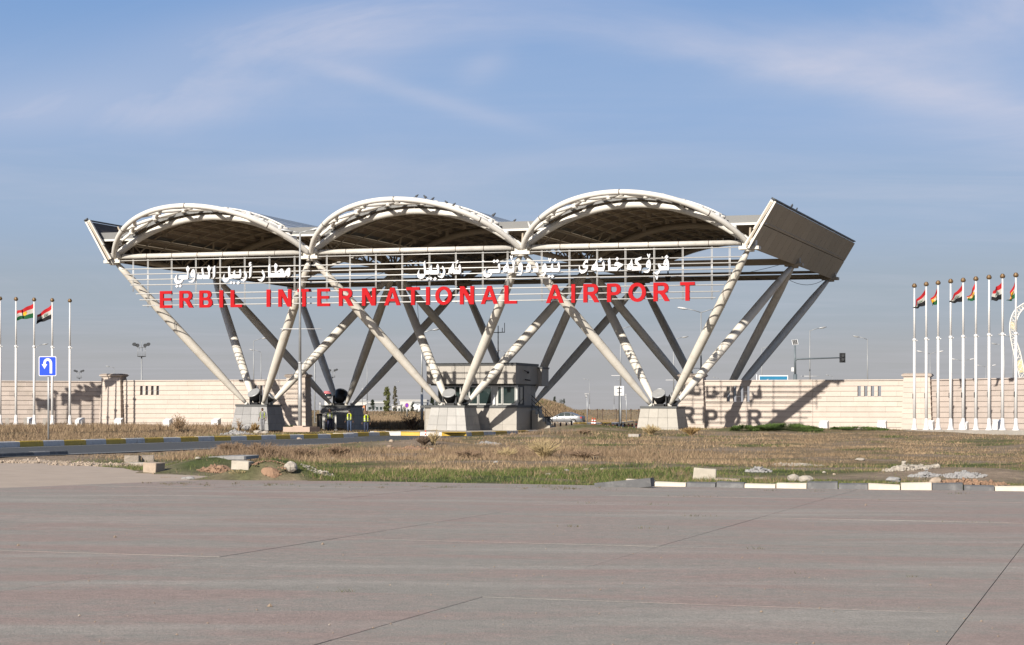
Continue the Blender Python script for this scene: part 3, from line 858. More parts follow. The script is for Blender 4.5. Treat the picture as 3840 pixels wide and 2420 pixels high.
# vault sheets: long strips running through the gate, each with its raised seam
NS = 24
for i in range(3):
    for k in range(NS):
        x0 = xv + (BAY - 2 * xv) * k / NS; x1 = xv + (BAY - 2 * xv) * (k + 1) / NS
        b = MB()
        p = [G(i * BAY + x, v, HN + roofz(x) + dz) for dz in (-.07, 0) for (x, v) in ((x0 + .006, RV0), (x1 - .006, RV0), (x1 - .006, RV1), (x0 + .006, RV1))]
        b.hexa(p, 0); b.m[-6] = 1        # first face of hexa is the underside
        b.beam(G(i * BAY + x0, RV0, HN + roofz(x0) + .02), G(i * BAY + x0, RV1, HN + roofz(x0) + .02), .03, .07, 0)
        b.build('roof_sheet', [M['roof'], M['soffit']], gate)
    # ribs under the sheets, running through, and cross purlins
    for k in range(1, 12):
        x = xv + (BAY - 2 * xv) * k / 12
        b = MB(); b.beam(G(i * BAY + x, RV0 + .25, HN + roofz(x) - .19), G(i * BAY + x, RV1 - .25, HN + roofz(x) - .19), .09, .22, 0)
        b.build('purlin', M['purlin'], gate)
    for k in range(13):
        v = RV0 + .4 + (RV1 - RV0 - .8) * k / 12
        b = MB(); b.tube([G(i * BAY + xv + (BAY - 2 * xv) * q / 16, v, HN + roofz(xv + (BAY - 2 * xv) * q / 16) - .36) for q in range(17)], .05, 6, 0)
        b.build('rib', M['truss'], gate)
    for k in range(1, 12, 2):
        x = xv + (BAY - 2 * xv) * k / 12
        for q in range(1, 12, 2):
            v = RV0 + .4 + (RV1 - RV0 - .8) * q / 12
            b = MB(); b.box(G(i * BAY + x, v, HN + roofz(x) - .42), (.13, .13, .16), 0, rz=PSI); b.build('connector', M['truss'], gate)
    for v, sg in ((RV0 - .012, -1), (RV1 + .012, 1)):
        for k in range(NS):
            x0 = xv + (BAY - 2 * xv) * k / NS + .005; x1 = xv + (BAY - 2 * xv) * (k + 1) / NS - .005
            b = MB(); p = []
            for dz in (-.30, .0):
                p += [G(i * BAY + x0, v - .02, HN + roofz(x0) + dz), G(i * BAY + x1, v - .02, HN + roofz(x1) + dz), G(i * BAY + x1, v + .01, HN + roofz(x1) + dz), G(i * BAY + x0, v + .01, HN + roofz(x0) + dz)]
            b.hexa(p, 0); b.build('fascia', M['fascia'], gate)
    # white front edge lip of the vault
    for v in (RV0, RV1):
        b = MB(); b.tube([G(i * BAY + xv + (BAY - 2 * xv) * q / 24, v + (-.06 if v < 1 else .06), HN + roofz(xv + (BAY - 2 * xv) * q / 24) + .03) for q in range(25)], .055, 8, 0)
        b.build('edge_lip', M['whitearch'], gate)
# valley gutters between the vaults and out to the end panels
EA, EBZ = 1.62, 2.42                 # the end panels lean out by EA and rise by EBZ
def valley(u0, u1):
    b = MB()
    p = [G(u, v, HN + z) for z in (VAL_B, VAL_T) for (u, v) in ((u0, RV0 + .4), (u1, RV0 + .4), (u1, RV1 - .4), (u0, RV1 - .4))]
    b.hexa(p, 0); b.m[0] = 1
    g_ = b.build('valley_gutter', [M['gutter'], M['soffit']], gate)
    l = MB(); l.beam(G(u0, RV0 + .33, HN + VAL_B - .02), G(u1, RV0 + .33, HN + VAL_B - .02), .12, .13, 0); l.build('lip', M['whitearch'], g_)
valley(BAY - xv, BAY + xv); valley(2 * BAY - xv, 2 * BAY + xv)
pe = EA * (VAL_T / EBZ)
valley(3 * BAY - xv, 3 * BAY + pe - .12); valley(-pe + .12, xv)
# end panels, two rows of tall sheets leaning outwards
PV0, PV1 = -.75, DEP + .75
for side, ue in ((1, 3 * BAY), (-1, 0.0)):
    def pp(v, s, o=0.0):
        return G(ue + side * (.10 + EA * s + o * EBZ / 2.9), v, HN - .30 + (EBZ + .30) * s - o * side * 0 - o * EA / 2.9)
    ep = MB(); np_ = 18
    back_ = MB(); q = [pp(PV0, 0, -.08), pp(PV1, 0, -.08), pp(PV1, 1, -.08), pp(PV0, 1, -.08)]
    q2 = [pp(PV0, 0, -.03), pp(PV1, 0, -.03), pp(PV1, 1, -.03), pp(PV0, 1, -.03)]
    back_.hexa(q + q2, 0)
    epo = back_.build('end_panel', M['panelgap'], gate)
    va, vb = PV0, PV1
    for k in range(np_):
        v0 = va + (vb - va) * k / np_ + .012; v1 = va + (vb - va) * (k + 1) / np_ - .012
        for s0, s1 in ((.004, .502), (.518, .996)):
            b = MB(); b.hexa([pp(v0, s0, -.03), pp(v1, s0, -.03), pp(v1, s1, -.03), pp(v0, s1, -.03), pp(v0, s0, .02), pp(v1, s0, .02), pp(v1, s1, .02), pp(v0, s1, .02)], 0)
            b.build('panel_sheet', M['panel'], epo)
    b = MB(); b.beam(pp(va - .03, -.02, 0), pp(va - .03, 1.03, 0), .07, .12, 0); b.beam(pp(va + .06, .35, -.25), pp(va + .06, 1.0, -.2), .2, .2, 0); b.beam(pp(va + .06, -.0, -.3), pp(va + .06, .40, -.22), .13, .13, 0); b.build('edge_frame', M['white'], epo)
    b = MB(); b.beam(pp(va - .1, 1.03, -.10), pp(vb, 1.03, -.10), .20, .08, 0); b.tube([pp(va - .12, 1.03, -.28), pp(va - .12, 1.04, .03)], .06, 8, 0); b.build('cap_strip', M['cope'], epo)
    for q in range(9):                # frames behind the sheets
        v = va + (vb - va) * q / 8
        b = MB(); b.beam(pp(v, 0, -.2), pp(v, .97, -.2), .1, .12, 0); b.build('panel_rib', M['truss'], epo)
# lengthwise trusses under the valleys
for i in range(4):
    top = [G(i * BAY, v, HN + VAL_B - .12) for v in np.linspace(.2, DEP - .2, 13)]
    for j in range(2):
        b = MB(); b.tube([Nd(i, j), Nd(i, j + 1)], .19, 12, 0); b.build('bottom_chord', M['truss'], gate)
    b = MB(); b.tube([top[0], top[-1]], .12, 10, 0); b.build('top_chord', M['truss'], gate)
    bot = [G(i * BAY, v, HN) for v in np.linspace(0, DEP, 13)]
    for k in range(13):
        b = MB(); b.tube([bot[k], top[k]], .07, 8, 0); b.build('web', M['truss'], gate)
        if k < 12:
            b = MB(); b.tube([bot[k] if k % 2 == 0 else top[k], top[k + 1] if k % 2 == 0 else bot[k + 1]], .06, 8, 0); b.build('web', M['truss'], gate)
    # side chords and fans that carry the vault edges
    for sg in (-1, 1):
        if (i == 0 and sg < 0) or (i == 3 and sg > 0): continue
        x = i * BAY + sg * xv
        b = MB(); b.tube([G(x, 0, HN + 1.35), G(x, DEP, HN + 1.35)], .10, 8, 0); b.build('side_chord', M['truss'], gate)
        for k in range(13):
            v = DEP * k / 12
            b = MB(); b.tube([bot[k], G(x, v, HN + 1.35)], .05, 6, 0); b.build('web', M['truss'], gate)
        for dv_ in (-4.9, -2.45, 2.45, 4.9):
            b = MB(); b.tube([Nd(i, 1, .05), G(x + sg * .9, DEP / 2 + dv_, HN + roofz(xv + .9) - .3)], .07, 6, 0); b.build('fan_strut', M['truss'], gate)
# cables with their little dampers, strung under the canopy
def cable(pts, rad=.018, lbl=None, damp=None):
    b = MB(); b.tube(pts, rad, 5, 0)
    if damp is not None: b.tube([damp - (pts[1] - pts[0]).normalized() * .25, damp + (pts[1] - pts[0]).normalized() * .25], .05, 6, 0)
    return b.build('cable', M['black'], gate)
def sag(a, c, d, n=9): return [a.lerp(c, t) - Vector((0, 0, d * 4 * t * (1 - t))) for t in np.linspace(0, 1, n)]
for i in range(3):
    a_, c_ = Nd(i, 2, .1, .4), Nd(i + 1, 1, -.1, -.4); cable(sag(a_, c_, .55), damp=a_.lerp(c_, .35) - Vector((0, 0, .5)))
    a_, c_ = Nd(i, 1, -.3, .4), Nd(i + 1, 2, -.2, -.4); cable(sag(a_, c_, .35), damp=a_.lerp(c_, .7) - Vector((0, 0, .3)))
cable(sag(at(2952, 1046, 139.5), G(3 * BAY - .3, DEP - .4, HN - .3), .45))
a_ = Nd(1, 1, -.2, 1.7); cable([a_, a_ + Vector((.15, 0, -3)), a_ + Vector((.45, 0, -6.2)), G(1.5 * BAY - 2.6, 9.4, 4.62)], .015)

# ---------------------------------------------------------------- airport sign hung below the tie pipe
VS0 = -.30
sign = thing('airport_sign', 'open rod sign reading ERBIL INTERNATIONAL AIRPORT in red under white Arabic script', 'sign', G(1.5 * BAY, VS0, HN - 3))
def Gs(px, py, v=VS0): u, w_ = onplane(px, py, v); return G(u, v, w_)
VB = VS0 + .17
def rod_line(xl, yl, xr, yr):
    ul, wl = onplane(xl, yl, VB); ur, wr = onplane(xr, yr, VB)
    w_ = (wl + wr) / 2
    b = MB(); b.tube([G(ul, VB, w_), G(ur, VB, w_)], .038, 8, 0); b.build('rail', M['rod'], sign); return w_
lines = [((456, 1011), (2782, 962)), ((466.6, 1032), (2770, 983)), ((479, 1051), (2755, 1007)), ((490, 1070), (2740, 1031)), ((510, 1104), (2716, 1067)), ((524, 1126), (2699, 1092)), ((535, 1147), (2684, 1116.5))]
ws = [rod_line(*l, *r) for l, r in lines]
for px in (499, 554, 643, 734, 825, 917, 1010, 1104, 1225, 1312, 1409, 1508, 1610, 1709, 1810, 1903, 2031, 2135, 2239, 2345, 2453, 2560, 2669, 2736):
    u, _ = onplane(px, 1050, VB)
    lo = ws[6] - .12
    if px in (499,): lo = ws[3] - .45
    if px in (2736,): lo = ws[3] - .45
    b = MB()
    for o in (-.035, .035): b.tube([G(u + o, VB + .03, HN - .16), G(u + o, VB + .03, lo)], .018, 6, 0)
    b.build('hanger', M['rod'], sign)
def extrude_shape(name, loops, m, dpt, parent, v0=VS0):
    """loops: closed outlines in (u, w) on the sign plane; inner loops make holes"""
    u0 = sum(p[0] for p in loops[0]) / len(loops[0]); w0 = sum(p[1] for p in loops[0]) / len(loops[0])
    cu = bpy.data.curves.new(name, 'CURVE'); cu.dimensions = '2D'; cu.fill_mode = 'BOTH'; cu.extrude = dpt / 2
    for lp in loops:
        sp = cu.splines.new('POLY'); sp.points.add(len(lp) - 1)
        for q, p in zip(sp.points, lp): q.co = (p[0] - u0, p[1] - w0, 0, 1)
        sp.use_cyclic_u = True
    tmp = bpy.data.objects.new('tmp', cu); COL.objects.link(tmp)
    dg = bpy.context.evaluated_depsgraph_get()
    me = bpy.data.meshes.new_from_object(tmp.evaluated_get(dg))
    bpy.data.objects.remove(tmp); bpy.data.curves.remove(cu)
    me.name = name
    wl = world_loc(parent)
    for vtx in me.vertices:
        p = G(vtx.co.x + u0, v0 + dpt / 2 - vtx.co.z, vtx.co.y + w0)
        vtx.co = p - wl
    bm = bmesh.new(); bm.from_mesh(me); bmesh.ops.recalc_face_normals(bm, faces=bm.faces[:]); bm.to_mesh(me); bm.free()
    me.materials.clear(); me.materials.append(m)
    o = bpy.data.objects.new(name, me); COL.objects.link(o); o.parent = parent
    return o
def arcp(cx, cy, rx, ry, a0, a1, n=10): return [(cx + rx * math.cos(R(a0 + (a1 - a0) * k / n)), cy + ry * math.sin(R(a0 + (a1 - a0) * k / n))) for k in range(n + 1)]
hs = .165
LET = {
 'E': [[(0, 0), (1, 0), (1, hs), (.29, hs), (.29, .425), (.93, .425), (.93, .585), (.29, .585), (.29, 1 - hs), (.98, 1 - hs), (.98, 1), (0, 1)]],
 'I': [[(0, 0), (1, 0), (1, 1), (0, 1)]],
 'L': [[(0, 0), (1, 0), (1, hs), (.31, hs), (.31, 1), (0, 1)]],
 'T': [[(.36, 0), (.64, 0), (.64, 1 - hs), (1, 1 - hs), (1, 1), (0, 1), (0, 1 - hs), (.36, 1 - hs)]],
 'N': [[(0, 0), (.26, 0), (.26, .62), (.70, 0), (1, 0), (1, 1), (.74, 1), (.74, .37), (.30, 1), (0, 1)]],
 'A': [[(0, 0), (.235, 0), (.315, .225), (.685, .225), (.765, 0), (1, 0), (.62, 1), (.385, 1)], [(.375, .385), (.50, .76), (.625, .385)]],
 'O': [arcp(.5, .5, .5, .515, 0, 345, 23), arcp(.5, .5, .275, .33, 0, 345, 23)],
 'P': [[(0, 0), (.29, 0), (.29, .37), (.55, .37)] + arcp(.60, .685, .40, .315, -90, 90, 10) + [(0, 1)], [(.29, .535), (.55, .535)] + arcp(.57, .685, .13, .15, -90, 90, 6) + [(.29, .835)]],
 'R': [[(0, 0), (.255, 0), (.255, .41), (.36, .41), (.47, .33), (.70, 0), (1, 0), (.80, .31), (.70, .42)] + arcp(.60, .715, .33, .285, -62, 90, 10) + [(0, 1)], [(.255, .575), (.52, .575)] + arcp(.56, .71, .12, .13, -90, 90, 6) + [(.255, .84)]],
 'B': [[(0, 0), (.55, 0)] + arcp(.64, .285, .36, .285, -90, 60, 10) + [(.76, .545)] + arcp(.60, .755, .32, .245, -40, 90, 8) + [(0, 1)],
       [(.27, .16), (.56, .16)] + arcp(.58, .29, .13, .13, -90, 90, 6) + [(.27, .42)], [(.27, .585), (.52, .585)] + arcp(.54, .715, .12, .125, -90, 90, 6) + [(.27, .84)]],
}
WORDS = [('E', 599, 644), ('R', 672, 724), ('B', 747, 796), ('I', 822, 836), ('L', 864, 907),
         ('I', 999, 1013), ('N', 1043, 1092), ('T', 1115, 1164), ('E', 1189, 1236), ('R', 1270, 1324), ('N', 1357, 1408), ('A', 1440, 1501), ('T', 1523, 1573), ('I', 1597, 1611), ('O', 1632, 1694), ('N', 1724, 1777), ('A', 1803, 1866), ('L', 1891, 1938),
         ('A', 2047, 2113), ('I', 2142, 2156), ('R', 2187, 2247), ('P', 2276, 2328), ('O', 2356, 2422), ('R', 2450, 2511), ('T', 2550, 2605)]
def ybase(px): return 1155.5 + (1128.5 - 1155.5) * (px - 620) / (2578 - 620) + 2.0 * math.sin(PI * (px - 620) / 1958) 
def ytop(px): return 1092 + (1058 - 1092) * (px - 620) / (2578 - 620) + 1.5 * math.sin(PI * (px - 620) / 1958)
for ch, xa, xb in WORDS:
    xm = (xa + xb) / 2
    ua, _ = onplane(xa, 1100, VS0); ub, _ = onplane(xb, 1100, VS0)
    _, wa = onplane(xm, ybase(xm), VS0); _, wb = onplane(xm, ytop(xm), VS0)
    extrude_shape('letter', [[(ua + (ub - ua) * x, wa + (wb - wa) * y) for x, y in lp] for lp in LET[ch]], M['red'], .13, sign)
def circ(cx, cy, r, n=10): return [(cx + r * math.cos(2 * PI * k / n), cy + r * math.sin(2 * PI * k / n)) for k in range(n)]
def dia(cx, cy, r): return [[(cx - r, cy + r * .1), (cx - r * .05, cy + r), (cx + r, cy - r * .05), (cx, cy - r)]]
SCRIPT = [
 ((640, 980), [
  [[(635,175),(575,280),(600,360),(618,420),(620,520),(330,535),(300,600),(300,640),(350,655),(400,690),(415,710),(330,735),(240,715),(225,650),(220,570),(255,475),(210,530),(165,600),(140,690),(150,780),(200,840),(280,855),(370,830),(430,780),(475,690),(640,680),(660,600),(668,480),(665,400),(685,340),(720,275),(660,210)]],
  dia(230, 940, 58), dia(355, 930, 62),
  [[(840,290),(790,340),(755,430),(745,500),(760,570),(810,605),(860,600),(885,570),(885,620),(840,690),(760,750),(650,770),(720,795),(820,800),(880,740),(915,640),(925,540),(920,430),(890,330)], circ(824, 440, 23)],
  [[(1425,150),(1370,260),(1400,350),(1412,420),(1412,510),(1255,510),(1230,400),(1190,225),(1150,320),(1170,420),(1180,520),(1045,520),(1030,440),(1010,520),(985,620),(1000,670),(1170,670),(1190,620),(1215,670),(1450,665),(1470,560),(1468,370),(1525,260),(1460,200)]],
  [[(1650,165),(1580,260),(1585,600),(1600,670),(1660,560),(1670,400),(1668,175)]],
  [[(2200,185),(2155,270),(2175,600),(2100,650),(2030,640),(2010,580),(2025,465),(1985,540),(1950,650),(1970,730),(2030,785),(2090,790),(2150,750),(2210,660),(2337,645),(2355,605),(2372,650),(2617,640),(2657,500),(2647,380),(2607,290),(2562,390),(2597,450),(2592,500),(2417,500),(2417,350),(2402,340),(2342,420),(2342,500),(2235,500),(2225,200)]]]),
 ((860, 975), [
  dia(65, 858, 55), dia(175, 868, 55), dia(330, 865, 66),
  [[(580,415),(545,510),(590,560),(595,620),(560,690),(490,735),(410,735),(470,790),(550,818),(610,760),(650,670),(660,580),(640,490)]],
  [[(830,225),(760,320),(750,400),(748,640),(755,705),(815,600),(830,440)]],
  [[(790,80),(745,110),(728,165),(745,210),(735,250),(765,250),(825,200),(828,165),(790,150),(770,135),(825,125),(820,95)]],
  [[(1240,375),(1210,480),(1265,560),(1270,620),(1220,700),(1130,735),(1055,735),(1130,800),(1220,822),(1280,760),(1320,680),(1335,600),(1310,480)]],
  [[(1520,150),(1460,240),(1465,640),(1470,660),(2095,650),(2130,575),(2240,645),(2285,530),(2290,430),(2275,310),(2240,300),(2170,340),(2120,420),(2105,490),(2060,490),(2040,420),(2000,350),(1960,325),(1890,370),(1770,460),(1770,310),(1820,215),(1760,150),(1730,125),(1680,215),(1705,330),(1712,495),(1545,500),(1530,160)], [(1810,490),(1850,450),(1890,445),(1930,490)], [(2175,430),(2195,410),(2212,440),(2195,455)]]]),
 ((1550, 965), [
  [[(430,130),(380,210),(400,500),(410,600),(400,640),(300,680),(230,640),(205,560),(230,450),(190,510),(150,610),(150,700),(185,780),(270,820),(350,800),(410,740),(455,650),(590,650),(615,605),(640,650),(935,645),(965,520),(970,390),(910,245),(860,350),(895,420),(905,490),(690,490),(685,310),(670,305),(605,400),(600,490),(465,490),(445,200)]],
  dia(535, 810, 62), dia(655, 805, 64), dia(815, 815, 70),
  [[(1090,325),(1070,400),(1125,500),(1130,580),(1080,660),(1000,705),(905,695),(960,750),(1070,795),(1130,740),(1180,650),(1205,540),(1170,410)]],
  [[(1495,200),(1450,310),(1440,350),(1350,420),(1330,480),(1310,590),(1450,620),(1490,550),(1510,630),(1760,625),(1790,520),(1795,400),(1740,260),(1690,350),(1725,420),(1730,470),(1550,470),(1525,400),(1510,260)], [(1420,465),(1468,410),(1480,465)]],
  [[(1660,110),(1620,150),(1625,200),(1615,250),(1640,245),(1705,185),(1660,175),(1650,150),(1695,150),(1690,120)]]]),
 ((1790, 945), [
  [[(815,425),(765,530),(800,600),(805,645),(420,660),(390,720),(400,770),(470,790),(500,820),(430,845),(350,840),(310,790),(300,700),(330,605),(280,680),(235,760),(225,850),(260,930),(350,970),(450,945),(520,890),(560,795),(835,785),(860,680),(860,540)]],
  dia(630, 355, 68), dia(750, 348, 68),
  [[(1345,290),(1290,390),(1325,470),(1335,560),(1335,630),(1185,630),(1165,500),(1130,370),(1085,440),(1085,490),(1000,560),(975,630),(950,740),(1090,770),(1125,690),(1150,785),(1370,775),(1395,650),(1385,490),(1430,410),(1370,340)], [(1045,620),(1095,560),(1115,620)]],
  [[(1235,135),(1225,165),(1280,305),(1295,300),(1335,160),(1325,135),(1305,140),(1285,215),(1265,145)]],
  [[(1620,395),(1560,470),(1535,570),(1540,650),(1575,700),(1630,700),(1665,660),(1650,760),(1580,830),(1450,865),(1530,880),(1640,880),(1690,780),(1705,650),(1700,500),(1670,415)], circ(1605, 537, 25)],
  [[(1925,415),(1870,500),(1840,610),(1825,760),(1900,775),(1970,740),(2010,660),(2020,550),(1995,480)], [(1875,610),(1895,560),(1945,600),(1930,630),(1885,630)]],
  [[(2215,390),(2180,460),(2215,520),(2240,570),(2245,615),(2110,625),(2095,765),(2290,765),(2300,650),(2295,540),(2270,450)]]]),
 ((1960, 945), [
  [[(1350,380),(1300,480),(1330,550),(1335,605),(1140,605),(1130,440),(1115,435),(1060,520),(1055,610),(905,615),(885,500),(850,440),(810,440),(765,510),(730,600),(725,680),(750,740),(820,745),(800,800),(720,860),(625,875),(700,905),(800,915),(850,850),(885,755),(1045,750),(1065,710),(1090,755),(1375,745),(1400,640),(1405,530)], circ(805, 582, 22)],
  [[(975,225),(965,265),(1015,395),(1030,395),(1075,260),(1065,230),(1040,245),(1022,310),(995,235)]],
  dia(1215, 305, 70), dia(995, 920, 62), dia(1115, 925, 66)]),
 ((2150, 945), [
  [[(545,300),(470,300),(410,370),(360,470),(350,560),(380,610),(490,625),(440,665),(330,685),(260,660),(240,600),(235,480),(215,540),(205,640),(225,740),(300,820),(400,800),(490,730),(545,620),(550,530),(500,500),(430,490),(420,450),(480,390),(540,420)]],
  [[(870,300),(820,400),(820,430),(720,500),(695,570),(670,680),(830,710),(860,650),(885,730),(1145,725),(1180,600),(1180,480),(1130,345),(1075,450),(1105,510),(1115,580),(925,580),(905,450),(885,310)], [(785,555),(835,510),(845,560)]],
  dia(1037, 283, 70),
  [[(1360,230),(1305,290),(1315,715),(1640,718),(1700,620),(1840,530),(1865,460),(1800,440),(1690,385),(1640,372),(1580,400),(1550,460),(1545,530),(1620,520),(1680,535),(1640,570),(1395,570),(1385,245)]],
  dia(1645, 263, 70)]),
 ((2330, 940), [
  [[(385,320),(340,420),(340,460),(240,530),(220,590),(195,710),(350,735),(380,670),(395,755),(730,745),(750,600),(740,560),(680,500),(600,395),(750,320),(755,230),(530,310),(500,440),(540,500),(650,600),(440,600),(420,480),(400,330)], [(305,585),(355,535),(365,585)]],
  [[(1040,335),(970,400),(930,500),(930,600),(970,650),(1050,640),(1060,610),(1050,680),(980,760),(810,800),(900,835),(1000,835),(1050,780),(1090,680),(1105,560),(1100,450),(1075,360)], circ(1005, 482, 25)],
  [[(975,120),(965,155),(1020,290),(1045,290),(1085,150),(1075,120),(1050,130),(1030,200),(1000,130)]],
  [[(1720,315),(1660,320),(1610,390),(1580,490),(1590,560),(1660,570),(1720,540),(1730,590),(1500,590),(1430,490),(1410,480),(1370,550),(1400,630),(1420,700),(1390,770),(1290,815),(1200,820),(1290,890),(1350,912),(1420,850),(1470,745),(1780,735),(1795,560),(1780,420),(1755,345)], circ(1660, 435, 25)],
  dia(1700, 240, 75),
  [[(1290,935),(1275,965),(1325,1095),(1345,1095),(1390,960),(1380,930),(1360,945),(1335,1020),(1310,945)]]]),
]
for (ox, oy), glyphs in SCRIPT:
    for loops in glyphs:
        extrude_shape('letter', [[onplane(ox + x / 10.033, oy + y / 10.033, VS0) for x, y in lp] for lp in loops], M['wletter'], .12, sign)
# dark ball camera hung below the back beam
b = MB(); c_ = at(2505, 1047, 137); b.tube([c_ + Vector((0, 0, .55)), c_], .05, 8, 0); b.ball(c_, .17, 0); b.lathe(c_ + Vector((0, 0, .06)), [(.12, 0), (.2, .03), (.2, .16), (.08, .2)], 12, 0)
tag(b.build('dome_camera', M['black']), 'black dome camera hanging under the back beam above the red letter O R', 'camera')

# ---------------------------------------------------------------- stone clad plinths under the legs
def plinth(pi, pj, label, zb, gm_='granite'):
    cu_, cv_ = (pi + .5) * BAY, (.25 + .5 * pj) * DEP
    root = thing('plinth', label, 'plinth', G(cu_, cv_, zb), 0, 'stone clad plinths carrying the canopy legs')
    ht, hb_ = 1.20, 1.47; top = HP; bot = zb - .12
    def pt(a, b_, t): h = hb_ + (ht - hb_) * t; return G(cu_ + a * h, cv_ + b_ * h, bot + (top - .14 - bot) * t)
    core = MB(); k = .97
    core.hexa([pt(-k, -k, 0), pt(k, -k, 0), pt(k, k, 0), pt(-k, k, 0), pt(-k, -k, 1), pt(k, -k, 1), pt(k, k, 1), pt(-k, k, 1)], 0)
    core.build('core', M['joint'], root)
    rows = [0, .30, .66, 1.0]
    for fa in range(4):
        for r_ in range(3):
            off = 0
            xs = [-1, -.5, 0, .5, 1] if not off else [-1, -.75, -.25, .25, .75, 1]
            for x0, x1 in zip(xs[:-1], xs[1:]):
                g1 = .006
                def fp(x, t, o):
                    a, b_ = ((x, -o), (o, x), (-x, o), (-o, -x))[fa]
                    return pt(a, b_, t)
                t0, t1 = rows[r_] + .004, rows[r_ + 1] - .004
                o2 = 1.0 + random.uniform(0, .004)
                b = MB(); b.hexa([fp(x0 + g1, t0, o2), fp(x1 - g1, t0, o2), fp(x1 - g1, t0, .965), fp(x0 + g1, t0, .965), fp(x0 + g1, t1, o2), fp(x1 - g1, t1, o2), fp(x1 - g1, t1, .965), fp(x0 + g1, t1, .965)], 0)
                b.build('stone_panel', M[gm_], root)
    c = MB(); h = ht + .04
    c.hexa([G(cu_ + a * h, cv_ + b_ * h, z) for z in (top - .14, top) for a, b_ in ((-1, -1), (1, -1), (1, 1), (-1, 1))], 0)
    c.build('coping', M['cope'], root)
    return root
plinth(0, 0, 'grey clad plinth under the leftmost legs, before the pale wall', .24, 'granitegrey')
plinth(1, 0, 'bright grey clad plinth joined to the front of the guard booth', .22, 'granitemid')
plinth(2, 0, 'pale clad plinth with dry tufts at its foot, right of the bollards', .10)
plinth(0, 1, 'shaded dark plinth behind the three workers in yellow vests', .0, 'granitegrey')
plinth(1, 1, 'plinth hidden behind the guard booth', .0)
plinth(2, 1, 'plinth hidden behind the right end pillar', .0)
def spot(loc, rz, label, tilt=50, sc=1.0):
    sc *= 1.3
    root = thing('floodlight', label, 'floodlight', loc, rz, 'round floodlights standing on the plinths')
    t = R(tilt); ax = (Vector((1, 0, 0)), Vector((0, math.sin(t), math.cos(t))).cross(Vector((1, 0, 0))) * 1.0, Vector((0, -math.cos(t), math.sin(t))))
    ax = (Vector((1, 0, 0)), ax[2].cross(Vector((1, 0, 0))), ax[2])
    b = MB(); b.box((0, 0, .06 * sc), (.30 * sc, .24 * sc, .06 * sc)); b.build('base', M['black'], root, local=True)
    b = MB()
    for s_ in (-1, 1): b.box((s_ * .36 * sc, 0, .28 * sc), (.025 * sc, .10 * sc, .24 * sc))
    b.build('yoke', M['dark'], root, local=True)
    b = MB(); c = Vector((0, 0, .42 * sc)); b.lathe(c - ax[2] * .30 * sc, [(.14 * sc, 0), (.24 * sc, .06 * sc), (.30 * sc, .28 * sc), (.335 * sc, .50 * sc), (.335 * sc, .58 * sc)], 18, 0, ax=ax); d = b.build('drum', M['black'], root, local=True)
    b = MB(); b.lathe(c + ax[2] * .285 * sc, [(.30 * sc, 0), (.30 * sc, .02 * sc)], 18, 0, ax=ax); b.build('lens', M['lens'], d, local=True)
    b = MB(); b.lathe(c + ax[2] * .26 * sc, [(.34 * sc, 0), (.36 * sc, .02 * sc), (.36 * sc, .05 * sc), (.34 * sc, .07 * sc)], 18, 0, ax=ax); b.build('rim', M['galv'], d, local=True)
    return root
spot(G(.5 * BAY - .15, .25 * DEP - .15, HP), PSI + R(-14), 'round floodlight on the leftmost front plinth between the leg feet')
spot(G(.5 * BAY + .55, .25 * DEP + .35, HP), PSI + R(100), 'second floodlight facing right on the leftmost front plinth', 40, .8)
spot(G(1.5 * BAY - .20, .25 * DEP - .2, HP), PSI + R(4), 'round floodlight on the bright plinth before the guard booth')
spot(G(1.5 * BAY + .5, .25 * DEP + .3, HP), PSI + R(80), 'smaller floodlight turned right on the plinth before the booth', 40, .8)
spot(G(2.5 * BAY - .15, .25 * DEP - .2, HP), PSI + R(-6), 'round floodlight on the right-hand pale plinth')
spot(G(2.5 * BAY + .5, .25 * DEP + .35, HP), PSI + R(70), 'second floodlight facing right on the right-hand pale plinth', 40, .8)
spot(G(.5 * BAY - .1, .75 * DEP - .1, HP), PSI + R(180), 'black floodlight on the shaded plinth behind the workers', 50, 1.15)
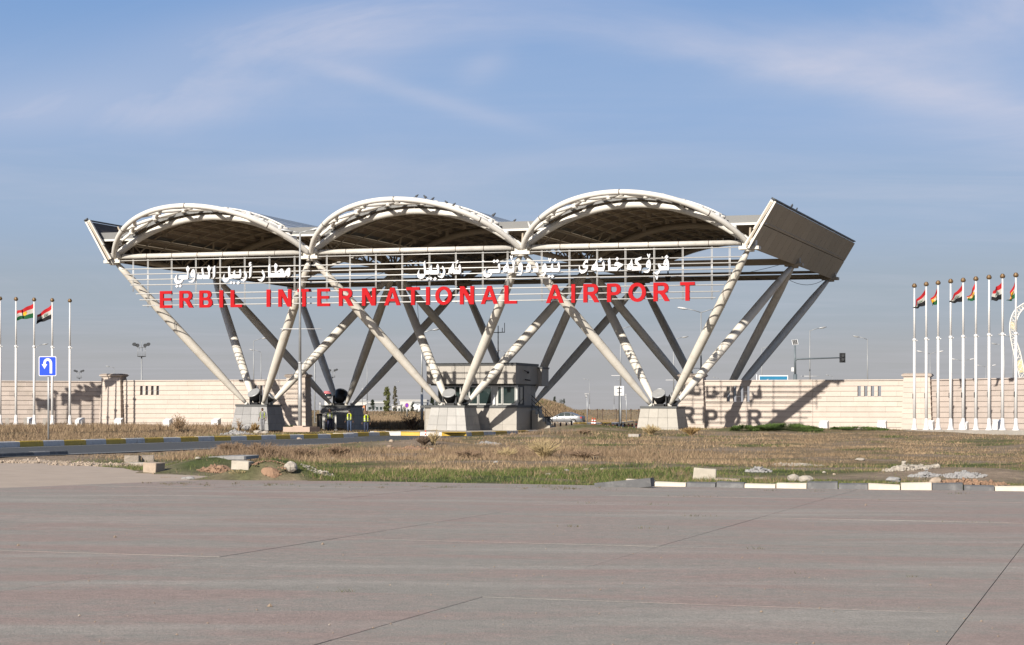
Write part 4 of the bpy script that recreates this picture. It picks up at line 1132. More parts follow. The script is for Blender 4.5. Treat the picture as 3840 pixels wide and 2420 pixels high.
# ================================================================ BOUNDARY WALLS
VW = 14.75
def stone_mesh(m, name='stone_block'):
    b = MB()
    b.hexa([(0, -.125, 0), (1, -.125, 0), (1, 1, 0), (0, 1, 0), (0, 0, 1), (1, 0, 1), (1, 1, 1), (0, 1, 1)], 0)
    return b.mesh(name, m)
SM = {'stone': stone_mesh(M['stone']), 'stonepink': stone_mesh(M['stonepink']), 'stoneright': stone_mesh(M['stoneright'])}
def stone(parent, x, y, z, lx, ly, lz, kind='stone'):
    o = bpy.data.objects.new('stone', SM[kind]); COL.objects.link(o); o.parent = parent
    o.location = (x, y, z); o.scale = (lx, ly, lz); return o
PITCH = .352
def wall(label, p0, ang, length, ztop, zbot, slits=(), slit_rows=(1, 2), blk=1.9, kind='stone', cope=True, cat='wall', nrow=None):
    root = thing('boundary_wall', label, cat, (p0[0], p0[1], ztop), ang)
    z = 0.0; r_ = 0; TH = .34
    # coping course, a touch proud
    x = 0
    while cope and x < length - .01:
        l = min(blk * 1.2, length - x)
        if length - x - l < .5: l = length - x
        s_ = stone(root, x + .004, -.03, -.07, l - .008, TH + .06, .07, kind); x += l
    z = -.07
    tops = []
    while ztop + z > zbot:
        h = .37 if r_ == 0 else PITCH
        cuts = [0.0]; off = (r_ % 2) * blk * .5
        xx = off if off > 0 else blk
        while xx < length - .4: cuts.append(xx); xx += blk + random.uniform(-.12, .12)
        cuts.append(length)
        if r_ in slit_rows and slits:
            pts = sorted(set([c for c in cuts if not any(a - .3 < c < b_ + .3 for a, b_ in slits)] + [q for s_ in slits for q in s_]))
        else: pts = cuts
        for a, b_ in zip(pts[:-1], pts[1:]):
            if r_ in slit_rows and any(abs(a - s_[0]) < 1e-6 and abs(b_ - s_[1]) < 1e-6 for s_ in slits): continue
            stone(root, a + .003, random.uniform(-.004, .004), z - h + .011, b_ - a - .006, TH, h - .016, kind)
        tops.append((z, h)); z -= h; r_ += 1
    # joint core behind the faces
    b = MB()
    if slits:
        za = tops[slit_rows[0]][0]; zb = tops[slit_rows[-1]][0] - tops[slit_rows[-1]][1]
        s0, s1 = slits[0][0] - .02, slits[-1][1] + .02
        segs = [(0.01, s0), (s1, length - .01)]
        for a, b_ in segs: b.box(((a + b_) / 2, .18, (z - .09) / 2), ((b_ - a) / 2, .13, (-z - .09) / 2))
        b.box(((s0 + s1) / 2, .18, (za - .09) / 2), ((s1 - s0) / 2, .13, (-za - .09) / 2 ))
        b.box(((s0 + s1) / 2, .18, (z + zb) / 2), ((s1 - s0) / 2, .13, (zb - z) / 2))
    else:
        b.box((length / 2, .18, (z - .09) / 2), (length / 2 - .01, .13, (-z - .09) / 2))
    b.build('wall_core', M['stonejoint'], root, local=True)
    return root
def pillar(label, u, w0, w1, d0, d1, ztop, zbot, kind='stone'):
    c = G(u, VW + .15, 0)
    root = thing('gate_pillar', label, 'pillar', (c.x, c.y, ztop), PSI)
    # rounded cap slab
    b = MB(); hw, hd = w0 / 2 + .16, d0 / 2 + .16
    for (o, za, zb_) in ((.10, -.22, -.15), (.02, -.15, -.07), (.09, -.07, -.02)):
        b.hexa([(-hw + o, -hd + o, za), (hw - o, -hd + o, za), (hw - o, hd - o, za), (-hw + o, hd - o, za), (-hw + o * .6, -hd + o * .6, zb_), (hw - o * .6, -hd + o * .6, zb_), (hw - o * .6, hd - o * .6, zb_), (-hw + o * .6, hd - o * .6, zb_)])
    b.hexa([(-hw + .03, -hd + .03, -.02), (hw - .03, -hd + .03, -.02), (hw - .03, hd - .03, -.02), (-hw + .03, hd - .03, -.02), (-hw + .22, -hd + .22, .03), (hw - .22, -hd + .22, .03), (hw - .22, hd - .22, .03), (-hw + .22, hd - .22, .03)])
    b.build('cap', M[kind], root, local=True)
    z = -.22; tot = ztop - .22 - zbot; n = max(1, round(tot / PITCH)); h = tot / n
    for k in range(n):
        t = k / n; t2 = (k + 1) / n
        wa = w0 + (w1 - w0) * t; wb = w0 + (w1 - w0) * t2 + .05; da = d0 + (d1 - d0) * t; db = d0 + (d1 - d0) * t2 + .05
        for q in range(2):
            b = MB(); x0, x1 = ((-1, -.003), (.003, 1))[q] if k % 2 else ((-1, .30), (.306, 1))[q]
            zz0, zz1 = z - h + .006, z - .004
            b.hexa([(x0 * wb / 2, -db / 2, zz0), (x1 * wb / 2, -db / 2, zz0), (x1 * wb / 2, db / 2, zz0), (x0 * wb / 2, db / 2, zz0), (x0 * wa / 2, -da / 2, zz1), (x1 * wa / 2, -da / 2, zz1), (x1 * wa / 2, da / 2, zz1), (x0 * wa / 2, da / 2, zz1)])
            b.build('stone', M[kind], root, local=True)
        z -= h
    b = MB(); b.hexa([(-w1 / 2 + .05, -d1 / 2 + .05, z), (w1 / 2 - .05, -d1 / 2 + .05, z), (w1 / 2 - .05, d1 / 2 - .05, z), (-w1 / 2 + .05, d1 / 2 - .05, z), (-w0 / 2 + .05, -d0 / 2 + .05, -.2), (w0 / 2 - .05, -d0 / 2 + .05, -.2), (w0 / 2 - .05, d0 / 2 - .05, -.2), (-w0 / 2 + .05, d0 / 2 - .05, -.2)])
    b.build('core', M['stonejoint'], root, local=True)
    return root
uL = onplane(424, 1500, VW)[0]; uLe = onplane(1116, 1500, VW)[0]; uRe = onplane(2596, 1500, VW)[0]; uR = onplane(3440, 1500, VW)[0]
ZT = 3.82
def topz(u): return ZT + KS * G(u, VW).x
pillar('stone pillar between the dirty left wall wing and the clean left wall', uL, 1.6, 1.9, .95, 1.2, 4.27 + KS * G(uL, VW).x, .2)
pillar('stone end pillar of the left wall beside the tall double lamp post', uLe, 1.50, 1.72, .95, 1.2, 4.22 + KS * G(uLe, VW).x, .1)
pillar('stone end pillar of the right wall behind the right-hand legs', uRe, 1.62, 1.95, .95, 1.2, 4.22 + KS * G(uRe, VW).x, -.1)
pillar('stone pillar behind the first flagpoles on the right', uR, 1.72, 2.0, .95, 1.2, 4.23 + KS * G(uR, VW).x, .0)
def slit_at(pxs, p0u): return [(onplane(a, 1470, VW)[0] - p0u, onplane(b_, 1470, VW)[0] - p0u) for a, b_ in pxs]
u0, u1 = uL + .80, uLe - .75
p0 = G(u0, VW)
sl = slit_at([(526, 536), (546, 556), (567, 577), (587, 597)], u0)
uj = onplane(877, 1470, VW)[0]
wall('long clean cream stone wall with four slits left of the leftmost plinth', p0, PSI, (uj - u0), ZT + KS * G((u0 + u1) / 2, VW).x, .05, sl, (1, 2))
sl = slit_at([(955, 965), (976, 986), (998, 1007)], uj + .012)
p0 = G(uj + .012, VW)
wall('short cream stone wall with slits behind the leftmost plinth and its legs', p0, PSI, (u1 - uj - .012), ZT + KS * G((u0 + u1) / 2, VW).x - .003, .05, sl, (1, 2, 3))
u0r, u1r = uRe + .85, uR - .85
p0 = G(u0r, VW); um = u0r + (u1r - u0r) * .55
sl1 = slit_at([(2725, 2737), (2749, 2761), (2775, 2787), (2799, 2811)], u0r)
wall('cream stone wall catching the shadow of the sign letters', p0, PSI, um - u0r, ZT + KS * G((u0r + u1r) / 2, VW).x, -.2, sl1, (1, 2, 3))
sl2 = slit_at([(3216, 3228), (3241, 3253), (3266, 3278), (3292, 3304)], um + .01)
p0 = G(um + .01, VW)
wall('cream stone wall with four slits left of the right flagpoles', p0, PSI, u1r - um - .01, ZT + KS * G((u0r + u1r) / 2, VW).x - .004, -.2, sl2, (1, 2))
# slits near the end of the left wall are cut into a second short length: built as dark recesses between stones
pe_ = G(uL - .80, VW); dL = Vector((-.93, -.37, 0)).normalized(); Lw = 8.5
q = Vector((pe_.x, pe_.y, 0)) + dL * Lw
wall('weathered pinkish wall wing streaked with flag shadows at the far left', q, math.atan2(-dL.y, -dL.x), Lw, 3.88, .2, (), (), 1.35, 'stonepink')
pe_ = G(uR + .85, VW + .1); dR = Vector((.436, -.90, 0)).normalized(); Lw = 15
wall('pinkish wall wing behind the row of flagpoles on the right', pe_, math.atan2(dR.y, dR.x), Lw, 3.70, -.3, (), (), 1.9, 'stoneright')
# low concrete footing under the right-hand poles and wing
# ================================================================ GUARD BOOTH
VB0 = 10.15
ub0 = onplane(1592, 1560, VB0)[0]; ub1 = onplane(1937, 1560, VB0)[0]
uu0 = onplane(1600, 1420, VB0 - .35)[0]; uu1 = onplane(1934, 1420, VB0 - .35)[0]
uw0 = onplane(1643, 1480, VB0 + .05)[0]
bo = G(ub0, VB0, 0)
booth = thing('guard_booth', 'flat-roofed stone clad guard booth with dark windows between the middle legs', 'guard booth', (bo.x, bo.y, bo.z), PSI)
WB = ub1 - ub0; DB = 4.5; Z0 = .10; ZC = 1.78; ZW = 1.94; ZH = 3.33; ZU = 4.72; ZR = 4.90
ox0, ox1 = uu0 - ub0, uu1 - ub0
b = MB(); b.box((WB / 2, DB / 2, (Z0 + ZC) / 2), (WB / 2 - .04, DB / 2 - .04, (ZC - Z0) / 2)); b.build('base_core', M['joint'], booth, local=True)
def clad(x0, x1, z0, z1, nx, zs, face, m, name='stone_panel', pr=.0):
    """cladding panels on a face: 'f' front (y=const), 'r' right (x=const), 'l' left"""
    side, cst = face
    for i in range(nx):
        a = x0 + (x1 - x0) * i / nx + .006; c = x0 + (x1 - x0) * (i + 1) / nx - .006
        for za, zb in zip(zs[:-1], zs[1:]):
            o = random.uniform(0, .005) + pr; b = MB(); zz0, zz1 = za + .004, zb - .004
            if side == 'f': b.hexa([(a, cst - o, zz0), (c, cst - o, zz0), (c, cst + .05, zz0), (a, cst + .05, zz0), (a, cst - o, zz1), (c, cst - o, zz1), (c, cst + .05, zz1), (a, cst + .05, zz1)])
            elif side == 'r': b.hexa([(cst - .05, a, zz0), (cst + o, a, zz0), (cst + o, c, zz0), (cst - .05, c, zz0), (cst - .05, a, zz1), (cst + o, a, zz1), (cst + o, c, zz1), (cst - .05, c, zz1)])
            else: b.hexa([(cst - o, a, zz0), (cst + .05, a, zz0), (cst + .05, c, zz0), (cst - o, c, zz0), (cst - o, a, zz1), (cst + .05, a, zz1), (cst + .05, c, zz1), (cst - o, c, zz1)])
            b.build(name, m, booth, local=True)
clad(.75, WB, Z0, ZC, 6, [Z0, .62, ZC], ('f', 0), M['granitebeige'])
clad(0, .75, Z0, ZC, 1, [Z0, 1.0, ZC], ('f', .04), M['granitebeige'])
clad(0, DB, Z0, ZC, 4, [Z0, .62, ZC], ('r', WB), M['granitebeige'])
clad(0, DB, Z0, ZC, 4, [Z0, .62, ZC], ('l', 0), M['granitebeige'])
b = MB(); b.box((WB / 2 - .1, DB / 2, (ZC + ZW) / 2), (WB / 2 + .22, DB / 2 + .08, (ZW - ZC) / 2)); b.build('coping', M['cope'], booth, local=True)
# window band: dark interior, frames and panes
wx0 = uw0 - ub0
b = MB(); b.box(((wx0 + WB) / 2, .06 + .35, ZW + .02), ((WB - wx0) / 2 - .1, .3, .02)); b.build('window_ledge', M['cope'], booth, local=True)
b = MB()
b.box(((wx0 + WB) / 2, DB - .15, (ZW + ZH) / 2), ((WB - wx0) / 2 - .12, .05, (ZH - ZW) / 2 - .01)); b.box((wx0 + .2, DB / 2, (ZW + ZH) / 2), (.05, DB / 2 - .2, (ZH - ZW) / 2 - .01))
b.build('inner_wall', M['joint'], booth, local=True)
b = MB(); b.box((2.6, 2.2, ZW + .45), (1.1, .35, .45)); b.box((4.3, 1.8, ZW + .4), (.3, .3, .4)); b.build('desk', M['dark'], booth, local=True)
def wx(px): return onplane(px, 1480, VB0 + .1)[0] - ub0
panes = [(1645, 1679), (1683, 1705), (1709, 1726), (1728, 1759), (1762, 1791), (1797, 1843), (1868, 1881), (1887, 1932)]
for a, c in panes:
    xa, xb = wx(a), wx(c)
    f = MB()
    for (p, q, r_, s_) in ((xa - .035, xa + .02, ZW + .04, ZH), (xb - .02, xb + .035, ZW + .04, ZH)): f.box(((p + q) / 2, .10, (r_ + s_) / 2), ((q - p) / 2, .05, (s_ - r_) / 2 - .002))
    f.box(((xa + xb) / 2, .10, ZW + .085), ((xb - xa) / 2 - .021, .045, .04)); f.box(((xa + xb) / 2, .10, ZH - .06), ((xb - xa) / 2 - .021, .045, .045))
    w_ = f.build('window', M['frame'], booth, local=True)
    g = MB(); g.box(((xa + xb) / 2, .115, (ZW + ZH) / 2 + .015), ((xb - xa) / 2 - .02, .008, (ZH - ZW) / 2 - .12)); g.build('pane', M['glass'], w_, local=True)
for a, c in ((1845, 1866), (1760.5, 1761), (1934, 1940)):
    b = MB(); xa, xb = wx(a), wx(c); b.box(((xa + xb) / 2, .14, (ZW + ZH) / 2), ((xb - xa) / 2 + .01, .04, (ZH - ZW) / 2 - .005)); b.build('mullion', M['frame'], booth, local=True)
b = MB(); xa, xb = wx(1850), wx(1858); b.box(((xa + xb) / 2, .0, ZW + .40), ((xb - xa) / 2, .02, .34)); b.build('notice', M['wletter'], booth, local=True)
f = MB()                                  # side pane near the front corner, then solid side wall
f.box((WB - .1, .25, (ZW + ZH) / 2), (.05, .06, (ZH - ZW) / 2)); f.box((WB - .1, 1.75, (ZW + ZH) / 2), (.05, .06, (ZH - ZW) / 2)); f.box((WB - .1, 1.0, ZW + .06), (.05, .68, .05)); f.box((WB - .1, 1.0, ZH - .06), (.05, .68, .05)); f.box((WB - .1, .95, (ZW + ZH) / 2), (.04, .03, (ZH - ZW) / 2 - .12))
w_ = f.build('window', M['dark'], booth, local=True)
g = MB(); g.box((WB - .09, 1.0, (ZW + ZH) / 2), (.008, .68, (ZH - ZW) / 2 - .11)); g.build('pane', M['glass'], w_, local=True)
b = MB(); b.box((WB - .2, (1.82 + DB) / 2, (ZW + ZH) / 2), (.1, (DB - 1.82) / 2, (ZH - ZW) / 2)); b.build('side_core', M['joint'], booth, local=True)
clad(1.82, DB, ZW, ZH, 3, [ZW, 2.75, ZH], ('r', WB - .09), M['granitebeige'])
b = MB(); b.box((WB / 2 + .2, DB / 2, ZH + .06), (WB / 2 - .25, DB / 2 - .05, .05)); b.build('lintel', M['cope'], booth, local=True)
# upper band, overhanging
b = MB(); b.box(((ox0 + ox1) / 2, DB / 2 - .1, (ZH + .12 + ZU) / 2), ((ox1 - ox0) / 2 - .05, DB / 2 + .2, (ZU - ZH - .12) / 2)); b.build('fascia_core', M['joint'], booth, local=True)
clad(ox0, ox1, ZH + .1, ZU, 7, [ZH + .1, ZU], ('f', -.35), M['granitebeige'])
clad(-.35, DB + .1, ZH + .1, ZU, 6, [ZH + .1, ZU], ('r', ox1), M['granitebeige'])
clad(-.35, DB + .1, ZH + .1, ZU, 6, [ZH + .1, ZU], ('l', ox0), M['granitebeige'])
b = MB(); b.box(((ox0 + ox1) / 2, DB / 2 - .12, (ZU + ZR) / 2), ((ox1 - ox0) / 2 + .05, DB / 2 + .30, (ZR - ZU) / 2)); b.build('roof_coping', M['cope'], booth, local=True)
b = MB(); b.box((ox1 + .05, DB + .9, 3.95), (.25, .8, .62)); b.build('rear_wing', M['granitebeige'], booth, local=True)
b = MB(); b.box((ox1 + .05, DB + .9, 4.63), (.30, .85, .06)); b.build('roof_coping', M['cope'], booth, local=True)
# stairs and handrail on the right
for k in range(6):
    b = MB(); b.box((WB + .25 + .27 * k, DB - .9, Z0 + (1.5 - .27 * k) / 2), (.135, .55, (1.5 - .27 * k) / 2)); b.build('step', M['granite'], booth, local=True)
b = MB()
for k in range(4): x = WB + .15 + .5 * k; z = 1.72 - .5 * k; b.tube([(x, DB - 1.5, max(.1, z - .1)), (x, DB - 1.5, z + .95)], .022, 6, 0)
for o in (.35, .65, .95): b.tube([(WB + .1, DB - 1.5, 1.72 + o), (WB + 1.7, DB - 1.5, .17 + o)], .02, 6, 0)
b.build('handrail', M['dark'], booth, local=True)
b = MB(); b.ball((ox1 + .22, 1.7, 4.25), .09, 0); b.tube([(ox1, 1.5, 4.4), (ox1 + .2, 1.6, 4.3)], .03, 6, 0); b.tube([(ox1 + .02, 1.6, 3.75), (ox1 + .28, 2.0, 3.7)], .05, 6, 0)
b.build('camera', M['black'], booth, local=True)
# aerial mast on the roof
c = at(1868, 1366, 141.5); mast = thing('aerial_mast', 'thin aerial mast with cross bar on the booth roof', 'antenna', c)
b = MB(); b.tube([c, c + Vector((0, 0, 2.75))], [.045, .03], 8, 0); b.build('pole', M['dark'], mast)
b = MB(); b.tube([c + Vector((-.42, 0, 2.25)), c + Vector((.46, 0, 2.28))], .03, 6, 0); b.build('cross_arm', M['dark'], mast)
for dx, h in ((-.42, .12), (.46, .70), (.3, .35)):
    b = MB(); b.tube([c + Vector((dx, 0, 2.25)), c + Vector((dx, 0, 2.25 + h))], .022, 6, 0); b.build('whip', M['dark'], mast)
# ================================================================ FLAGPOLES AND FLAGS
def flagpole(loc, h, label, group):
    root = thing('flagpole', label, 'flagpole', loc, 0, group)
    b = MB(); b.lathe((0, 0, 0), [(.24, 0), (.235, .03), (.16, .10), (.12, .35), (.095, .7)], 14); b.build('base', M['pole'], root, local=True)
    b = MB(); b.tube([(0, 0, .6), (0, 0, h * .62)], [.095, .082], 14); b.tube([(0, 0, h * .62), (0, 0, h - .1)], [.066, .048], 14); b.build('pole', M['pole'], root, local=True)
    b = MB(); b.lathe((0, 0, h * .62 - .05), [(.085, 0), (.12, .02), (.12, .14), (.07, .17)], 12); b.box((.12, 0, h * .62), (.06, .02, .03)); b.build('collar', M['pole'], root, local=True)
    b = MB(); b.lathe((0, 0, h - .12), [(.06, 0), (.13, .02), (.15, .08), (.155, .16), (.11, .18), (.12, .2), (.07, .26)], 14); b.build('finial', M['gold'], root, local=True)
    b = MB(); b.box((-.09, 0, 2.1), (.025, .04, .16)); b.build('cleat_box', M['dark'], root, local=True)
    return root
FC = {'red': mat('flag_red', S(185, 25, 34), .85, var=.1), 'white': mat('flag_white', S(190, 187, 182), .8, var=.04), 'green': mat('flag_green', S(16, 88, 48), .8, var=.06), 'black': mat('flag_black', S(22, 22, 26), .8), 'yellow': mat('flag_sun', S(240, 180, 40), .8)}
def flag(kind, top, wd, ht, droop, ang, label, seed):
    """hangs from the hoist at `top`, blowing away along ang, drooping as it goes"""
    root = thing('flag', label, 'flag', top, 0, 'national flags flying from the poles')
    rd = random.Random(seed)
    dx, dy = math.cos(ang), math.sin(ang); ph = rd.uniform(0, 6); am = rd.uniform(.10, .18)
    def P(s, t):       # s 0..1 along fly, t 0..1 downwards
        w_ = am * s * math.sin(7 * s + 2.2 * t + ph) * 1.3
        ss = s - .10 * s * s
        dt, db = droop
        return Vector((dx * wd * ss - dy * w_, dy * wd * ss + dx * w_, -ht * t - (dt * (1 - t) + db * t) * s ** .85 + .06 * math.sin(10 * s + 3 * t + ph) * s))
    cols = {'kurdistan': ['red', 'white', 'green'], 'iraq': ['red', 'white', 'black']}[kind]
    for k, cn in enumerate(cols):
        b = MB(); nx_, nz_ = 14, 4
        g = [[P(i / nx_, (k + j / nz_) / 3) for i in range(nx_ + 1)] for j in range(nz_ + 1)]
        nrm = Vector((-dy, dx, 0)) * .004
        for sg in (1, -1):
            base_ = len(b.v)
            for row in g: b.v += [tuple(p + nrm * sg) for p in row]
            for j in range(nz_):
                for i in range(nx_):
                    a = base_ + j * (nx_ + 1) + i; q = (a, a + 1, a + nx_ + 2, a + nx_ + 1)
                    b.f.append(q if sg > 0 else q[::-1]); b.m.append(0); b.s.append(True)
        b.build('stripe', FC[cn], root, local=True)
    def decal(pts, cn, name):
        b = MB(); nrm = Vector((-dy, dx, 0))
        for sg in (1, -1): b.poly([P(s, t) + nrm * (.014 * sg) for s, t in (pts if sg > 0 else pts[::-1])])
        b.build(name, FC[cn], root, local=True)
    if kind == 'kurdistan':
        pts = []
        for k in range(42):
            r_ = (.215 if k % 2 == 0 else .135); a = PI * 2 * k / 42; pts.append((.5 + r_ * ht / wd * math.cos(a), .5 + r_ * math.sin(a)))
        b = MB(); nrm = Vector((-dy, dx, 0)); c = P(.5, .5)
        for sg in (1, -1):
            for k in range(42):
                p, q = pts[k], pts[(k + 1) % 42]; t_ = [c + nrm * .016 * sg, P(*p) + nrm * .016 * sg, P(*q) + nrm * .016 * sg]
                b.poly(t_ if sg > 0 else t_[::-1])
        b.build('sun_emblem', FC['yellow'], root, local=True)
    else:        # the green kufic script across the white stripe
        for s0 in (.22, .56):
            for (a, c, d, e) in ((0, .565, .20, .615), (0, .45, .018, .56), (.055, .47, .075, .56), (.11, .42, .13, .56), (.17, .40, .19, .56), (.215, .40, .232, .615)):
                decal([(s0 + a, c), (s0 + d, c), (s0 + d, e), (s0 + a, e)], 'green', 'script')
    return root
HF = 9.0
GR_R = 'white flagpoles in a row before the right wall wing'; GR_L = 'white flagpoles before the left wall wing'
right = [(3429, 1612, 1072, None), (3473.5, 1612, 1066, ('iraq', 1084, .95, 1.02, (.98, .22))), (3518, 1612, 1061, ('kurdistan', 1081, .48, 1.0, (.80, .05))), (3565, 1613, 1055, None), (3612, 1613, 1051, ('iraq', 1068, .92, 1.02, (.85, .10))),
         (3659.6, 1614, 1046, ('kurdistan', 1062, .48, 1.02, (.85, .06))), (3709, 1614, 1040, None), (3759.6, 1614, 1036, ('iraq', 1060, .68, .98, (.45, .12))), (3809.6, 1615, 1032, ('kurdistan', 1056, .50, .96, (1.0, .20)))]
names = ['first', 'second', 'third', 'fourth', 'fifth', 'sixth', 'seventh', 'eighth', 'ninth']
fp0 = None
for k, (px, yb, yt, fl) in enumerate(right):
    s_ = (yb - yt) / HF; Y = FPX / s_; p = at(px, yb, Y)
    lb = names[k] + ' white flagpole from the left in the right-hand row' + (', bare' if not fl else ', flying the ' + ('red white black' if fl[0] == 'iraq' else 'red white green') + ' flag')
    if fp0 is None: fp0 = flagpole(p, HF, lb, GR_R); r_ = fp0
    else: r_ = dup(fp0, p, random.uniform(-.5, .5), lb)
    if fl:
        kd, ty, wd, ht, dr = fl
        tp = at(px, ty, Y); lbl = ('red white and black flag with green script' if kd == 'iraq' else 'red white and green sun flag') + ' on the ' + names[k] + ' right-hand pole'
        flag(kd, tp + Vector((-.055, 0, 0)), wd, ht, dr, R(180 + random.uniform(6, 24)), lbl, k)
left = [(-264, 1592, 1112, ('kurdistan', 1130, 1.25, (.5, .15))), (-198, 1592, 1112, None), (-132, 1592, 1114, ('iraq', 1132, 1.2, (.55, .2))), (-66, 1592.5, 1117, ('kurdistan', 1132, 1.2, (.5, .15))), (0.5, 1593, 1120, ('iraq', 1128, 1.2, (.5, .2))), (60, 1593, 1122, None), (128, 1593, 1124, ('kurdistan', 1139, 1.3, (.58, .18))), (196, 1593.5, 1126, ('iraq', 1143, 1.2, (.80, .36))), (262, 1594, 1128, None)]
ln = ['a', 'b', 'c', 'd', 'cut off at the frame edge', 'bare, between frame edge and green-striped flag', 'flying the red white and green sun flag', 'behind the blue sign, flying the red white black flag', 'bare, the one nearest the stone pillar']
for k, (px, yb, yt, fl) in enumerate(left):
    Y = 143.7 + (px - 60) * .0104; p = at(px, yb, Y)
    r_ = dup(fp0, p, random.uniform(-.4, .4), 'left-hand white flagpole ' + ln[k] if k > 3 else ['farthest white flagpole beyond the left edge of the picture', 'third white flagpole beyond the left edge of the picture', 'second white flagpole beyond the left edge of the picture', 'first white flagpole beyond the left edge of the picture'][min(k, 3)]); r_['group'] = GR_L; r_.scale = (1, 1, (at(px, yt, Y).z - p.z) / HF)
    if fl:
        kd, ty, wd, dr = fl
        tp = at(px, ty, Y); lbl = ('red white and black flag with green script ' if kd == 'iraq' else 'red white and green sun flag ') + {4: 'cut off by the left frame edge', 6: 'on the left poles beside the blue sign', 7: 'just above the blue U-turn sign'}.get(k, {0: 'on the farthest pole out of the frame', 2: 'on the second pole out of the frame', 3: 'on the first pole out of the frame'}.get(k, ''))
        flag(kd, tp + Vector((-.055, 0, 0)), wd, 1.03, dr, R(180 + random.uniform(2, 12)), lbl, 20 + k)

# ================================================================ ROAD SIGNS
def rrect(cx, cz, hw, hh, r, n=5):
    o = []
    for (sx, sz, a0) in ((1, 1, 0), (-1, 1, 90), (-1, -1, 180), (1, -1, 270)):
        for k in range(n + 1):
            a = R(a0 + 90 * k / n); o.append((cx + sx * (hw - r) + r * math.cos(a), cz + sz * (hh - r) + r * math.sin(a)))
    return o
def plate(b, outl, y, th, m=0):      # outline in (x, z), front facing -y
    b.poly([(x, y, z) for x, z in outl], m); b.poly([(x, y + th, z) for x, z in outl[::-1]], m)
    for i in range(len(outl)):
        (x0, z0), (x1, z1) = outl[i - 1], outl[i]
        b.poly([(x0, y, z0), (x0, y + th, z0), (x1, y + th, z1), (x1, y, z1)], m)
blue = mat('sign_blue', S(20, 75, 215), .4, var=.04); swhite = mat('sign_white', S(235, 235, 235), .45, var=.03); sred = mat('sign_red', S(190, 30, 40), .45, var=.05); syel = mat('sign_back_grey', (.42, .42, .43), .5)
Yt = 99.0; pb = at(182, 1641, Yt)
us = thing('road_sign', 'blue square U-turn sign with white arrow on a grey post at the left kerb', 'road sign', pb)
cz = at(180, 1374, Yt).z - pb.z; cx = at(180, 1374, Yt).x - pb.x; sz = 66 / FPX * Yt / 2; sh = 74 / FPX * Yt / 2
b = MB(); b.tube([(0, 0, -.2), (0, 0, cz + sh - .1)], .052, 10); b.build('post', M['galv'], us, local=True)
b = MB(); plate(b, rrect(cx, cz, sz, sh, .07), -.10, .03); pl = b.build('sign_plate', swhite, us, local=True)
b = MB(); plate(b, rrect(cx, cz, sz - .035, sh - .035, .05), -.106, .004); b.build('blue_face', blue, pl, local=True)
b = MB(); sx = sz / .44; pts = []
hook = [(.17, -.36), (.17, .14)] + [(.01 + .16 * math.cos(R(a)), .14 + .20 * math.sin(R(a))) for a in range(10, 171, 20)] + [(-.15, .08)]
hk = [Vector(q) for q in hook]; L1 = []; L2 = []
for q in range(len(hk)):
    d = (hk[min(q + 1, len(hk) - 1)] - hk[max(q - 1, 0)]).normalized(); n = Vector((-d.y, d.x)) * .062; L1.append(hk[q] - n); L2.append(hk[q] + n)
for q in range(len(hk) - 1): b.poly([(cx + sx * p.x, -.1105, cz + sx * p.y) for p in (L1[q], L1[q + 1], L2[q + 1], L2[q])])
b.poly([(cx + sx * x, -.1115, cz + sx * z) for x, z in ((-.29, .10), (-.15, -.14), (-.01, .10))])
b.build('arrow', swhite, pl, local=True)
b = MB(); b.box((cx, -.05, cz + .2), (sz * .8, .012, .02)); b.box((cx, -.05, cz - .2), (sz * .8, .012, .02)); b.build('bracket', M['galv'], us, local=True)

def backsign(shape, label, px, pyt, pyb, wpx, foot_px, foot_y, Y, face=None, post='dark', back=None):
    ft = at(foot_px, foot_y, Y); root = thing('road_sign', label, 'road sign', ft)
    zt = at(px, pyt, Y).z - ft.z; zb = at(px, pyb, Y).z - ft.z; hw = wpx / FPX * Y / 2; ox = at(px, pyt, Y).x - ft.x
    b = MB(); b.tube([(0, 0, -.1), (0, 0, zt - .05)], .045, 8); b.build('post', M[post], root, local=True)
    zc_, hh = (zt + zb) / 2, (zt - zb) / 2
    if shape == 'square': ol = rrect(ox, zc_, hw, hh, .05)
    elif shape == 'round': ol = [(ox + hw * math.cos(2 * PI * k / 28), zc_ + hh * math.sin(2 * PI * k / 28)) for k in range(28)]
    elif shape == 'triangle': ol = [(ox - hw, zb), (ox + hw, zb), (ox, zt)]
    else: ol = [(ox + hw, zt), (ox - hw, zt), (ox, zb)]
    b = MB(); plate(b, ol, .05 if face is None else -.08, .03); pl = b.build('sign_plate', back or swhite, root, local=True)
    b = MB()
    if face is None:
        for z in (zc_ + hh * .5, zc_ - hh * .4): b.box((ox, .03, z), (hw * .55, .012, .02))
        b.build('bracket', M['dark'], root, local=True)
    elif face == 'noparking':
        b = MB(); ol2 = [(ox + hw * .8 * math.cos(2 * PI * k / 24), zc_ + hh * .8 * math.sin(2 * PI * k / 24)) for k in range(24)]; plate(b, ol2, -.085, .004); b.build('blue_face', blue, pl, local=True)
        for sgn in (1, -1):
            b = MB(); d = Vector((sgn, 0, 1)).normalized(); b.beam(Vector((ox, -.092 - .003 * (sgn > 0), zc_)) - d * hh * .85, Vector((ox, -.092 - .003 * (sgn > 0), zc_)) + d * hh * .85, .006, hh * .16, 0, up=(-sgn, 0, 1)); b.build('red_bar', sred, pl, local=True)
    elif face == 'warning':
        b = MB(); c_ = (ox, (zt + 2 * zb) / 3); ol2 = [(c_[0] + (x - c_[0]) * .68, c_[1] + (z - c_[1]) * .68) for x, z in ol]; plate(b, ol2, -.085, .004); b.build('white_face', swhite, pl, local=True)
        b = MB(); b.box((ox, -.088, zb + hh * .62), (hw * .28, .003, hh * .12)); b.build('symbol', M['black'], pl, local=True)
    return root
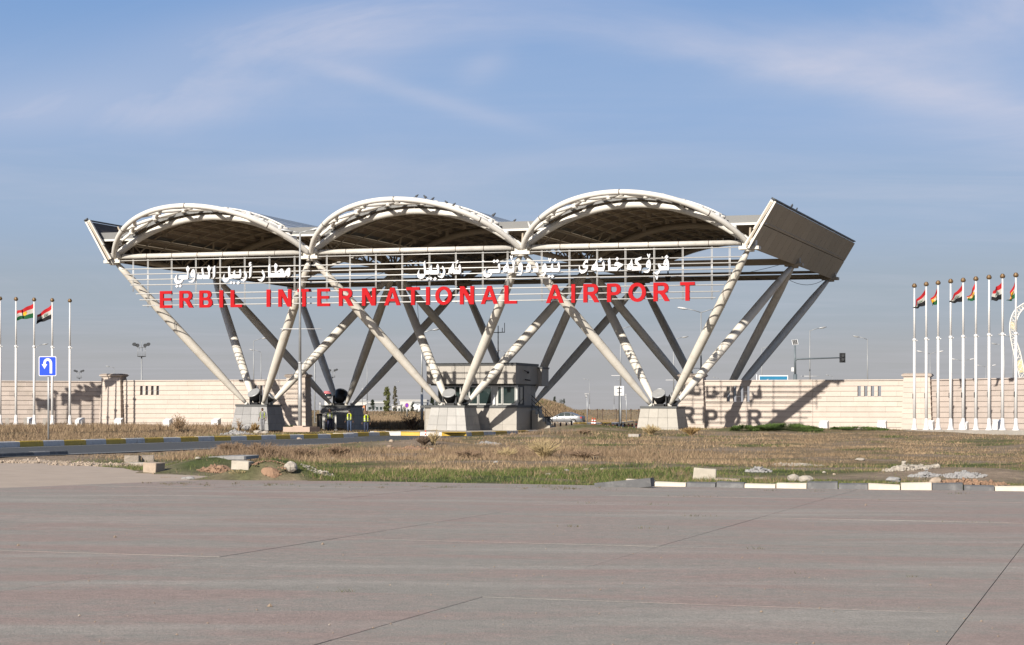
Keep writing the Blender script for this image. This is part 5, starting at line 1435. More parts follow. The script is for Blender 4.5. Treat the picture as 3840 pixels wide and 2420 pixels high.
backsign('square', 'back of a white square sign on a black post right of the car', 2322, 1448, 1484, 36, 2322, 1598, 190, post='black')
backsign('round', 'back of a round white sign behind the right-hand plinth', 2474.5, 1457, 1489, 33, 2476, 1595, 188, post='dark')
backsign('down', 'back of a triangular give way sign right of the berm', 2200, 1475, 1497, 17, 2202, 1588, 195, post='galv', back=syel)
backsign('round', 'sign seen edge on beside the square white sign', 2347, 1477, 1502, 6, 2349, 1576, 220, post='galv', back=syel)
backsign('round', 'small round blue and red no parking sign in the dry field', 1526, 1512, 1529, 14, 1526.5, 1560, 230, face='noparking', post='galv', back=sred)
backsign('triangle', 'small red-edged warning triangle beside the end pillar', 1200, 1505, 1519, 13, 1200, 1560, 240, face='warning', post='galv', back=M['black'])

# ================================================================ TALL LAMPS AND MASTS
def lamp(h, kind, loc, label, group, rz=0.0, bar=False, thick=1.0, m='galvl'):
    root = thing('street_lamp', label, 'street lamp', loc, rz, group)
    b = MB(); b.tube([(0, 0, 0), (0, 0, h * .33)], [.105 * thick, .095 * thick], 10); b.tube([(0, 0, h * .33), (0, 0, h)], [.075 * thick, .05 * thick], 10); b.build('pole', M[m], root, local=True)
    for sg in ((1,) if kind == 'single' else (1, -1) if kind == 'double' else ()):
        L = 1.0 if kind == 'single' else 1.25
        b = MB(); b.tube([(0, 0, h - .06), (sg * L * .5, 0, h + .14), (sg * L, 0, h + .27)], .035 * thick, 8); b.build('arm', M[m], root, local=True)
        b = MB(); c = Vector((sg * (L + .33), 0, h + .31)); d = Vector((sg, 0, .16)).normalized()
        ax = (d, Vector((0, 1, 0)), d.cross(Vector((0, 1, 0))))
        b.ball(c, (.46, .15, .085), 0, 10, 6, ax=ax); hd = b.build('lamp_head', M['pole'] if kind == 'double' else M['galv'], root, local=True)
        b = MB(); b.ball(c - Vector((0, 0, .05)), (.28, .11, .06), 0, 8, 5, ax=ax); b.build('lamp_glass', M['lens'], hd, local=True)
    if bar:
        b = MB(); b.tube([(-.95, 0, h * .52), (.95, 0, h * .52)], .028, 6); b.build('banner_bar', M['pole'], root, local=True)
    return root
# the tall double lamp in front of the sign
Yp = 130.0; pf = at(1125, 1607, Yp); hp_ = at(1125, 872, Yp).z - pf.z
tl = thing('street_lamp', 'tall grey double street lamp rising in front of the red letter T', 'street lamp', pf)
b = MB(); b.tube([(0, 0, 0), (0, 0, hp_ * .335)], [.125, .115], 12); b.build('lower_pole', M['galv'], tl, local=True)
b = MB(); b.tube([(0, 0, hp_ * .335), (0, 0, hp_)], [.09, .06], 12); b.build('upper_pole', M['galv'], tl, local=True)
b = MB(); b.lathe((0, 0, hp_ * .335 - .04), [(.13, 0), (.15, .02), (.15, .07), (.1, .1)], 12); b.build('collar', M['galv'], tl, local=True)
hb = at(1125, 1234, Yp).z - pf.z
b = MB(); b.tube([(-1.28, 0, hb), (1.42, 0, hb)], .022, 6); b.build('banner_bar', M['pole'], tl, local=True)
for sg, tip in ((-1, (1052, 862)), (1, (1213, 853))):
    q = at(tip[0], tip[1], Yp) - pf
    b = MB(); a0 = Vector((0, 0, hp_ - .02)); e = Vector((q.x, 0, q.z)); b.tube([a0, a0.lerp(e, .25) + Vector((0, 0, .01)), a0.lerp(e, .5)], [.04, .035, .03], 8); b.build('arm', M['galv'], tl, local=True)
    d = (e - a0).normalized(); ax = (d, Vector((0, 1, 0)), d.cross(Vector((0, 1, 0))))
    b = MB(); b.ball(a0.lerp(e, .70), (.50, .17, .10), 0, 12, 7, ax=ax); hd = b.build('lamp_head', M['galv'], tl, local=True)
    b = MB(); b.ball(a0.lerp(e, .74) - Vector((0, .02, .05)), (.30, .13, .07), 0, 10, 6, ax=ax); b.build('lamp_glass', M['dark'], hd, local=True)
b = MB(); b.box(pf + Vector((.1, 0, -.06)), (.95, .8, .16), 0, rz=PSI); b.box(pf + Vector((0, 0, .11)), (.35, .35, .06), 0, rz=PSI)
tag(b.build('lamp_footing', mat('pink_concrete', (.50, .38, .31), .85, var=.12, bump=.2)), 'pinkish concrete footing block under the tall double lamp', 'footing')

GL = 'street lamps beyond the gate'
single = lamp(10, 'single', (0, 400, -3), 'tmp', GL)
double = lamp(10, 'double', (0, 400, -3), 'tmp', GL)
barred = lamp(10, 'single', (0, 400, -3), 'tmp', GL, bar=True)
dblbar = lamp(10, 'double', (0, 400, -3), 'tmp', GL, bar=True)
plainb = lamp(10, 'none', (0, 400, -3), 'tmp', GL, bar=True)
protos = {'s': single, 'd': double, 'b': barred, 'D': dblbar, 'p': plainb}; used = set()
LAMPS = [('s', 951, 1278, 1, 'left one of two thin lamps over the left wall, arm to the right'), ('s', 979, 1320, -1, 'right one of two thin lamps over the left wall, arm to the left'), ('s', 1046, 1385, -1, 'small lamp peeping over the left wall near its end pillar'),
 ('s', 429, 1380, -1, 'tiny lamp above the left stone pillar'), ('s', 131, 1300, 1, 'grey lamp close behind the left sun flag pole'), ('s', 1359, 1433, -1, 'small lamp left of the thin barred pole in the dry field'), ('p', 1377, 1353, 1, 'headless barred pole over the field right of the workers'),
 ('s', 1479, 1435, 1, 'small lamp beside the two poplars'), ('s', 1900, 1322, -1, 'lamp showing above the guard booth roof'), ('D', 2629, 1170, 1, 'double armed lamp with banner bar left of the rightmost front leg'), ('b', 2327, 1234, 1, 'lamp with banner bar behind the square white sign'),
 ('b', 2526, 1274, 1, 'lamp with banner bar behind the right-hand plinth'), ('s', 2211, 1426, -1, 'small lamp over the give way sign'), ('s', 2303, 1429, 1, 'faint thin lamp left of the square white sign'), ('b', 3037, 1240, 1, 'lamp with banner bar right of the solar traffic light pole'), ('b', 3253, 1272, -1, 'lamp with banner bar left of the right flagpoles'),
 ('s', 2857, 1306, 1, 'pale lamp between the two dark right-hand back legs'), ('d', 3488, 1326, 1, 'pale double lamp behind the second right flagpole'), ('d', 3610, 1354, 1, 'pale double lamp behind the fifth right flagpole'), ('d', 3697, 1376, 1, 'pale double lamp low behind the seventh right flagpole'),
 ('s', 3799, 1266, -1, 'pale lamp before the white lattice arch'), ('s', 3767, 1298, -1, 'pale lamp between the eighth and ninth right flagpoles'), ('s', 2697, 1420, -1, 'tiny lamp over the right wall near its end pillar'), ('s', 3123, 1412, -1, 'tiny lamp over the right wall below the traffic light')]
for kd, px, yt, dr, lb in LAMPS:
    hh = 10.0; Y = (hh - CAMZ + .0) * FPX / (1538 - yt); Y = min(Y, 900)
    p = at(px, yt, Y); p.z -= hh
    pr = protos[kd]; rz = 0 if dr > 0 else PI
    if kd not in used: used.add(kd); pr.location = p; pr.rotation_euler = (0, 0, rz); pr['label'] = lb
    else: dup(pr, p, rz, lb)
# nearer grey lamp left of the booth
Y = 182.0; p = at(1582, 1583, Y); hh = at(1584, 1248, Y).z - p.z
lamp(hh, 'single', p, 'grey street lamp standing in the dry grass left of the guard booth', GL, thick=1.25, m='galv')
# floodlight masts
def mast(px, yt, yb, hgt, label, sc=1.0):
    Y = hgt * FPX / (yb - yt + 1e-6) if yb else 300
    Y = (hgt - CAMZ) * FPX / (1538 - yt); top = at(px, yt, Y); root = thing('floodlight_mast', label, 'floodlight mast', (top.x, top.y, top.z - hgt), 0, 'floodlight masts beyond the left wall')
    k = sc
    b = MB()
    b.tube([(0, 0, 0), (0, 0, hgt - 2.9 * k)], [.16 * k, .12 * k], 8)
    b.build('pole', M['galvl'], root, local=True)
    for q in range(int(hgt * 1.3)):
        z = hgt * .25 + q * .55
        if z < hgt - 3.2 * k:
            b = MB(); b.box((.14 * k * (-1) ** q, 0, z), (.12 * k, .02, .025)); b.build('rung', M['galvl'], root, local=True)
    b = MB(); b.lathe((0, 0, hgt - 3.0 * k), [(.3 * k, 0), (.85 * k, .08), (.85 * k, .16)], 12); b.build('platform', M['dark'], root, local=True)
    b = MB()
    for a in range(8): b.tube([(.8 * k * math.cos(a * PI / 4), .8 * k * math.sin(a * PI / 4), hgt - 2.9 * k), (.8 * k * math.cos(a * PI / 4), .8 * k * math.sin(a * PI / 4), hgt - 1.1 * k)], .03, 5)
    b.tube([(.8 * k * math.cos(a * PI / 6), .8 * k * math.sin(a * PI / 6), hgt - 1.1 * k) for a in range(13)], .04, 5)
    cg = b.build('cage', M['galvl'], root, local=True)
    b = MB(); b.tube([(0, 0, hgt - 1.2 * k), (0, 0, hgt + .3 * k)], .03, 5); b.build('rod', M['galvl'], root, local=True)
    for x, z in ((-1.35, -.55), (-.75, -.75), (.75, -.75), (1.35, -.55)):
        b = MB(); c = Vector((x * k, -.25, hgt + z * k)); d = Vector((.25 * (1 if x > 0 else -1), -.6, .45)).normalized(); ax = (Vector((1, 0, 0)), d.cross(Vector((1, 0, 0))).normalized(), d)
        b.lathe(c, [(.22 * k, -.2 * k), (.36 * k, -.05 * k), (.42 * k, .1 * k)], 10, ax=ax); b.build('lamp', M['dark'], root, local=True)
    return root
mast(531, 1282, None, 15, 'tall floodlight mast above the left wall with black lamps')
mast(297, 1385, None, 15, 'shorter looking floodlight mast left of the stone pillar')
mast(1247, 1381, None, 15, 'floodlight mast between the dark legs above the workers')
lt = thing('antenna_pole', 'thin ladder pole rising right of the left end pillar', 'pole', at(1180, 1440, 200) - Vector((0, 0, 5)))
b = MB(); b.tube([(0, 0, -1), (0, 0, 10.4)], .07, 6); b.build('pole', M['galvl'], lt, local=True)
for q in range(18):
    b = MB(); b.box((.08, 0, q * .55), (.1, .02, .02)); b.build('rung', M['galvl'], lt, local=True)
# traffic light with its solar panel
Y = 206.0; p = at(2982, 1440, Y); p.z = zg(p.x); s_ = FPX / Y
tlt = thing('traffic_light', 'dark traffic light on a long arm with solar panel above the right wall', 'traffic light', p)
def rel(px, py): q = at(px, py, Y) - p; return Vector((q.x, 0, q.z))
grey = mat('signal_grey', (.16, .19, .21), .5, metal=.2)
b = MB(); t_ = rel(2981, 1296); b.tube([(t_.x, 0, 0), rel(2982, 1404)], .20, 10); b.tube([rel(2982, 1404), (t_.x, 0, t_.z)], [.12, .09], 10); b.build('pole', grey, tlt, local=True)
b = MB(); b.tube([rel(2983, 1352), rel(2988, 1347), rel(3150, 1342)], [.09, .09, .06], 8); b.build('arm', grey, tlt, local=True)
c = rel(3160, 1342); b = MB(); b.box(c, (.27, .12, .46)); hd = b.build('signal_head', M['black'], tlt, local=True)
for k, z in enumerate((.2, -.2)):
    b = MB(); ax = (Vector((1, 0, 0)), Vector((0, 0, 1)), Vector((0, -1, 0))); b.lathe(c + Vector((0, -.12, z)), [(.15, 0), (.15, .12)], 12, ax=ax); b.build('lens', M['dark'], hd, local=True)
b = MB(); b.box(c + Vector((0, .14, 0)), (.31, .015, .5)); b.build('backboard', M['dark'], hd, local=True)
c = rel(2981, 1284); axp = (Vector((1, 0, .12)).normalized(), Vector((-.1, .5, .86)).normalized(), Vector((0, -.86, .5)))
b = MB(); b.box(c, (.30, .02, .30), ax=(axp[0], Vector((0, .9, -.43)), Vector((-.12, .43, .9)).normalized())); sp = b.build('solar_panel', swhite, tlt, local=True)
for i in range(3):
    for j in range(4):
        b = MB(); o = axp[0] * ((i - 1) * .175) + Vector((-.12, .43, .9)).normalized() * ((j - 1.5) * .14) + Vector((0, -.9, .43)) * .026
        b.box(c + o, (.08, .004, .062), ax=(axp[0], Vector((0, .9, -.43)), Vector((-.12, .43, .9)).normalized())); b.build('cell', M['black'], sp, local=True)
b = MB(); b.box(rel(2972, 1386), (.13, .12, .21)); b.build('control_box', M['pole'], tlt, local=True)
# billboard behind the wall
Y = 220.0; p = at(2900, 1440, Y); p.z = zg(p.x); bbs = thing('billboard', 'blue billboard with white KOREK lettering peeping over the right wall', 'billboard', p)
bblue = mat('billboard_blue', S(40, 125, 165), .5, var=.08)
zt = at(2900, 1408, Y).z - p.z
b = MB(); b.box((0, 0, zt - 1.2), (1.62, .1, 1.2)); fr = b.build('frame', swhite, bbs, local=True)
b = MB(); b.box((0, -.104, zt - 1.24), (1.53, .004, 1.13)); b.build('panel', bblue, bbs, local=True)
b = MB(); b.tube([(-.9, 0, 0), (-.9, 0, zt - 2.4)], .12, 8); b.build('post', M['galv'], bbs, local=True)
b = MB(); b.tube([(.9, 0, 0), (.9, 0, zt - 2.4)], .12, 8); b.build('post', M['galv'], bbs, local=True)
b = MB(); b.tube([(-1.85, 0, 0), (-1.85, 0, zt + .1)], .05, 8); b.build('side_post', swhite, bbs, local=True)
b = MB()
def blk(x0, x1, z0, z1): b.box(((x0 + x1) / 2, -.111, (z0 + z1) / 2), ((x1 - x0) / 2, .003, (z1 - z0) / 2))
lx = -.28; hz_ = zt - .72
for ch in 'KOREK':
    W_, H_ = .13, .22; x = lx; z = hz_
    if ch in 'KRE': blk(x, x + .04, z, z + H_)
    if ch == 'K': b.beam((x + .05, -.111, z + .12), (x + W_, -.111, z + H_ - .02), .006, .04, up=(-1, 0, 1)); b.beam((x + .05, -.111, z + .10), (x + W_, -.111, z + .02), .006, .04, up=(1, 0, 1))
    if ch == 'O':
        blk(x, x + .035, z, z + H_); blk(x + W_ - .035, x + W_, z, z + H_); blk(x + .036, x + W_ - .036, z, z + .035); blk(x + .036, x + W_ - .036, z + H_ - .035, z + H_)
    if ch == 'R': blk(x + .042, x + W_, z + H_ - .035, z + H_); blk(x + .042, x + W_ - .03, z + .10, z + .135); blk(x + W_ - .035, x + W_, z + .1351, z + H_ - .0351); b.beam((x + .07, -.111, z + .09), (x + W_, -.111, z + .01), .006, .04, up=(1, 0, 1))
    if ch == 'E': blk(x + .042, x + W_, z, z + .035); blk(x + .042, x + W_ - .02, z + .095, z + .13); blk(x + .042, x + W_, z + H_ - .035, z + H_)
    lx += .17
b.build('lettering', swhite, bbs, local=True)
b = MB()
for k in range(4):
    pts = [(-.62 + (.05 + .03 * k) * math.cos(a) * (1 if k % 2 else .8), hz_ + .10 + (.09 + .04 * k) * math.sin(a)) for a in np.linspace(R(60), R(300), 9)]
    for (x0, z0), (x1, z1) in zip(pts[:-1], pts[1:]): b.beam((x0, -.111, z0), (x1, -.111, z1), .006, .02, up=(z0 - z1, 0, x1 - x0))
b.build('emblem', swhite, bbs, local=True)
# white lattice arch at the right edge
Ya = 215.0; lat_ = thing('lattice_arch', 'white curved lattice arch cut by the right frame edge', 'arch', at(3860, 1538, Ya))
outl = [(3905, 1128), (3870, 1129), (3840, 1138), (3805, 1165), (3788, 1209), (3789, 1261), (3805, 1339), (3823, 1413), (3842, 1500), (3850, 1560)]
innr = [(3905, 1143), (3872, 1143), (3846, 1152), (3821, 1181), (3808, 1226), (3810, 1270), (3826, 1322), (3846, 1413), (3864, 1500), (3872, 1560)]
def dens_(l, n=34):
    l = [Vector((x, y)) for x, y in l]; o = []
    for k in range(n):
        t = k / (n - 1) * (len(l) - 1); i = min(int(t), len(l) - 2); f = t - i
        p0_, p1_, p2_, p3_ = l[max(i - 1, 0)], l[i], l[i + 1], l[min(i + 2, len(l) - 1)]
        o.append(.5 * ((2 * p1_) + (p2_ - p0_) * f + (2 * p0_ - 5 * p1_ + 4 * p2_ - p3_) * f * f + (3 * p1_ - p0_ - 3 * p2_ + p3_) * f ** 3))
    return o
A_, B_ = dens_(outl), dens_(innr)
ch = [[at(p.x, p.y, Ya + d) for p in l] for l in (A_, B_) for d in (-.6, .6)]
for c in ch:
    b = MB(); b.tube(c, .075, 6); b.build('chord', M['whitearch'], lat_)
for f_, g_ in ((0, 2), (1, 3), (0, 1), (2, 3)):
    b = MB()
    for k in range(33): b.tube([ch[f_][k], ch[g_][k + 1]], .04, 4, cap=False); b.tube([ch[g_][k], ch[f_][k + 1]], .04, 4, cap=False)
    bb = b.build('lattice', M['whitearch'], lat_); bb['kind'] = 'stuff'
cream = mat('arch_panel_cream', (.62, .55, .32), .6)
for k in (14, 23):
    b = MB(); b.hexa([ch[0][k] , ch[2][k], ch[3][k], ch[1][k], ch[0][k + 2], ch[2][k + 2], ch[3][k + 2], ch[1][k + 2]]); b.build('panel', cream, lat_)
# ================================================================ BEYOND THE GATE
# grassy berm behind the booth and the low bank on the right
def heap(name, label, pts, hgt, wdt, m, kind='structure', seed=0, jag=.12, cat=None):
    """a ridge of earth along pts [(x, y)], heights along it"""
    P_ = [Vector(p) for p in pts]; n = len(P_); W = 9
    b = MB(); rows = []
    for i, p in enumerate(P_):
        d = (P_[min(i + 1, n - 1)] - P_[max(i - 1, 0)]).normalized(); nn = Vector((-d.y, d.x)); r_ = []
        for k in range(W):
            t = -1 + 2 * k / (W - 1); q = p + nn * (wdt * t)
            z = hgt[i] * (math.cos(t * PI / 2) ** 1.3) + jag * (mnoise.noise((q.x * .5 + seed, q.y * .5, 0)) ) * math.cos(t * PI / 2)
            r_.append((q.x, q.y, zg(q.x) + z - .03))
        rows.append(r_)
    base_ = 0
    for r_ in rows: b.v += r_
    for i in range(n - 1):
        for k in range(W - 1):
            a = i * W + k; b.f.append((a, a + 1, a + W + 1, a + W)); b.m.append(0); b.s.append(True)
    o = b.build(name, m)
    bm = bmesh.new(); bm.from_mesh(o.data); bmesh.ops.recalc_face_normals(bm, faces=bm.faces[:])
    if sum(f.normal.z for f in bm.faces) < 0:
        for f in bm.faces: f.normal_flip()
    bm.to_mesh(o.data); bm.free()
    tag(o, label, cat, kind=kind); return o
earth = mat('dry_earth', (.24, .18, .11), .95, var=.35, scale=.5, bump=.5, bscale=3, dirt=(.12, .12, .05), dscale=.3, damt=.7)
pl = [at(px, 1540, 240)[:2] for px in (1960, 1985, 2010, 2040, 2075, 2110, 2145, 2180, 2215, 2250)]
heap('hill', 'dry grassy berm rising behind the guard booth and the grey car', pl, [2.3, 2.75, 2.85, 2.7, 2.5, 2.05, 1.5, 1.0, .5, 0], 13, earth, seed=3, jag=.35)
pl = [at(px, 1540, 290)[:2] for px in range(2100, 4200, 60)]
heap('hill', 'low brown bank along the horizon right of the berm', pl, [.6] + [1.75] * 33 + [.5], 16, earth, seed=5, jag=.12)
pl = [at(px, 1540, 330)[:2] for px in range(900, 1960, 60)]
heap('hill', 'low dry bank along the horizon left of the booth', pl, [1.2] * 17 + [.6], 22, earth, seed=6, jag=.25)
# striped kerbs in the distance (each stone a piece)
def far_kerb(label, pxs, h=.22, seg=3.0, cols=('kwhite', 'kyellow'), hz=.24):
    pl_ = P2(pxs); tot_ = sum((Vector(b_) - Vector(a)).length for a, b_ in zip(pl_[:-1], pl_[1:]))
    bb = list(np.arange(.01, tot_, seg))
    if len(bb) > 1: kerb('kerb', label, pl_, bb, [M[c] for c in cols], h, .35, side=1)
far_kerb('striped kerb across the dry field left of the booth', [(1375, 1585.5), (1480, 1585), (1600, 1584.5)], seg=3.4, h=.30)
far_kerb('farther striped kerb across the dry field left of the booth', [(1490, 1574), (1610, 1576)], seg=3.6, h=.25)
far_kerb('striped kerb beyond the bollards right of the bin', [(2056, 1597), (2160, 1597), (2260, 1596), (2330, 1595), (2402, 1584)], seg=3.2, h=.34)
far_kerb('farthest striped kerb behind the grey car', [(2060, 1580), (2170, 1578.5), (2280, 1577.5), (2420, 1577)], seg=3.5, h=.25)
far_kerb('shaded striped kerb behind the bollards near the right plinth', [(2222, 1617), (2310, 1616), (2396, 1615)], seg=1.25, h=.50, cols=('kyellow', 'kwhite'))
lane = P2([(2060, 1612), (2060, 1598), (2230, 1598), (2402, 1586), (2402, 1625), (2230, 1623)])
sheet('road', lane, .010, asph, 'grey lane of road seen between booth and right plinth')
lane2 = P2([(2040, 1583.5), (2040, 1579), (2425, 1577.5), (2425, 1582)])
sheet('road', lane2, .012, asph, 'far road where the grey car drives')
# buildings far behind
def bld(label, px0, px1, ytop, Y, dep, wallc, roofc=None, wins=0, wz=(.45, .75), step=None):
    a, c = at(px0, 1542, Y), at(px1, 1542, Y); top = at(px0, ytop, Y).z; z0 = zg(a.x) - .5
    root = thing('far_building', label, 'building', ((a.x + c.x) / 2, Y + dep / 2, z0), 0, 'low buildings on the far horizon')
    b = MB(); b.box(((a.x + c.x) / 2, Y + dep / 2, (z0 + top) / 2), ((c.x - a.x) / 2, dep / 2, (top - z0) / 2)); b.build('wall', wallc, root)
    b = MB(); b.box(((a.x + c.x) / 2, Y + dep / 2, top + .15), ((c.x - a.x) / 2 + .25, dep / 2 + .25, .15)); b.build('roof', roofc or M['galv'], root)
    for k in range(wins):
        x = a.x + (c.x - a.x) * (k + .5) / wins; hw = (c.x - a.x) / wins * .32
        b = MB(); b.box((x, Y - .02, z0 + (top - z0) * (wz[0] + wz[1]) / 2), (hw, .05, (top - z0) * (wz[1] - wz[0]) / 2)); w_ = b.build('window', M['galv'], root)
        b = MB(); b.box((x, Y - .08, z0 + (top - z0) * (wz[0] + wz[1]) / 2), (hw * .85, .02, (top - z0) * (wz[1] - wz[0]) * .42)); b.build('pane', M['glass'], w_)
    return root
fw = mat('far_white_wall', (.62, .60, .57), .8, var=.08, scale=.5); fg = mat('far_grey_wall', (.30, .31, .32), .8, var=.1, scale=.3); fo = mat('far_orange_wall', (.62, .26, .12), .8)
bld('long white low building right of the dark plinth', 1322, 1442, 1507, 700, 20, fw, M['galv'], 9)
bld('small white rooftop block on the long low building', 1350, 1372, 1502, 706, 6, fw)
bld('grey shed behind the dark conifer', 1378, 1450, 1514, 690, 12, fg, M['galv'], 5)
bld('orange fronted kiosk before the long white building', 1349, 1368, 1520, 640, 6, fo, fw, 2)
bld('two storey white building with deep eaves beyond the no parking sign', 1500, 1598, 1503, 640, 18, fw, fw, 8, (.2, .45))
bld('dark glazed upper block beside the deep eaved building', 1548, 1600, 1509, 634, 4, fg, M['galv'], 6, (.5, .85))
bld('white annex left of the booth', 1470, 1502, 1521, 620, 8, fw, M['galv'], 3)
# red and white control tower
Y = 800; p = at(1226, 1542, Y); p.z = zg(p.x); ct = thing('control_tower', 'small red and white control tower on the horizon by the end pillar', 'tower', p)
cred = mat('tower_red_hazed', (.50, .16, .17), .8)  # paled red, distance haze mixed into the roof colour
def tz(y): return at(1226, y, Y).z - p.z
b = MB(); b.tube([(0, 0, 0), (0, 0, tz(1498))], [1.1, .95], 12); b.build('shaft', fw, ct, local=True)
b = MB(); b.lathe((0, 0, tz(1498)), [(1.3, 0), (2.3, .7), (2.3, 1.0)], 12); b.build('gallery', fw, ct, local=True)
b = MB(); b.lathe((0, 0, tz(1490)), [(2.1, 0), (2.3, 1.4)], 12); b.build('cab', M['glass'], ct, local=True)
b = MB(); b.lathe((0, 0, tz(1478)), [(2.5, 0), (2.5, .35), (1.2, .7), (1.2, 1.2)], 12); b.build('roof', cred, ct, local=True)
# trees: trunk, limbs and leaf clumps
def leafmat(name, c):
    return mat(name, c, .85, var=.45, scale=1.2, spec=.15)
LF = {'poplar': leafmat('poplar_leaves', (.125, .135, .05)), 'greyp': leafmat('grey_poplar_leaves', (.135, .125, .085)), 'dark': leafmat('conifer_leaves', (.030, .042, .024)), 'bush': leafmat('bush_leaves', (.075, .085, .035))}
bark = mat('bark', (.13, .10, .07), .9, var=.3, scale=8)
def tree(label, px, ybase, ytop, wpx, Y, kind, lf, n=1600, seed=1, group='trees on the far field'):
    rd = np.random.default_rng(seed)
    p = at(px, ybase, Y); H = (ybase - ytop) / FPX * Y; Wd = wpx / FPX * Y / 2
    root = thing({'cone': 'conifer_tree', 'column': 'poplar_tree', 'round': 'shrub_tree'}[kind], label, 'tree', p, 0, group)
    b = MB(); b.tube([(0, 0, -.3), (.02 * H * .3, 0, H * .45), (0, 0, H * .93)], [.022 * H, .014 * H, .003 * H], 7); tr = b.build('trunk', bark, root, local=True)
    b = MB()
    for k in range(9):
        z = H * (.18 + .08 * k); a = rd.uniform(0, 6.28); r_ = Wd * .75
        b.tube([(0, 0, z), (math.cos(a) * r_ * .6, math.sin(a) * r_ * .6, z + H * .05), (math.cos(a) * r_, math.sin(a) * r_, z + H * .10)], [.008 * H, .005 * H, .002 * H], 5)
    lm = b.build('limb', bark, tr, local=True); lm['kind'] = 'stuff'
    # clumps
    V = []; Fc = []
    nc = 46
    for c in range(nc):
        t = rd.uniform(.10, 1.0)
        if kind == 'cone': r_ = Wd * (1.05 - t) ** .8 * rd.uniform(.45, 1.05)
        elif kind == 'column': r_ = Wd * (math.sin(PI * min(1, t * 1.02)) ** .45) * rd.uniform(.3, 1.0) * (1 if t < .75 else .65)
        else: t = rd.uniform(.05, .95); r_ = Wd * math.sqrt(max(0, 1 - (2 * t - .9) ** 2)) * rd.uniform(.3, 1.0)
        a = rd.uniform(0, 6.28); cc = np.array([math.cos(a) * r_, math.sin(a) * r_, t * H])
        cr_ = Wd * rd.uniform(.28, .50)
        for q in range(int(n * 1.5) // nc):
            o = rd.normal(0, .5, 3) * cr_ * np.array([1, 1, .8]); s_ = rd.uniform(.035, .085) * H * (.9 if kind == 'cone' else .8)
            d1 = rd.normal(0, 1, 3); d1 /= np.linalg.norm(d1); d2 = np.cross(d1, rd.normal(0, 1, 3)); d2 /= np.linalg.norm(d2) + 1e-9
            i = len(V); V += [cc + o - d1 * s_ * .5, cc + o + d2 * s_ * .3, cc + o + d1 * s_ * .5, cc + o - d2 * s_ * .3]; Fc.append((i, i + 1, i + 2, i + 3))
    me = bpy.data.meshes.new('crown'); me.from_pydata([tuple(v) for v in V], [], Fc); me.materials.append(LF[lf])
    o = bpy.data.objects.new('crown', me); COL.objects.link(o); o.parent = root
    return root
tree('tall green poplar in the dry field left of the booth', 1451, 1552, 1453, 25, 330, 'column', 'poplar', 2200, 1)
tree('thin greyish poplar just right of the green one', 1481, 1550, 1450, 17, 335, 'column', 'greyp', 900, 2)
tree('dark conifer before the grey shed', 1397, 1540, 1500, 24, 420, 'cone', 'dark', 1400, 3)
tree('dark conifer below the deep eaved building', 1548, 1548, 1508, 20, 380, 'cone', 'dark', 1200, 4)
tree('dark bushy tree touching the left edge of the booth', 1620, 1545, 1492, 26, 400, 'cone', 'dark', 1300, 5)
tree('second dark tree behind the booth edge', 1642, 1545, 1500, 22, 395, 'round', 'dark', 1000, 6)
tree('brown bush below the two storey building', 1516, 1552, 1522, 26, 300, 'round', 'greyp', 1000, 7)
tree('dark shrub right of the no parking sign', 1568, 1550, 1522, 20, 320, 'round', 'dark', 900, 8)
tree('tall dark conifer on the berm', 2080, 1520, 1489, 16, 420, 'cone', 'dark', 1000, 9)
tree('dark round tree right of the tall conifer on the berm', 2106, 1522, 1499, 24, 425, 'round', 'dark', 1000, 10)
tree('pointed dark tree at the right of the berm group', 2115, 1520, 1496, 10, 430, 'cone', 'dark', 700, 11)
tree('small dark tree at the left of the berm', 2030, 1512, 1499, 12, 430, 'round', 'dark', 500, 12)
tree('low dark bush on the top of the berm', 2062, 1518, 1505, 14, 428, 'round', 'dark', 500, 13)
tree('low bush behind the booth corner', 2013, 1512, 1501, 16, 430, 'round', 'dark', 500, 14)
# white horse-like rubble: a white tarpaulin heap in the field
b = MB(); c = at(1564, 1546, 310)
for k in range(7): b.ball(c + Vector((random.uniform(-.5, .5), random.uniform(-.3, .3), random.uniform(.3, 1.0))), (random.uniform(.3, .5), .35, random.uniform(.25, .5)), 0, 8, 6)
tag(b.build('tarpaulin_heap', swhite), 'crumpled white heap in the dry field left of the booth', 'heap')
# fence posts on the bank
fp = None
for k, px in enumerate((2206, 2240, 2260, 2311, 2366, 2395)):
    Yf = 270; p = at(px, 1566, Yf); lbl = 'thin fence post on the far bank, number %s from the berm' % ['one', 'two', 'three', 'four', 'five', 'six'][k]
    lbl = ['thin fence post on the far bank nearest the berm', 'thin fence post on the far bank right of the give way sign', 'thin fence post above the traffic cones', 'thin fence post left of the square white sign', 'thin fence post right of the square white sign', 'thin fence post on the far bank nearest the right plinth'][k]
    if fp is None:
        fp = thing('fence_post', lbl, 'fence post', p, 0, 'fence posts on the far bank'); b = MB(); b.tube([(0, 0, -.5), (0, 0, 1.0)], .045, 6); b.build('post', M['rust'], fp, local=True); b = MB(); b.box((0, 0, 1.05), (.1, .06, .12)); b.build('head', M['rust'], fp, local=True)
    else: dup(fp, p, 0, lbl)

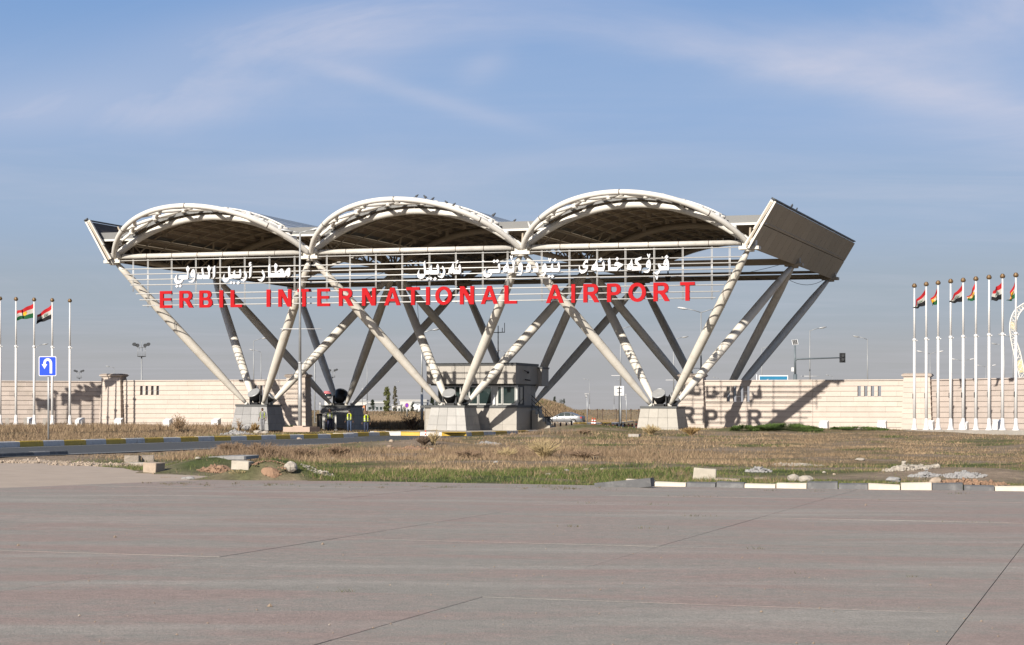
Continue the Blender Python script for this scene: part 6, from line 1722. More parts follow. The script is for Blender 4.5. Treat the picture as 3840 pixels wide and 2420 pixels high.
# ================================================================ THINGS ROUND THE GATE
# bollards
bred = mat('bollard_red', (.20, .05, .04), .6, var=.2)
def bollard(p, h, label):
    root = thing('bollard', label, 'bollard', p, 0, 'black and red bollards between booth and right plinth')
    b = MB(); b.lathe((0, 0, 0), [(.075, 0), (.07, h * .93), (.05, h)], 10); b.build('post', M['black'], root, local=True)
    for z in (.45, .72):
        b = MB(); b.lathe((0, 0, h * z), [(.074, 0), (.074, h * .12)], 10); b.build('band', bred, root, local=True)
    b = MB(); b.lathe((0, 0, 0), [(.12, 0), (.12, .03)], 10); b.build('base', M['black'], root, local=True)
    return root
sm = [(2081, 'short bollard nearest the black bin'), (2102, 'second short bollard from the black bin'), (2123.5, 'third short bollard from the black bin')] 
sm2 = [(2270, 'first short bollard right of the second tall one'), (2284.5, 'second short bollard right of the second tall one'), (2300, 'third short bollard right of the second tall one'), (2314, 'short bollard under the square white sign, left of its post'), (2329, 'short bollard just right of the square sign post'), (2342, 'fourth short bollard from the right plinth'), (2357, 'third short bollard from the right plinth'), (2371, 'second short bollard from the right plinth')]
tl2 = [(2143.7, 1580, 1611, 'tall bollard left of the traffic cones'), (2256, 1584, 1625, 'tall bollard right of the traffic cones'), (2386, 1581, 1627, 'tall bollard beside the right plinth')]
pr = None
for px, lb in sm: 
    p = gp(px, 1609.5); p.z = zg(p.x)
    pr2 = bollard(p, .58, lb) if pr is None else dup(pr, p, 0, lb); pr = pr or pr2
for k, (px, lb) in enumerate(sm2):
    p = gp(px, 1621 + k * .1); dup(pr, p, 0, lb, (1, 1, 1.15))
pt_ = None
for px, yt, yb, lb in tl2:
    p = gp(px, yb); h = at(px, yt, p.y).z - p.z
    if pt_ is None: pt_ = bollard(p, h, lb); hh0 = h
    else: dup(pt_, p, 0, lb, (1, 1, h / hh0))
# cones
corange = mat('cone_orange', S(190, 80, 50), .6, var=.1)
def cone(p, label, h=.95, rz=0):
    root = thing('traffic_cone', label, 'traffic cone', p, rz, 'traffic cones on the lane')
    b = MB(); b.box((0, 0, .03), (.24, .24, .03)); b.build('base', corange, root, local=True)
    b = MB(); b.lathe((0, 0, .06), [(.19, 0), (.045, h - .06)], 12); c = b.build('body', corange, root, local=True)
    for z0, z1 in ((.30, .48), (.62, .76)):
        b = MB(); r0 = .19 - .145 * (z0 * h - .06) / (h - .06) + .004; r1 = .19 - .145 * (z1 * h - .06) / (h - .06) + .004
        b.lathe((0, 0, z0 * h), [(r0, 0), (r1, (z1 - z0) * h)], 12); b.build('stripe', swhite, root, local=True)
    return root
p = gp(2222, 1598.5); c1 = cone(p, 'left one of two orange and white traffic cones', .88, .2); dup(c1, gp(2231, 1599.5), .7, 'right one of two orange and white traffic cones')
# litter bin
p = gp(2050, 1616); p.z += .2
bn = thing('litter_bin', 'square black litter bin at the right corner of the booth', 'bin', p, PSI)
b = MB(); b.hexa([(-.22, -.22, 0), (.22, -.22, 0), (.22, .22, 0), (-.22, .22, 0), (-.25, -.25, .85), (.25, -.25, .85), (.25, .25, .85), (-.25, .25, .85)]); b.build('body', M['black'], bn, local=True)
b = MB(); b.box((0, 0, .9), (.29, .29, .05)); b.build('lid', M['black'], bn, local=True)
b = MB(); b.box((0, 0, .02), (.26, .26, .03)); b.build('base', M['dark'], bn, local=True)
# turnstile frames left of the workers
Yg = 149.0
def rail_gate(px0, px1, yt, yb, label, m):
    a, c = at(px0, yb, Yg), at(px1, yb, Yg); top = at(px0, yt, Yg).z - a.z
    root = thing('barrier_gate', label, 'barrier', a, 0, 'steel barriers beside the end pillar')
    w_ = c.x - a.x
    for x in (0, w_): b = MB(); b.box((x, 0, top / 2), (.06, .06, top / 2)); b.build('post', m, root, local=True)
    b = MB(); b.box((w_ / 2, 0, top - .05), (w_ / 2 + .1, .08, .06)); b.build('top_rail', m, root, local=True)
    for k in range(3): b = MB(); b.box((w_ * (k + 1) / 4, 0, top / 2), (.02, .02, top / 2 - .1)); b.build('bar', m, root, local=True)
    return root
rail_gate(1192, 1205, 1553, 1614, 'dark steel barrier beside the end pillar', M['dark'])
rail_gate(1203, 1216, 1552, 1615, 'pale steel barrier left of the worker with hanging arms', M['rod'])
b = MB(); a = at(1258.5, 1614, Yg); b.box(a + Vector((0, 0, .58)), (.06, .06, .60)); b.box(a + Vector((0, 0, .03)), (.12, .12, .03)); tag(b.build('barrier_post', M['rod']), 'single pale steel post just right of the first of three workers', 'post')
# white wall-washer floodlights along the walls
WG = 'white ground floodlights along the walls'
def washer(p, rz, label):
    root = thing('ground_floodlight', label, 'floodlight', p, rz, WG)
    b = MB(); b.hexa([(-.32, -.22, .0), (.32, -.22, .0), (.32, .22, .0), (-.32, .22, .0), (-.26, -.20, .45), (.26, -.20, .45), (.30, .22, .62), (-.30, .22, .62)]); b.build('housing', M['pole'], root, local=True)
    b = MB(); b.hexa([(-.3, .221, .06), (.3, .221, .06), (.3, .235, .06), (-.3, .235, .06), (-.28, .221, .56), (.28, .221, .56), (.28, .235, .56), (-.28, .235, .56)]); b.build('glass', M['glass'], root, local=True)
    b = MB(); b.box((0, 0, -.1), (.38, .28, .1)); b.build('base', M['conc'], root, local=True)
    return root
wp = None
for px, y, Y, lb in ((109, 1596, 146, 'white floodlight box between the second and third left poles'), (299, 1598, 147, 'white floodlight box just left of the stone pillar shadows'), (444, 1599, 147.5, 'white floodlight box at the foot of the left stone pillar'), (628, 1600, 146, 'white floodlight box half behind the bare bush'), (809, 1600, 144.5, 'white floodlight box left of the leftmost plinth'),
        (3089, 1611, 133, 'white floodlight box on the green mound below the right wall'), (3307, 1611, 131, 'white floodlight box left of the right stone pillar'), (3484, 1612, 128, 'white floodlight box behind the second right flagpole'), (3614, 1612, 126, 'small floodlight at the foot of the fifth right flagpole'), (3740, 1612, 118.5, 'white floodlight box left of the eighth right flagpole')):
    p = at(px, y, Y)
    if wp is None: wp = washer(p, PSI, lb)
    else: dup(wp, p, PSI + random.uniform(-.2, .2), lb, (.85, .85, .85) if px == 3614 else None)
# short marker posts by the left poles
mp_ = None
for px, lb in ((27, 'short grey post nearest the left frame edge'), (95, 'short grey post between the first two left poles'), (167, 'short grey post right of the blue sign pole')):
    p = at(px, 1603, 139)
    if mp_ is None:
        mp_ = thing('marker_post', lb, 'post', p, .2, 'short grey posts before the left poles'); b = MB(); b.box((0, 0, .25), (.12, .10, .36)); b.build('post', M['conc'], mp_, local=True); b = MB(); b.box((0, 0, .63), (.13, .11, .025)); b.build('cap', M['conc'], mp_, local=True)
    else: dup(mp_, p, .2, lb)
# footing the left poles and right poles stand on
def slabbox(label, a, c, wd, h, m, cat='footing'):
    a, c = Vector(a), Vector(c); b = MB(); b.beam(a + Vector((0, 0, -h / 2)), c + Vector((0, 0, -h / 2)), wd, h, 0); return tag(b.build('footing', m), label, cat)
slabbox('long low concrete footing under the left flagpoles', at(-260, 1593, 141), at(275, 1594, 146), 1.3, .35, M['conc'])
slabbox('long low cream footing under the right flagpoles', at(3405, 1611.5, 124.5), at(3880, 1615, 112.5), 1.2, .5, M['conc'])
# orange and white delineator before the island
p = gp(1596, 1646.5); dl = thing('delineator', 'small orange and white delineator post before the striped island kerb', 'delineator', p); h = at(1596, 1614, p.y).z - p.z
b = MB(); b.lathe((0, 0, 0), [(.045, 0), (.04, h)], 10); b.build('post', corange, dl, local=True)
for z in (.25, .6): b = MB(); b.lathe((0, 0, h * z), [(.047, 0), (.046, .09)], 10); b.build('band', swhite, dl, local=True)
# pigeons
pig = mat('pigeon_grey', (.07, .075, .085), .7, var=.3, scale=20)
def pigeon(p, rz, label, sc=1.0):
    sc *= .72
    root = thing('pigeon', label, 'pigeon', p, rz, 'pigeons perched on the canopy')
    b = MB(); d = Vector((1, 0, .55)).normalized(); ax = (d, Vector((0, 1, 0)), d.cross(Vector((0, 1, 0))))
    b.ball((0, 0, .15 * sc), (.15 * sc, .095 * sc, .095 * sc), 0, 10, 7, ax=ax); b.ball((.13 * sc, 0, .27 * sc), .055 * sc, 0, 8, 6); b.tube([(.09 * sc, 0, .2 * sc), (.13 * sc, 0, .26 * sc)], [.06 * sc, .045 * sc], 8); b.tube([(.175 * sc, 0, .27 * sc), (.215 * sc, 0, .26 * sc)], [.015 * sc, .004 * sc], 6)
    b.hexa([(-.1 * sc, -.05 * sc, .08 * sc), (-.1 * sc, .05 * sc, .08 * sc), (-.25 * sc, .04 * sc, .03 * sc), (-.25 * sc, -.04 * sc, .03 * sc), (-.1 * sc, -.05 * sc, .12 * sc), (-.1 * sc, .05 * sc, .12 * sc), (-.25 * sc, .04 * sc, .045 * sc), (-.25 * sc, -.04 * sc, .045 * sc)])
    b.build('body', pig, root, local=True)
    b = MB()
    for s_ in (-1, 1): b.tube([(.02 * sc, .03 * s_ * sc, .09 * sc), (.03 * sc, .03 * s_ * sc, 0)], .01 * sc, 5)
    b.build('legs', bred, root, local=True)
    return root
def on_arc(i, px):
    best = min((outer(i, t) for t in np.linspace(-1, 1, 400)), key=lambda q: abs(1920 + FPX * q.x / q.y - px)); return best + Vector((0, 0, .17))
for px, rz, lb in ((1563, 0, 'leftmost pigeon on the middle arch'), (1595.6, 2.5, 'large upright pigeon second from left on the middle arch'), (1623, .5, 'third pigeon from left on the middle arch'), (1674.6, 3, 'fourth pigeon from left on the middle arch'), (1701, .2, 'rightmost pigeon on the middle arch')):
    pigeon(on_arc(1, px), rz, lb, 1.15 if px == 1595.6 else .95)
pigeon(G(2 * BAY - 3.05, 3.2, HN + roofz(BAY - 3.05) + .03), 0.1, 'pigeon on the roof slope right of the middle arch', 1.2)
pigeon(G(2 * BAY - .6, .3, HN + VAL_T), 0.3, 'pigeon on the gutter between middle and right arches', .9)
for v, lb in ((4.2, 'left pigeon on the top edge of the brown end panel'), (5.9, 'right pigeon on the top edge of the brown end panel')):
    pigeon(G(3 * BAY + EA + .2, v, HN + EBZ + .14), 1.0, lb, 1.1 if v < 5 else .8)
# ================================================================ PEOPLE
def person(loc, rz, H, label, shirt, trousers, hairc, pose, vest=True, sleeves=True, cap=None, mask=None, shoes=(.02, .02, .022), skin=(.20, .105, .065), gap=.16):
    """one continuous body, remeshed from tapered limbs; pose gives joint positions for a 1.75 m figure facing -y"""
    k = H / 1.75
    root = thing('person', label, 'person', loc, rz, 'workers in yellow vests')
    J = dict(
        pelvis=(0, 0, .94), chest=(0, -.01, 1.28), neck=(0, -.005, 1.47), head=(0, -.02, 1.63),
        hipL=(.10, 0, .90), kneeL=(.11, -.03, .49), ankL=(.12, .02, .08), hipR=(-.10, 0, .90), kneeR=(-.11, -.03, .49), ankR=(-.12, .02, .08),
        shL=(.185, 0, 1.41), elL=(.25, .02, 1.13), wrL=(.27, -.05, .88), shR=(-.185, 0, 1.41), elR=(-.25, .02, 1.13), wrR=(-.27, -.05, .88))
    J.update(pose); J = {n: Vector(v) for n, v in J.items()}
    b = MB()
    def limb(pts, r, n=12): b.tube(pts, r, n)
    b.ball(J['pelvis'], (.165, .115, .13), 0, 14, 10)
    limb([J['pelvis'] - Vector((0, 0, .04)), J['pelvis'].lerp(J['chest'], .5), J['chest'], J['neck'] - Vector((0, 0, .08))], [.150, .135, .155, .085], 14)
    b.ball(J['chest'] + Vector((0, 0, .02)), (.185, .115, .17), 0, 14, 10)
    limb([J['shL'], J['neck'] - Vector((0, 0, .05)), J['shR']], [.075, .085, .075], 12)
    limb([J['neck'] - Vector((0, 0, .06)), J['head'] - Vector((0, -.01, .07))], [.062, .056], 12)
    b.ball(J['head'], (.076, .095, .112), 0, 14, 10); b.ball(J['head'] + Vector((0, -.03, -.06)), (.058, .062, .062), 0, 12, 8)
    b.ball(J['head'] + Vector((0, -.10, -.012)), (.014, .022, .022), 0, 8, 6)
    for s_ in (-1, 1): b.ball(J['head'] + Vector((.08 * s_, .005, -.01)), (.014, .024, .034), 0, 8, 6)
    for S_ in 'LR':
        hp, kn, an = J['hip' + S_], J['knee' + S_], J['ank' + S_]
        limb([hp, hp.lerp(kn, .45), kn, kn.lerp(an, .35), an], [.098, .088, .066, .066, .050], 12)
        toe = an + Vector((.02 * (1 if S_ == 'L' else -1), -.17, -.045)); limb([an + Vector((0, .05, -.035)), an + Vector((0, -.05, -.035)), toe], [.044, .048, .034], 10)
        sh, el, wr = J['sh' + S_], J['el' + S_], J['wr' + S_]
        limb([sh, sh.lerp(el, .5), el, el.lerp(wr, .4), wr], [.066, .056, .046, .043, .030], 12)
        # palm, four unequal fingers and a thumb
        d = (wr - el).normalized(); d = (d + Vector((0, -.15, -.2))).normalized(); side = Vector((0, -1, 0)); side = (side - d * side.dot(d)).normalized()
        pm = wr + d * .05; limb([wr, pm, wr + d * .088], [.026, .036, .034], 10)
        inn = Vector((-1 if S_ == 'L' else 1, 0, 0)); inn = (inn - d * inn.dot(d)).normalized()
        for q, (o, l) in enumerate(((.028, .062), (.010, .072), (-.009, .066), (-.027, .050))):
            p0_ = wr + d * .085 + side * o; p1_ = p0_ + d * l * .5 + inn * .006; p2_ = p1_ + d * l * .4 + inn * .022
            limb([p0_, p1_, p2_], [.0105, .0095, .008], 7)
        t0 = wr + d * .03 + side * .028; limb([t0, t0 + d * .03 + side * .022, t0 + d * .06 + side * .024 + inn * .01], [.012, .0105, .009], 7)
    me = b.mesh('body', bpy.data.materials[0]); o = bpy.data.objects.new('body', me); COL.objects.link(o)
    md = o.modifiers.new('r', 'REMESH'); md.mode = 'VOXEL'; md.voxel_size = .0125
    sm_ = o.modifiers.new('s', 'SMOOTH'); sm_.factor = .5; sm_.iterations = 3
    dg = bpy.context.evaluated_depsgraph_get(); me2 = bpy.data.meshes.new_from_object(o.evaluated_get(dg)); bpy.data.objects.remove(o); me2.name = 'body'
    # cloth and skin by where each face lies
    def cm(n, c, **kw): return mat(n, c, .8, var=.12, scale=9, bump=.25, bscale=22, **kw)
    mats = [cm('skin', skin), cm('shirt', shirt), cm('trousers', trousers), mat('shoes', shoes, .6)]
    me2.materials.clear()
    for m_ in mats: me2.materials.append(m_)
    elz = [(J['el' + s_], J['wr' + s_], J['sh' + s_]) for s_ in 'LR']
    for p in me2.polygons:
        c = p.center; m_ = 1
        da = []
        for el, wr, sh in elz:
            def sd(a, e):
                t = max(0, min(1, (c - a).dot(e - a) / (e - a).length_squared)); return (c - a.lerp(e, t)).length, t
            d1, t1 = sd(sh, el); d2, t2 = sd(el, wr); d3 = (c - (wr + (wr - el).normalized() * .08)).length
            da.append((min(d1, d2, d3), d1, d2, t2, d3))
        arm = min(da, key=lambda q: q[0])
        onarm = arm[0] < .075 and abs(c.x) > .17
        if c.z > J['neck'].z - .01 and abs(c.x) < .14: m_ = 0
        elif onarm and (arm[4] < .10 or (arm[2] <= arm[1] and arm[3] > (.93 if sleeves else .25))): m_ = 0
        elif onarm: m_ = 1
        elif c.z < min(J['ankL'].z, J['ankR'].z) + .03 or (c.z < .22 and (min((c - J['ankL']).length, (c - J['ankR']).length) < .10)) : m_ = 3
        elif c.z < J['pelvis'].z + .04: m_ = 2
        p.material_index = m_; p.use_smooth = True
    me2.transform(Matrix.Scale(k, 4))
    body = bpy.data.objects.new('body', me2); COL.objects.link(body); body.parent = root
    hd = J['head'] * k
    b = MB(); hr = .009 * k
    b.ball(hd + Vector((0, .012 * k, .022 * k)), (.084 * k, .098 * k, .102 * k), 0, 14, 9)
    # keep only the crown and back of the skull
    keep = [i for i, f in enumerate(b.f) if (lambda c: c.z > hd.z + .055 * k or (c.y > hd.y + .03 * k and c.z > hd.z - .06 * k))(sum((Vector(b.v[q]) for q in f), Vector()) / len(b.f[i]))]
    b.f = [b.f[i] for i in keep]; b.m = [0] * len(b.f); b.s = [True] * len(b.f)
    hm = mat('hair', hairc, .8, var=.2)
    b.build('cap' if cap else 'hair', mat('cap_cloth', cap, .8) if cap else hm, root, local=True)
    if cap:
        b = MB(); b.hexa([hd + Vector(q) * k for q in ((-.06, -.15, .04), (.06, -.15, .04), (.065, -.07, .05), (-.065, -.07, .05), (-.06, -.15, .05), (.06, -.15, .05), (.065, -.07, .065), (-.065, -.07, .065))]); b.build('cap_peak', mat('cap_cloth', cap, .8), root, local=True)
    if mask:
        b = MB(); b.lathe(J['neck'] * k - Vector((0, 0, .035 * k)), [(.078 * k, 0), (.083 * k, .03 * k), (.072 * k, .06 * k)], 14); b.build('neck_cloth', mat('neck_cloth', mask, .8), root, local=True)
    b = MB()
    for s_ in (-1, 1): b.ball(hd + Vector((.03 * s_, -.087, .012)) * k, .0105 * k, 0, 8, 6)
    b.build('eyes', M['black'], root, local=True)
    b = MB(); b.ball(hd + Vector((0, -.088, -.062)) * k, (.022 * k, .006 * k, .006 * k), 0, 8, 5); b.build('mouth', mat('lips', (.16, .06, .05), .6), root, local=True)
    if vest:
        ly = mat('vest_lime', S(196, 214, 44), .7, var=.08, scale=8, bump=.25, bscale=20); sl_ = mat('vest_stripe', (.62, .63, .60), .4)
        z0, z1 = J['pelvis'].z + .03, 1.475
        rows = [(0, .192, .148), (.10, .186, .146), (.22, .190, .146), (.34, .202, .148), (.44, .205, .142), (.50, .150, .118), (.535, .105, .095)]
        b = MB(); nA = 26; gp_ = gap
        for (dz, rx, ry) in rows:
            for q in range(nA + 1):
                a = -PI / 2 + gp_ * (1 + .9 * dz) + (2 * PI - 2 * gp_ * (1 + .9 * dz)) * q / nA
                cx = J['pelvis'].lerp(J['chest'], min(1, dz / .34))
                arm_in = 1 - .14 * max(0, (dz - .22) / .3) * abs(math.cos(a)) ** 4
                b.v.append((k * (cx.x + rx * math.cos(a) * arm_in), k * (cx.y + ry * math.sin(a)), k * (z0 + dz * (z1 - z0) / .535)))
        for j in range(len(rows) - 1):
            for q in range(nA):
                a = j * (nA + 1) + q; b.f.append((a, a + 1, a + nA + 2, a + nA + 1)); b.m.append(0); b.s.append(True)
        vo = b.build('vest', ly, root, local=True)
        sd_ = vo.modifiers.new('t', 'SOLIDIFY'); sd_.thickness = .008
        for zz in (.07, .20):
            b = MB()
            for q in range(nA):
                pa = [];
                for qq in (q, q + 1):
                    for dz in (zz, zz + .05):
                        jx = max(j for j in range(len(rows)) if rows[j][0] <= dz); f_ = (dz - rows[jx][0]) / (rows[jx + 1][0] - rows[jx][0])
                        A = Vector(vo.data.vertices[jx * (nA + 1) + qq].co); B2 = Vector(vo.data.vertices[(jx + 1) * (nA + 1) + qq].co); P_ = A.lerp(B2, f_)
                        cc = Vector((J['pelvis'].x * k, 0, P_.z)); P_ = cc + (P_ - cc) * 1.035; pa.append(P_)
                b.poly([pa[0], pa[2], pa[3], pa[1]], 0, True)
            b.build('reflective_band', sl_, root, local=True)
    return root
def groundp(px, py, Y): p = at(px, py, Y); return p
walk = dict(kneeL=(.10, -.14, .50), ankL=(.09, -.02, .10), kneeR=(-.08, -.02, .49), ankR=(-.05, .05, .08), wrL=(.30, -.16, .90), elL=(.27, -.03, 1.13), wrR=(-.30, .02, .89), head=(-.01, -.045, 1.62))
p = at(985, 1620, 137.6)
person(p, R(-10), 1.68, 'worker in grey overalls and open yellow vest walking before the leftmost plinth', (.20, .20, .215), (.21, .21, .225), (.012, .010, .009), walk, sleeves=False, mask=(.7, .7, .7), gap=.62)
p = at(1237, 1618, 146.5)
person(p, R(12), 1.70, 'worker in dark cap, grey shirt and navy trousers with yellow vest by the pale barrier', (.36, .37, .38), (.030, .032, .075), (.015, .012, .010), dict(wrL=(.29, -.08, .86), wrR=(-.29, -.06, .86), kneeL=(.12, -.04, .49), ankL=(.17, .02, .08)), cap=(.03, .02, .022), gap=.55)
p = at(1310.5, 1624, 142.5)
person(p, R(-6), 1.67, 'worker in black top and blue jeans with yellow vest, middle one of the three', (.018, .018, .022), (.045, .07, .13), (.012, .012, .012), dict(kneeL=(.12, -.09, .50), ankL=(.13, -.05, .08), ankR=(-.11, .12, .10), wrL=(.28, -.02, .88), wrR=(-.30, -.10, .88)), mask=(.6, .6, .62), cap=(.02, .02, .024), gap=.30)
p = at(1373.5, 1631, 138.5)
person(p, R(4), 1.66, 'worker in black jacket and dark jeans with yellow vest, nearest the striped island kerb', (.016, .017, .018), (.028, .038, .075), (.010, .009, .009), dict(kneeR=(-.10, -.12, .50), ankR=(-.08, -.03, .09), ankL=(.07, .08, .09), wrL=(.29, -.02, .87), wrR=(-.30, -.06, .88)), mask=(.7, .7, .7), gap=.30)

# ================================================================ THE GREY CAR
carp = mat('car_paint_grey', (.20, .205, .215), .35, metal=.25, var=.02, spec=.6)
def sedan(p, rz, label):
    root = thing('parked_car', label, 'car', p, rz)
    # stations along the car (x forward = -), z profile of bonnet/roof/boot and half widths
    st = [(-2.30, .50, .62, .60), (-2.24, .58, .74, .78), (-1.95, .72, .80, .84), (-1.45, .84, .86, .88), (-.95, .93, .88, .89), (-.62, 1.10, .88, .90), (-.12, 1.36, .88, .90), (.35, 1.445, .88, .90), (.85, 1.42, .88, .90), (1.30, 1.26, .88, .90), (1.66, 1.09, .87, .89), (2.02, 1.04, .84, .86), (2.24, .98, .78, .80), (2.30, .78, .70, .72)]
    belt = lambda x: .90 + .035 * (x + 2.3) / 4.6
    b = MB(); n = 0
    for (x, zr, wb, ws) in st:
        zb = min(belt(x), zr - .005); cab = zr > belt(x) + .03
        wt = ws - .20 * min(1, (zr - zb) / .45) if cab else ws * .93
        sill = .22 if -2.0 < x < 2.0 else .30
        pr = [(0, sill), (ws * .86, sill), (ws * .97, sill + .10), (ws, .52), (ws * .985, .72), (ws * .955, zb), (wt, zb + (zr - zb) * .86), (wt * .86, zr - .02 if cab else zr - .006), (wt * .45, zr), (0, zr + .004)]
        ring = pr + [(-y, z) for y, z in pr[-2:0:-1]]
        b.v += [(x, y, z) for y, z in ring]; n = len(ring)
    for i in range(len(st) - 1):
        for q in range(n): b.f.append((i * n + q, i * n + (q + 1) % n, (i + 1) * n + (q + 1) % n, (i + 1) * n + q)); b.m.append(0); b.s.append(True)
    b.f.append(tuple(range(n))); b.m.append(0); b.s.append(False); b.f.append(tuple((len(st) - 1) * n + n - 1 - q for q in range(n))); b.m.append(0); b.s.append(False)
    body = b.build('body', carp, root, local=True)
    bm = bmesh.new(); bm.from_mesh(body.data); bmesh.ops.recalc_face_normals(bm, faces=bm.faces[:]); bm.to_mesh(body.data); bm.free()
    def side_y(x, z):
        for a, c in zip(st[:-1], st[1:]):
            if a[0] <= x <= c[0]:
                t = (x - a[0]) / (c[0] - a[0]); zr = a[1] + (c[1] - a[1]) * t; ws = a[3] + (c[3] - a[3]) * t; break
        zb = min(belt(x), zr - .005); wt = ws - .20 * min(1, (zr - zb) / .45); f_ = max(0, min(1, (z - zb) / max(.01, (zr - zb) * .86))); return ws * .955 + (wt - ws * .955) * f_
    for s_ in (-1, 1):
        for pts in ([(-.50, .95), (.28, .965), (.28, 1.345), (.05, 1.345), (-.18, 1.28)], [(.34, .965), (1.02, .975), (1.0, 1.285), (.78, 1.335), (.34, 1.35)], [(1.07, .98), (1.44, .995), (1.22, 1.19), (1.05, 1.265)]):
            g = MB(); q = [(x, s_ * (side_y(x, z) + .006), z) for x, z in pts]
            g.poly(q if s_ < 0 else q[::-1]); g.poly([(x, y - s_ * .02, z) for x, y, z in (q[::-1] if s_ < 0 else q)]); g.build('side_window', M['glass'], root, local=True)
        for x0 in (.31, -.55, 1.05):
            d_ = MB(); d_.box((x0, s_ * .905, .62), (.006, .004, .27)); d_.build('door_gap', M['black'], root, local=True)
        for x0 in (-.0, .82):
            h_ = MB(); h_.box((x0 + .12, s_ * .895, .80), (.09, .02, .018)); h_.build('door_handle', carp, root, local=True)
        mi = MB(); mi.ball((-.52, s_ * 1.0, .98), (.09, .1, .07), 0, 8, 6); mi.build('mirror', carp, root, local=True)
        tr = MB(); tr.box((0, s_ * .885, .27), (1.25, .02, .05)); tr.build('sill_trim', M['galv'], root, local=True)
        li = MB(); li.box((2.16, s_ * .70, .83), (.10, .12, .075)); li.build('tail_light', sred, root, local=True)
        hl = MB(); hl.box((-2.16, s_ * .66, .66), (.10, .16, .06)); hl.build('headlight', M['lens'], root, local=True)
        for x in (-1.35, 1.33):
            ax = (Vector((1, 0, 0)), Vector((0, 0, 1)), Vector((0, s_, 0)))
            t = MB(); t.lathe((x, s_ * .70, .32), [(.20, 0), (.31, .01), (.325, .05), (.325, .17), (.30, .205), (.21, .21)], 22, ax=ax); w_ = t.build('wheel', M['black'], root, local=True)
            r_ = MB(); r_.lathe((x, s_ * .885, .32), [(.215, 0), (.215, .02)], 20, ax=ax); r_.build('rim', M['frame'], w_, local=True)
            sp_ = MB()
            for q in range(7):
                a = 2 * PI * q / 7; sp_.box((x + .11 * math.cos(a), s_ * .912, .32 + .11 * math.sin(a)), (.10, .008, .025), ax=(Vector((math.cos(a), 0, math.sin(a))), Vector((0, 1, 0)), Vector((-math.sin(a), 0, math.cos(a)))))
            sp_.build('spokes', M['rod'], w_, local=True)
            ar = MB(); ar.lathe((x, s_ * .84, .34), [(.36, 0), (.375, .055)], 22, ax=ax); ar.build('wheel_arch', M['black'], root, local=True)
    g = MB(); g.poly([(1.05, -.55, 1.36), (1.05, .55, 1.36), (1.62, .66, 1.115), (1.62, -.66, 1.115)][::-1]); g.build('rear_window', M['glass'], root, local=True)
    g = MB(); g.poly([(-.86, -.68, .985), (-.86, .68, .985), (-.16, .56, 1.345), (-.16, -.56, 1.345)][::-1]); g.build('windscreen', M['glass'], root, local=True)
    g = MB(); g.box((2.30, 0, .42), (.05, .78, .12)); g.build('rear_bumper', M['dark'], root, local=True)
    return root
p = at(2112, 1584, 218); p.z = zg(p.x) + .02
sedan(p, R(-14), 'silver grey sedan driving past behind the guard booth')
# ================================================================ RUBBLE AND STONES
def rockmesh(b, c, r, seed, m=0, rough=.35, flat=.0):
    bm = bmesh.new(); bmesh.ops.create_icosphere(bm, subdivisions=2, radius=1)
    for v in bm.verts:
        d = v.co.copy(); k = 1 + rough * mnoise.noise(d * 1.3 + Vector((seed * 3.1, seed * 1.7, 0))) + rough * .5 * mnoise.noise(d * 3.1 + Vector((0, seed * 2.3, seed)))
        k *= min(1.0, .92 / max(.3, abs(d.x) + .0 * seed)) if abs(d.x) > .8 else 1
        v.co = d * k
    base_ = len(b.v)
    for v in bm.verts: b.v.append((c[0] + v.co.x * r[0], c[1] + v.co.y * r[1], c[2] + v.co.z * r[2]))
    bm.verts.index_update()
    for f in bm.faces: b.f.append(tuple(base_ + v.index for v in f.verts)); b.m.append(m); b.s.append(False)
    bm.free()
RK_ = {'pale': mat('rock_pale', (.42, .375, .32), .9, var=.2, scale=6, bump=.4, bscale=25), 'tan': mat('rock_tan', (.42, .335, .26), .9, var=.2, scale=6, bump=.4, bscale=25), 'grey': mat('rock_grey', (.33, .32, .315), .9, var=.25, scale=7, bump=.4, bscale=25), 'brown': mat('rock_brown', (.30, .225, .165), .9, var=.25, scale=7, bump=.4, bscale=25),
       'soil': mat('reddish_soil', (.30, .185, .12), .95, var=.25, scale=6, bump=.6, bscale=22),
       'block': mat('block_cream', (.50, .45, .375), .85, var=.12, scale=5, bump=.3, bscale=22, dirt=(.33, .29, .23), dscale=3), 'blockb': mat('block_brown', (.33, .28, .235), .9, var=.2, scale=8, bump=.6, bscale=28)}
def gz(x, y): return float(height(np.array([x]), np.array([y]))[0])
def onground(px, py, it=6):
    ys = np.arange(30, 175, .08); xs_ = (px - 1920) / FPX * ys; zr = CAMZ - (py - 1538) / FPX * ys
    k = np.argmax(zr <= height(xs_, ys)); p = at(px, py, ys[k]); return p
def rock(px, pyb, wpx, hpx, kind, label, seed, dp=.7):
    p = onground(px, pyb); s = p.y / FPX; b = MB()
    rockmesh(b, (p.x, p.y, p.z + hpx * s * .42), (wpx * s / 2, wpx * s / 2 * dp, hpx * s * .56), seed)
    o = b.build('rock', RK_[kind], None, p); return tag(o, label, 'rock', 'loose stones on the verge')
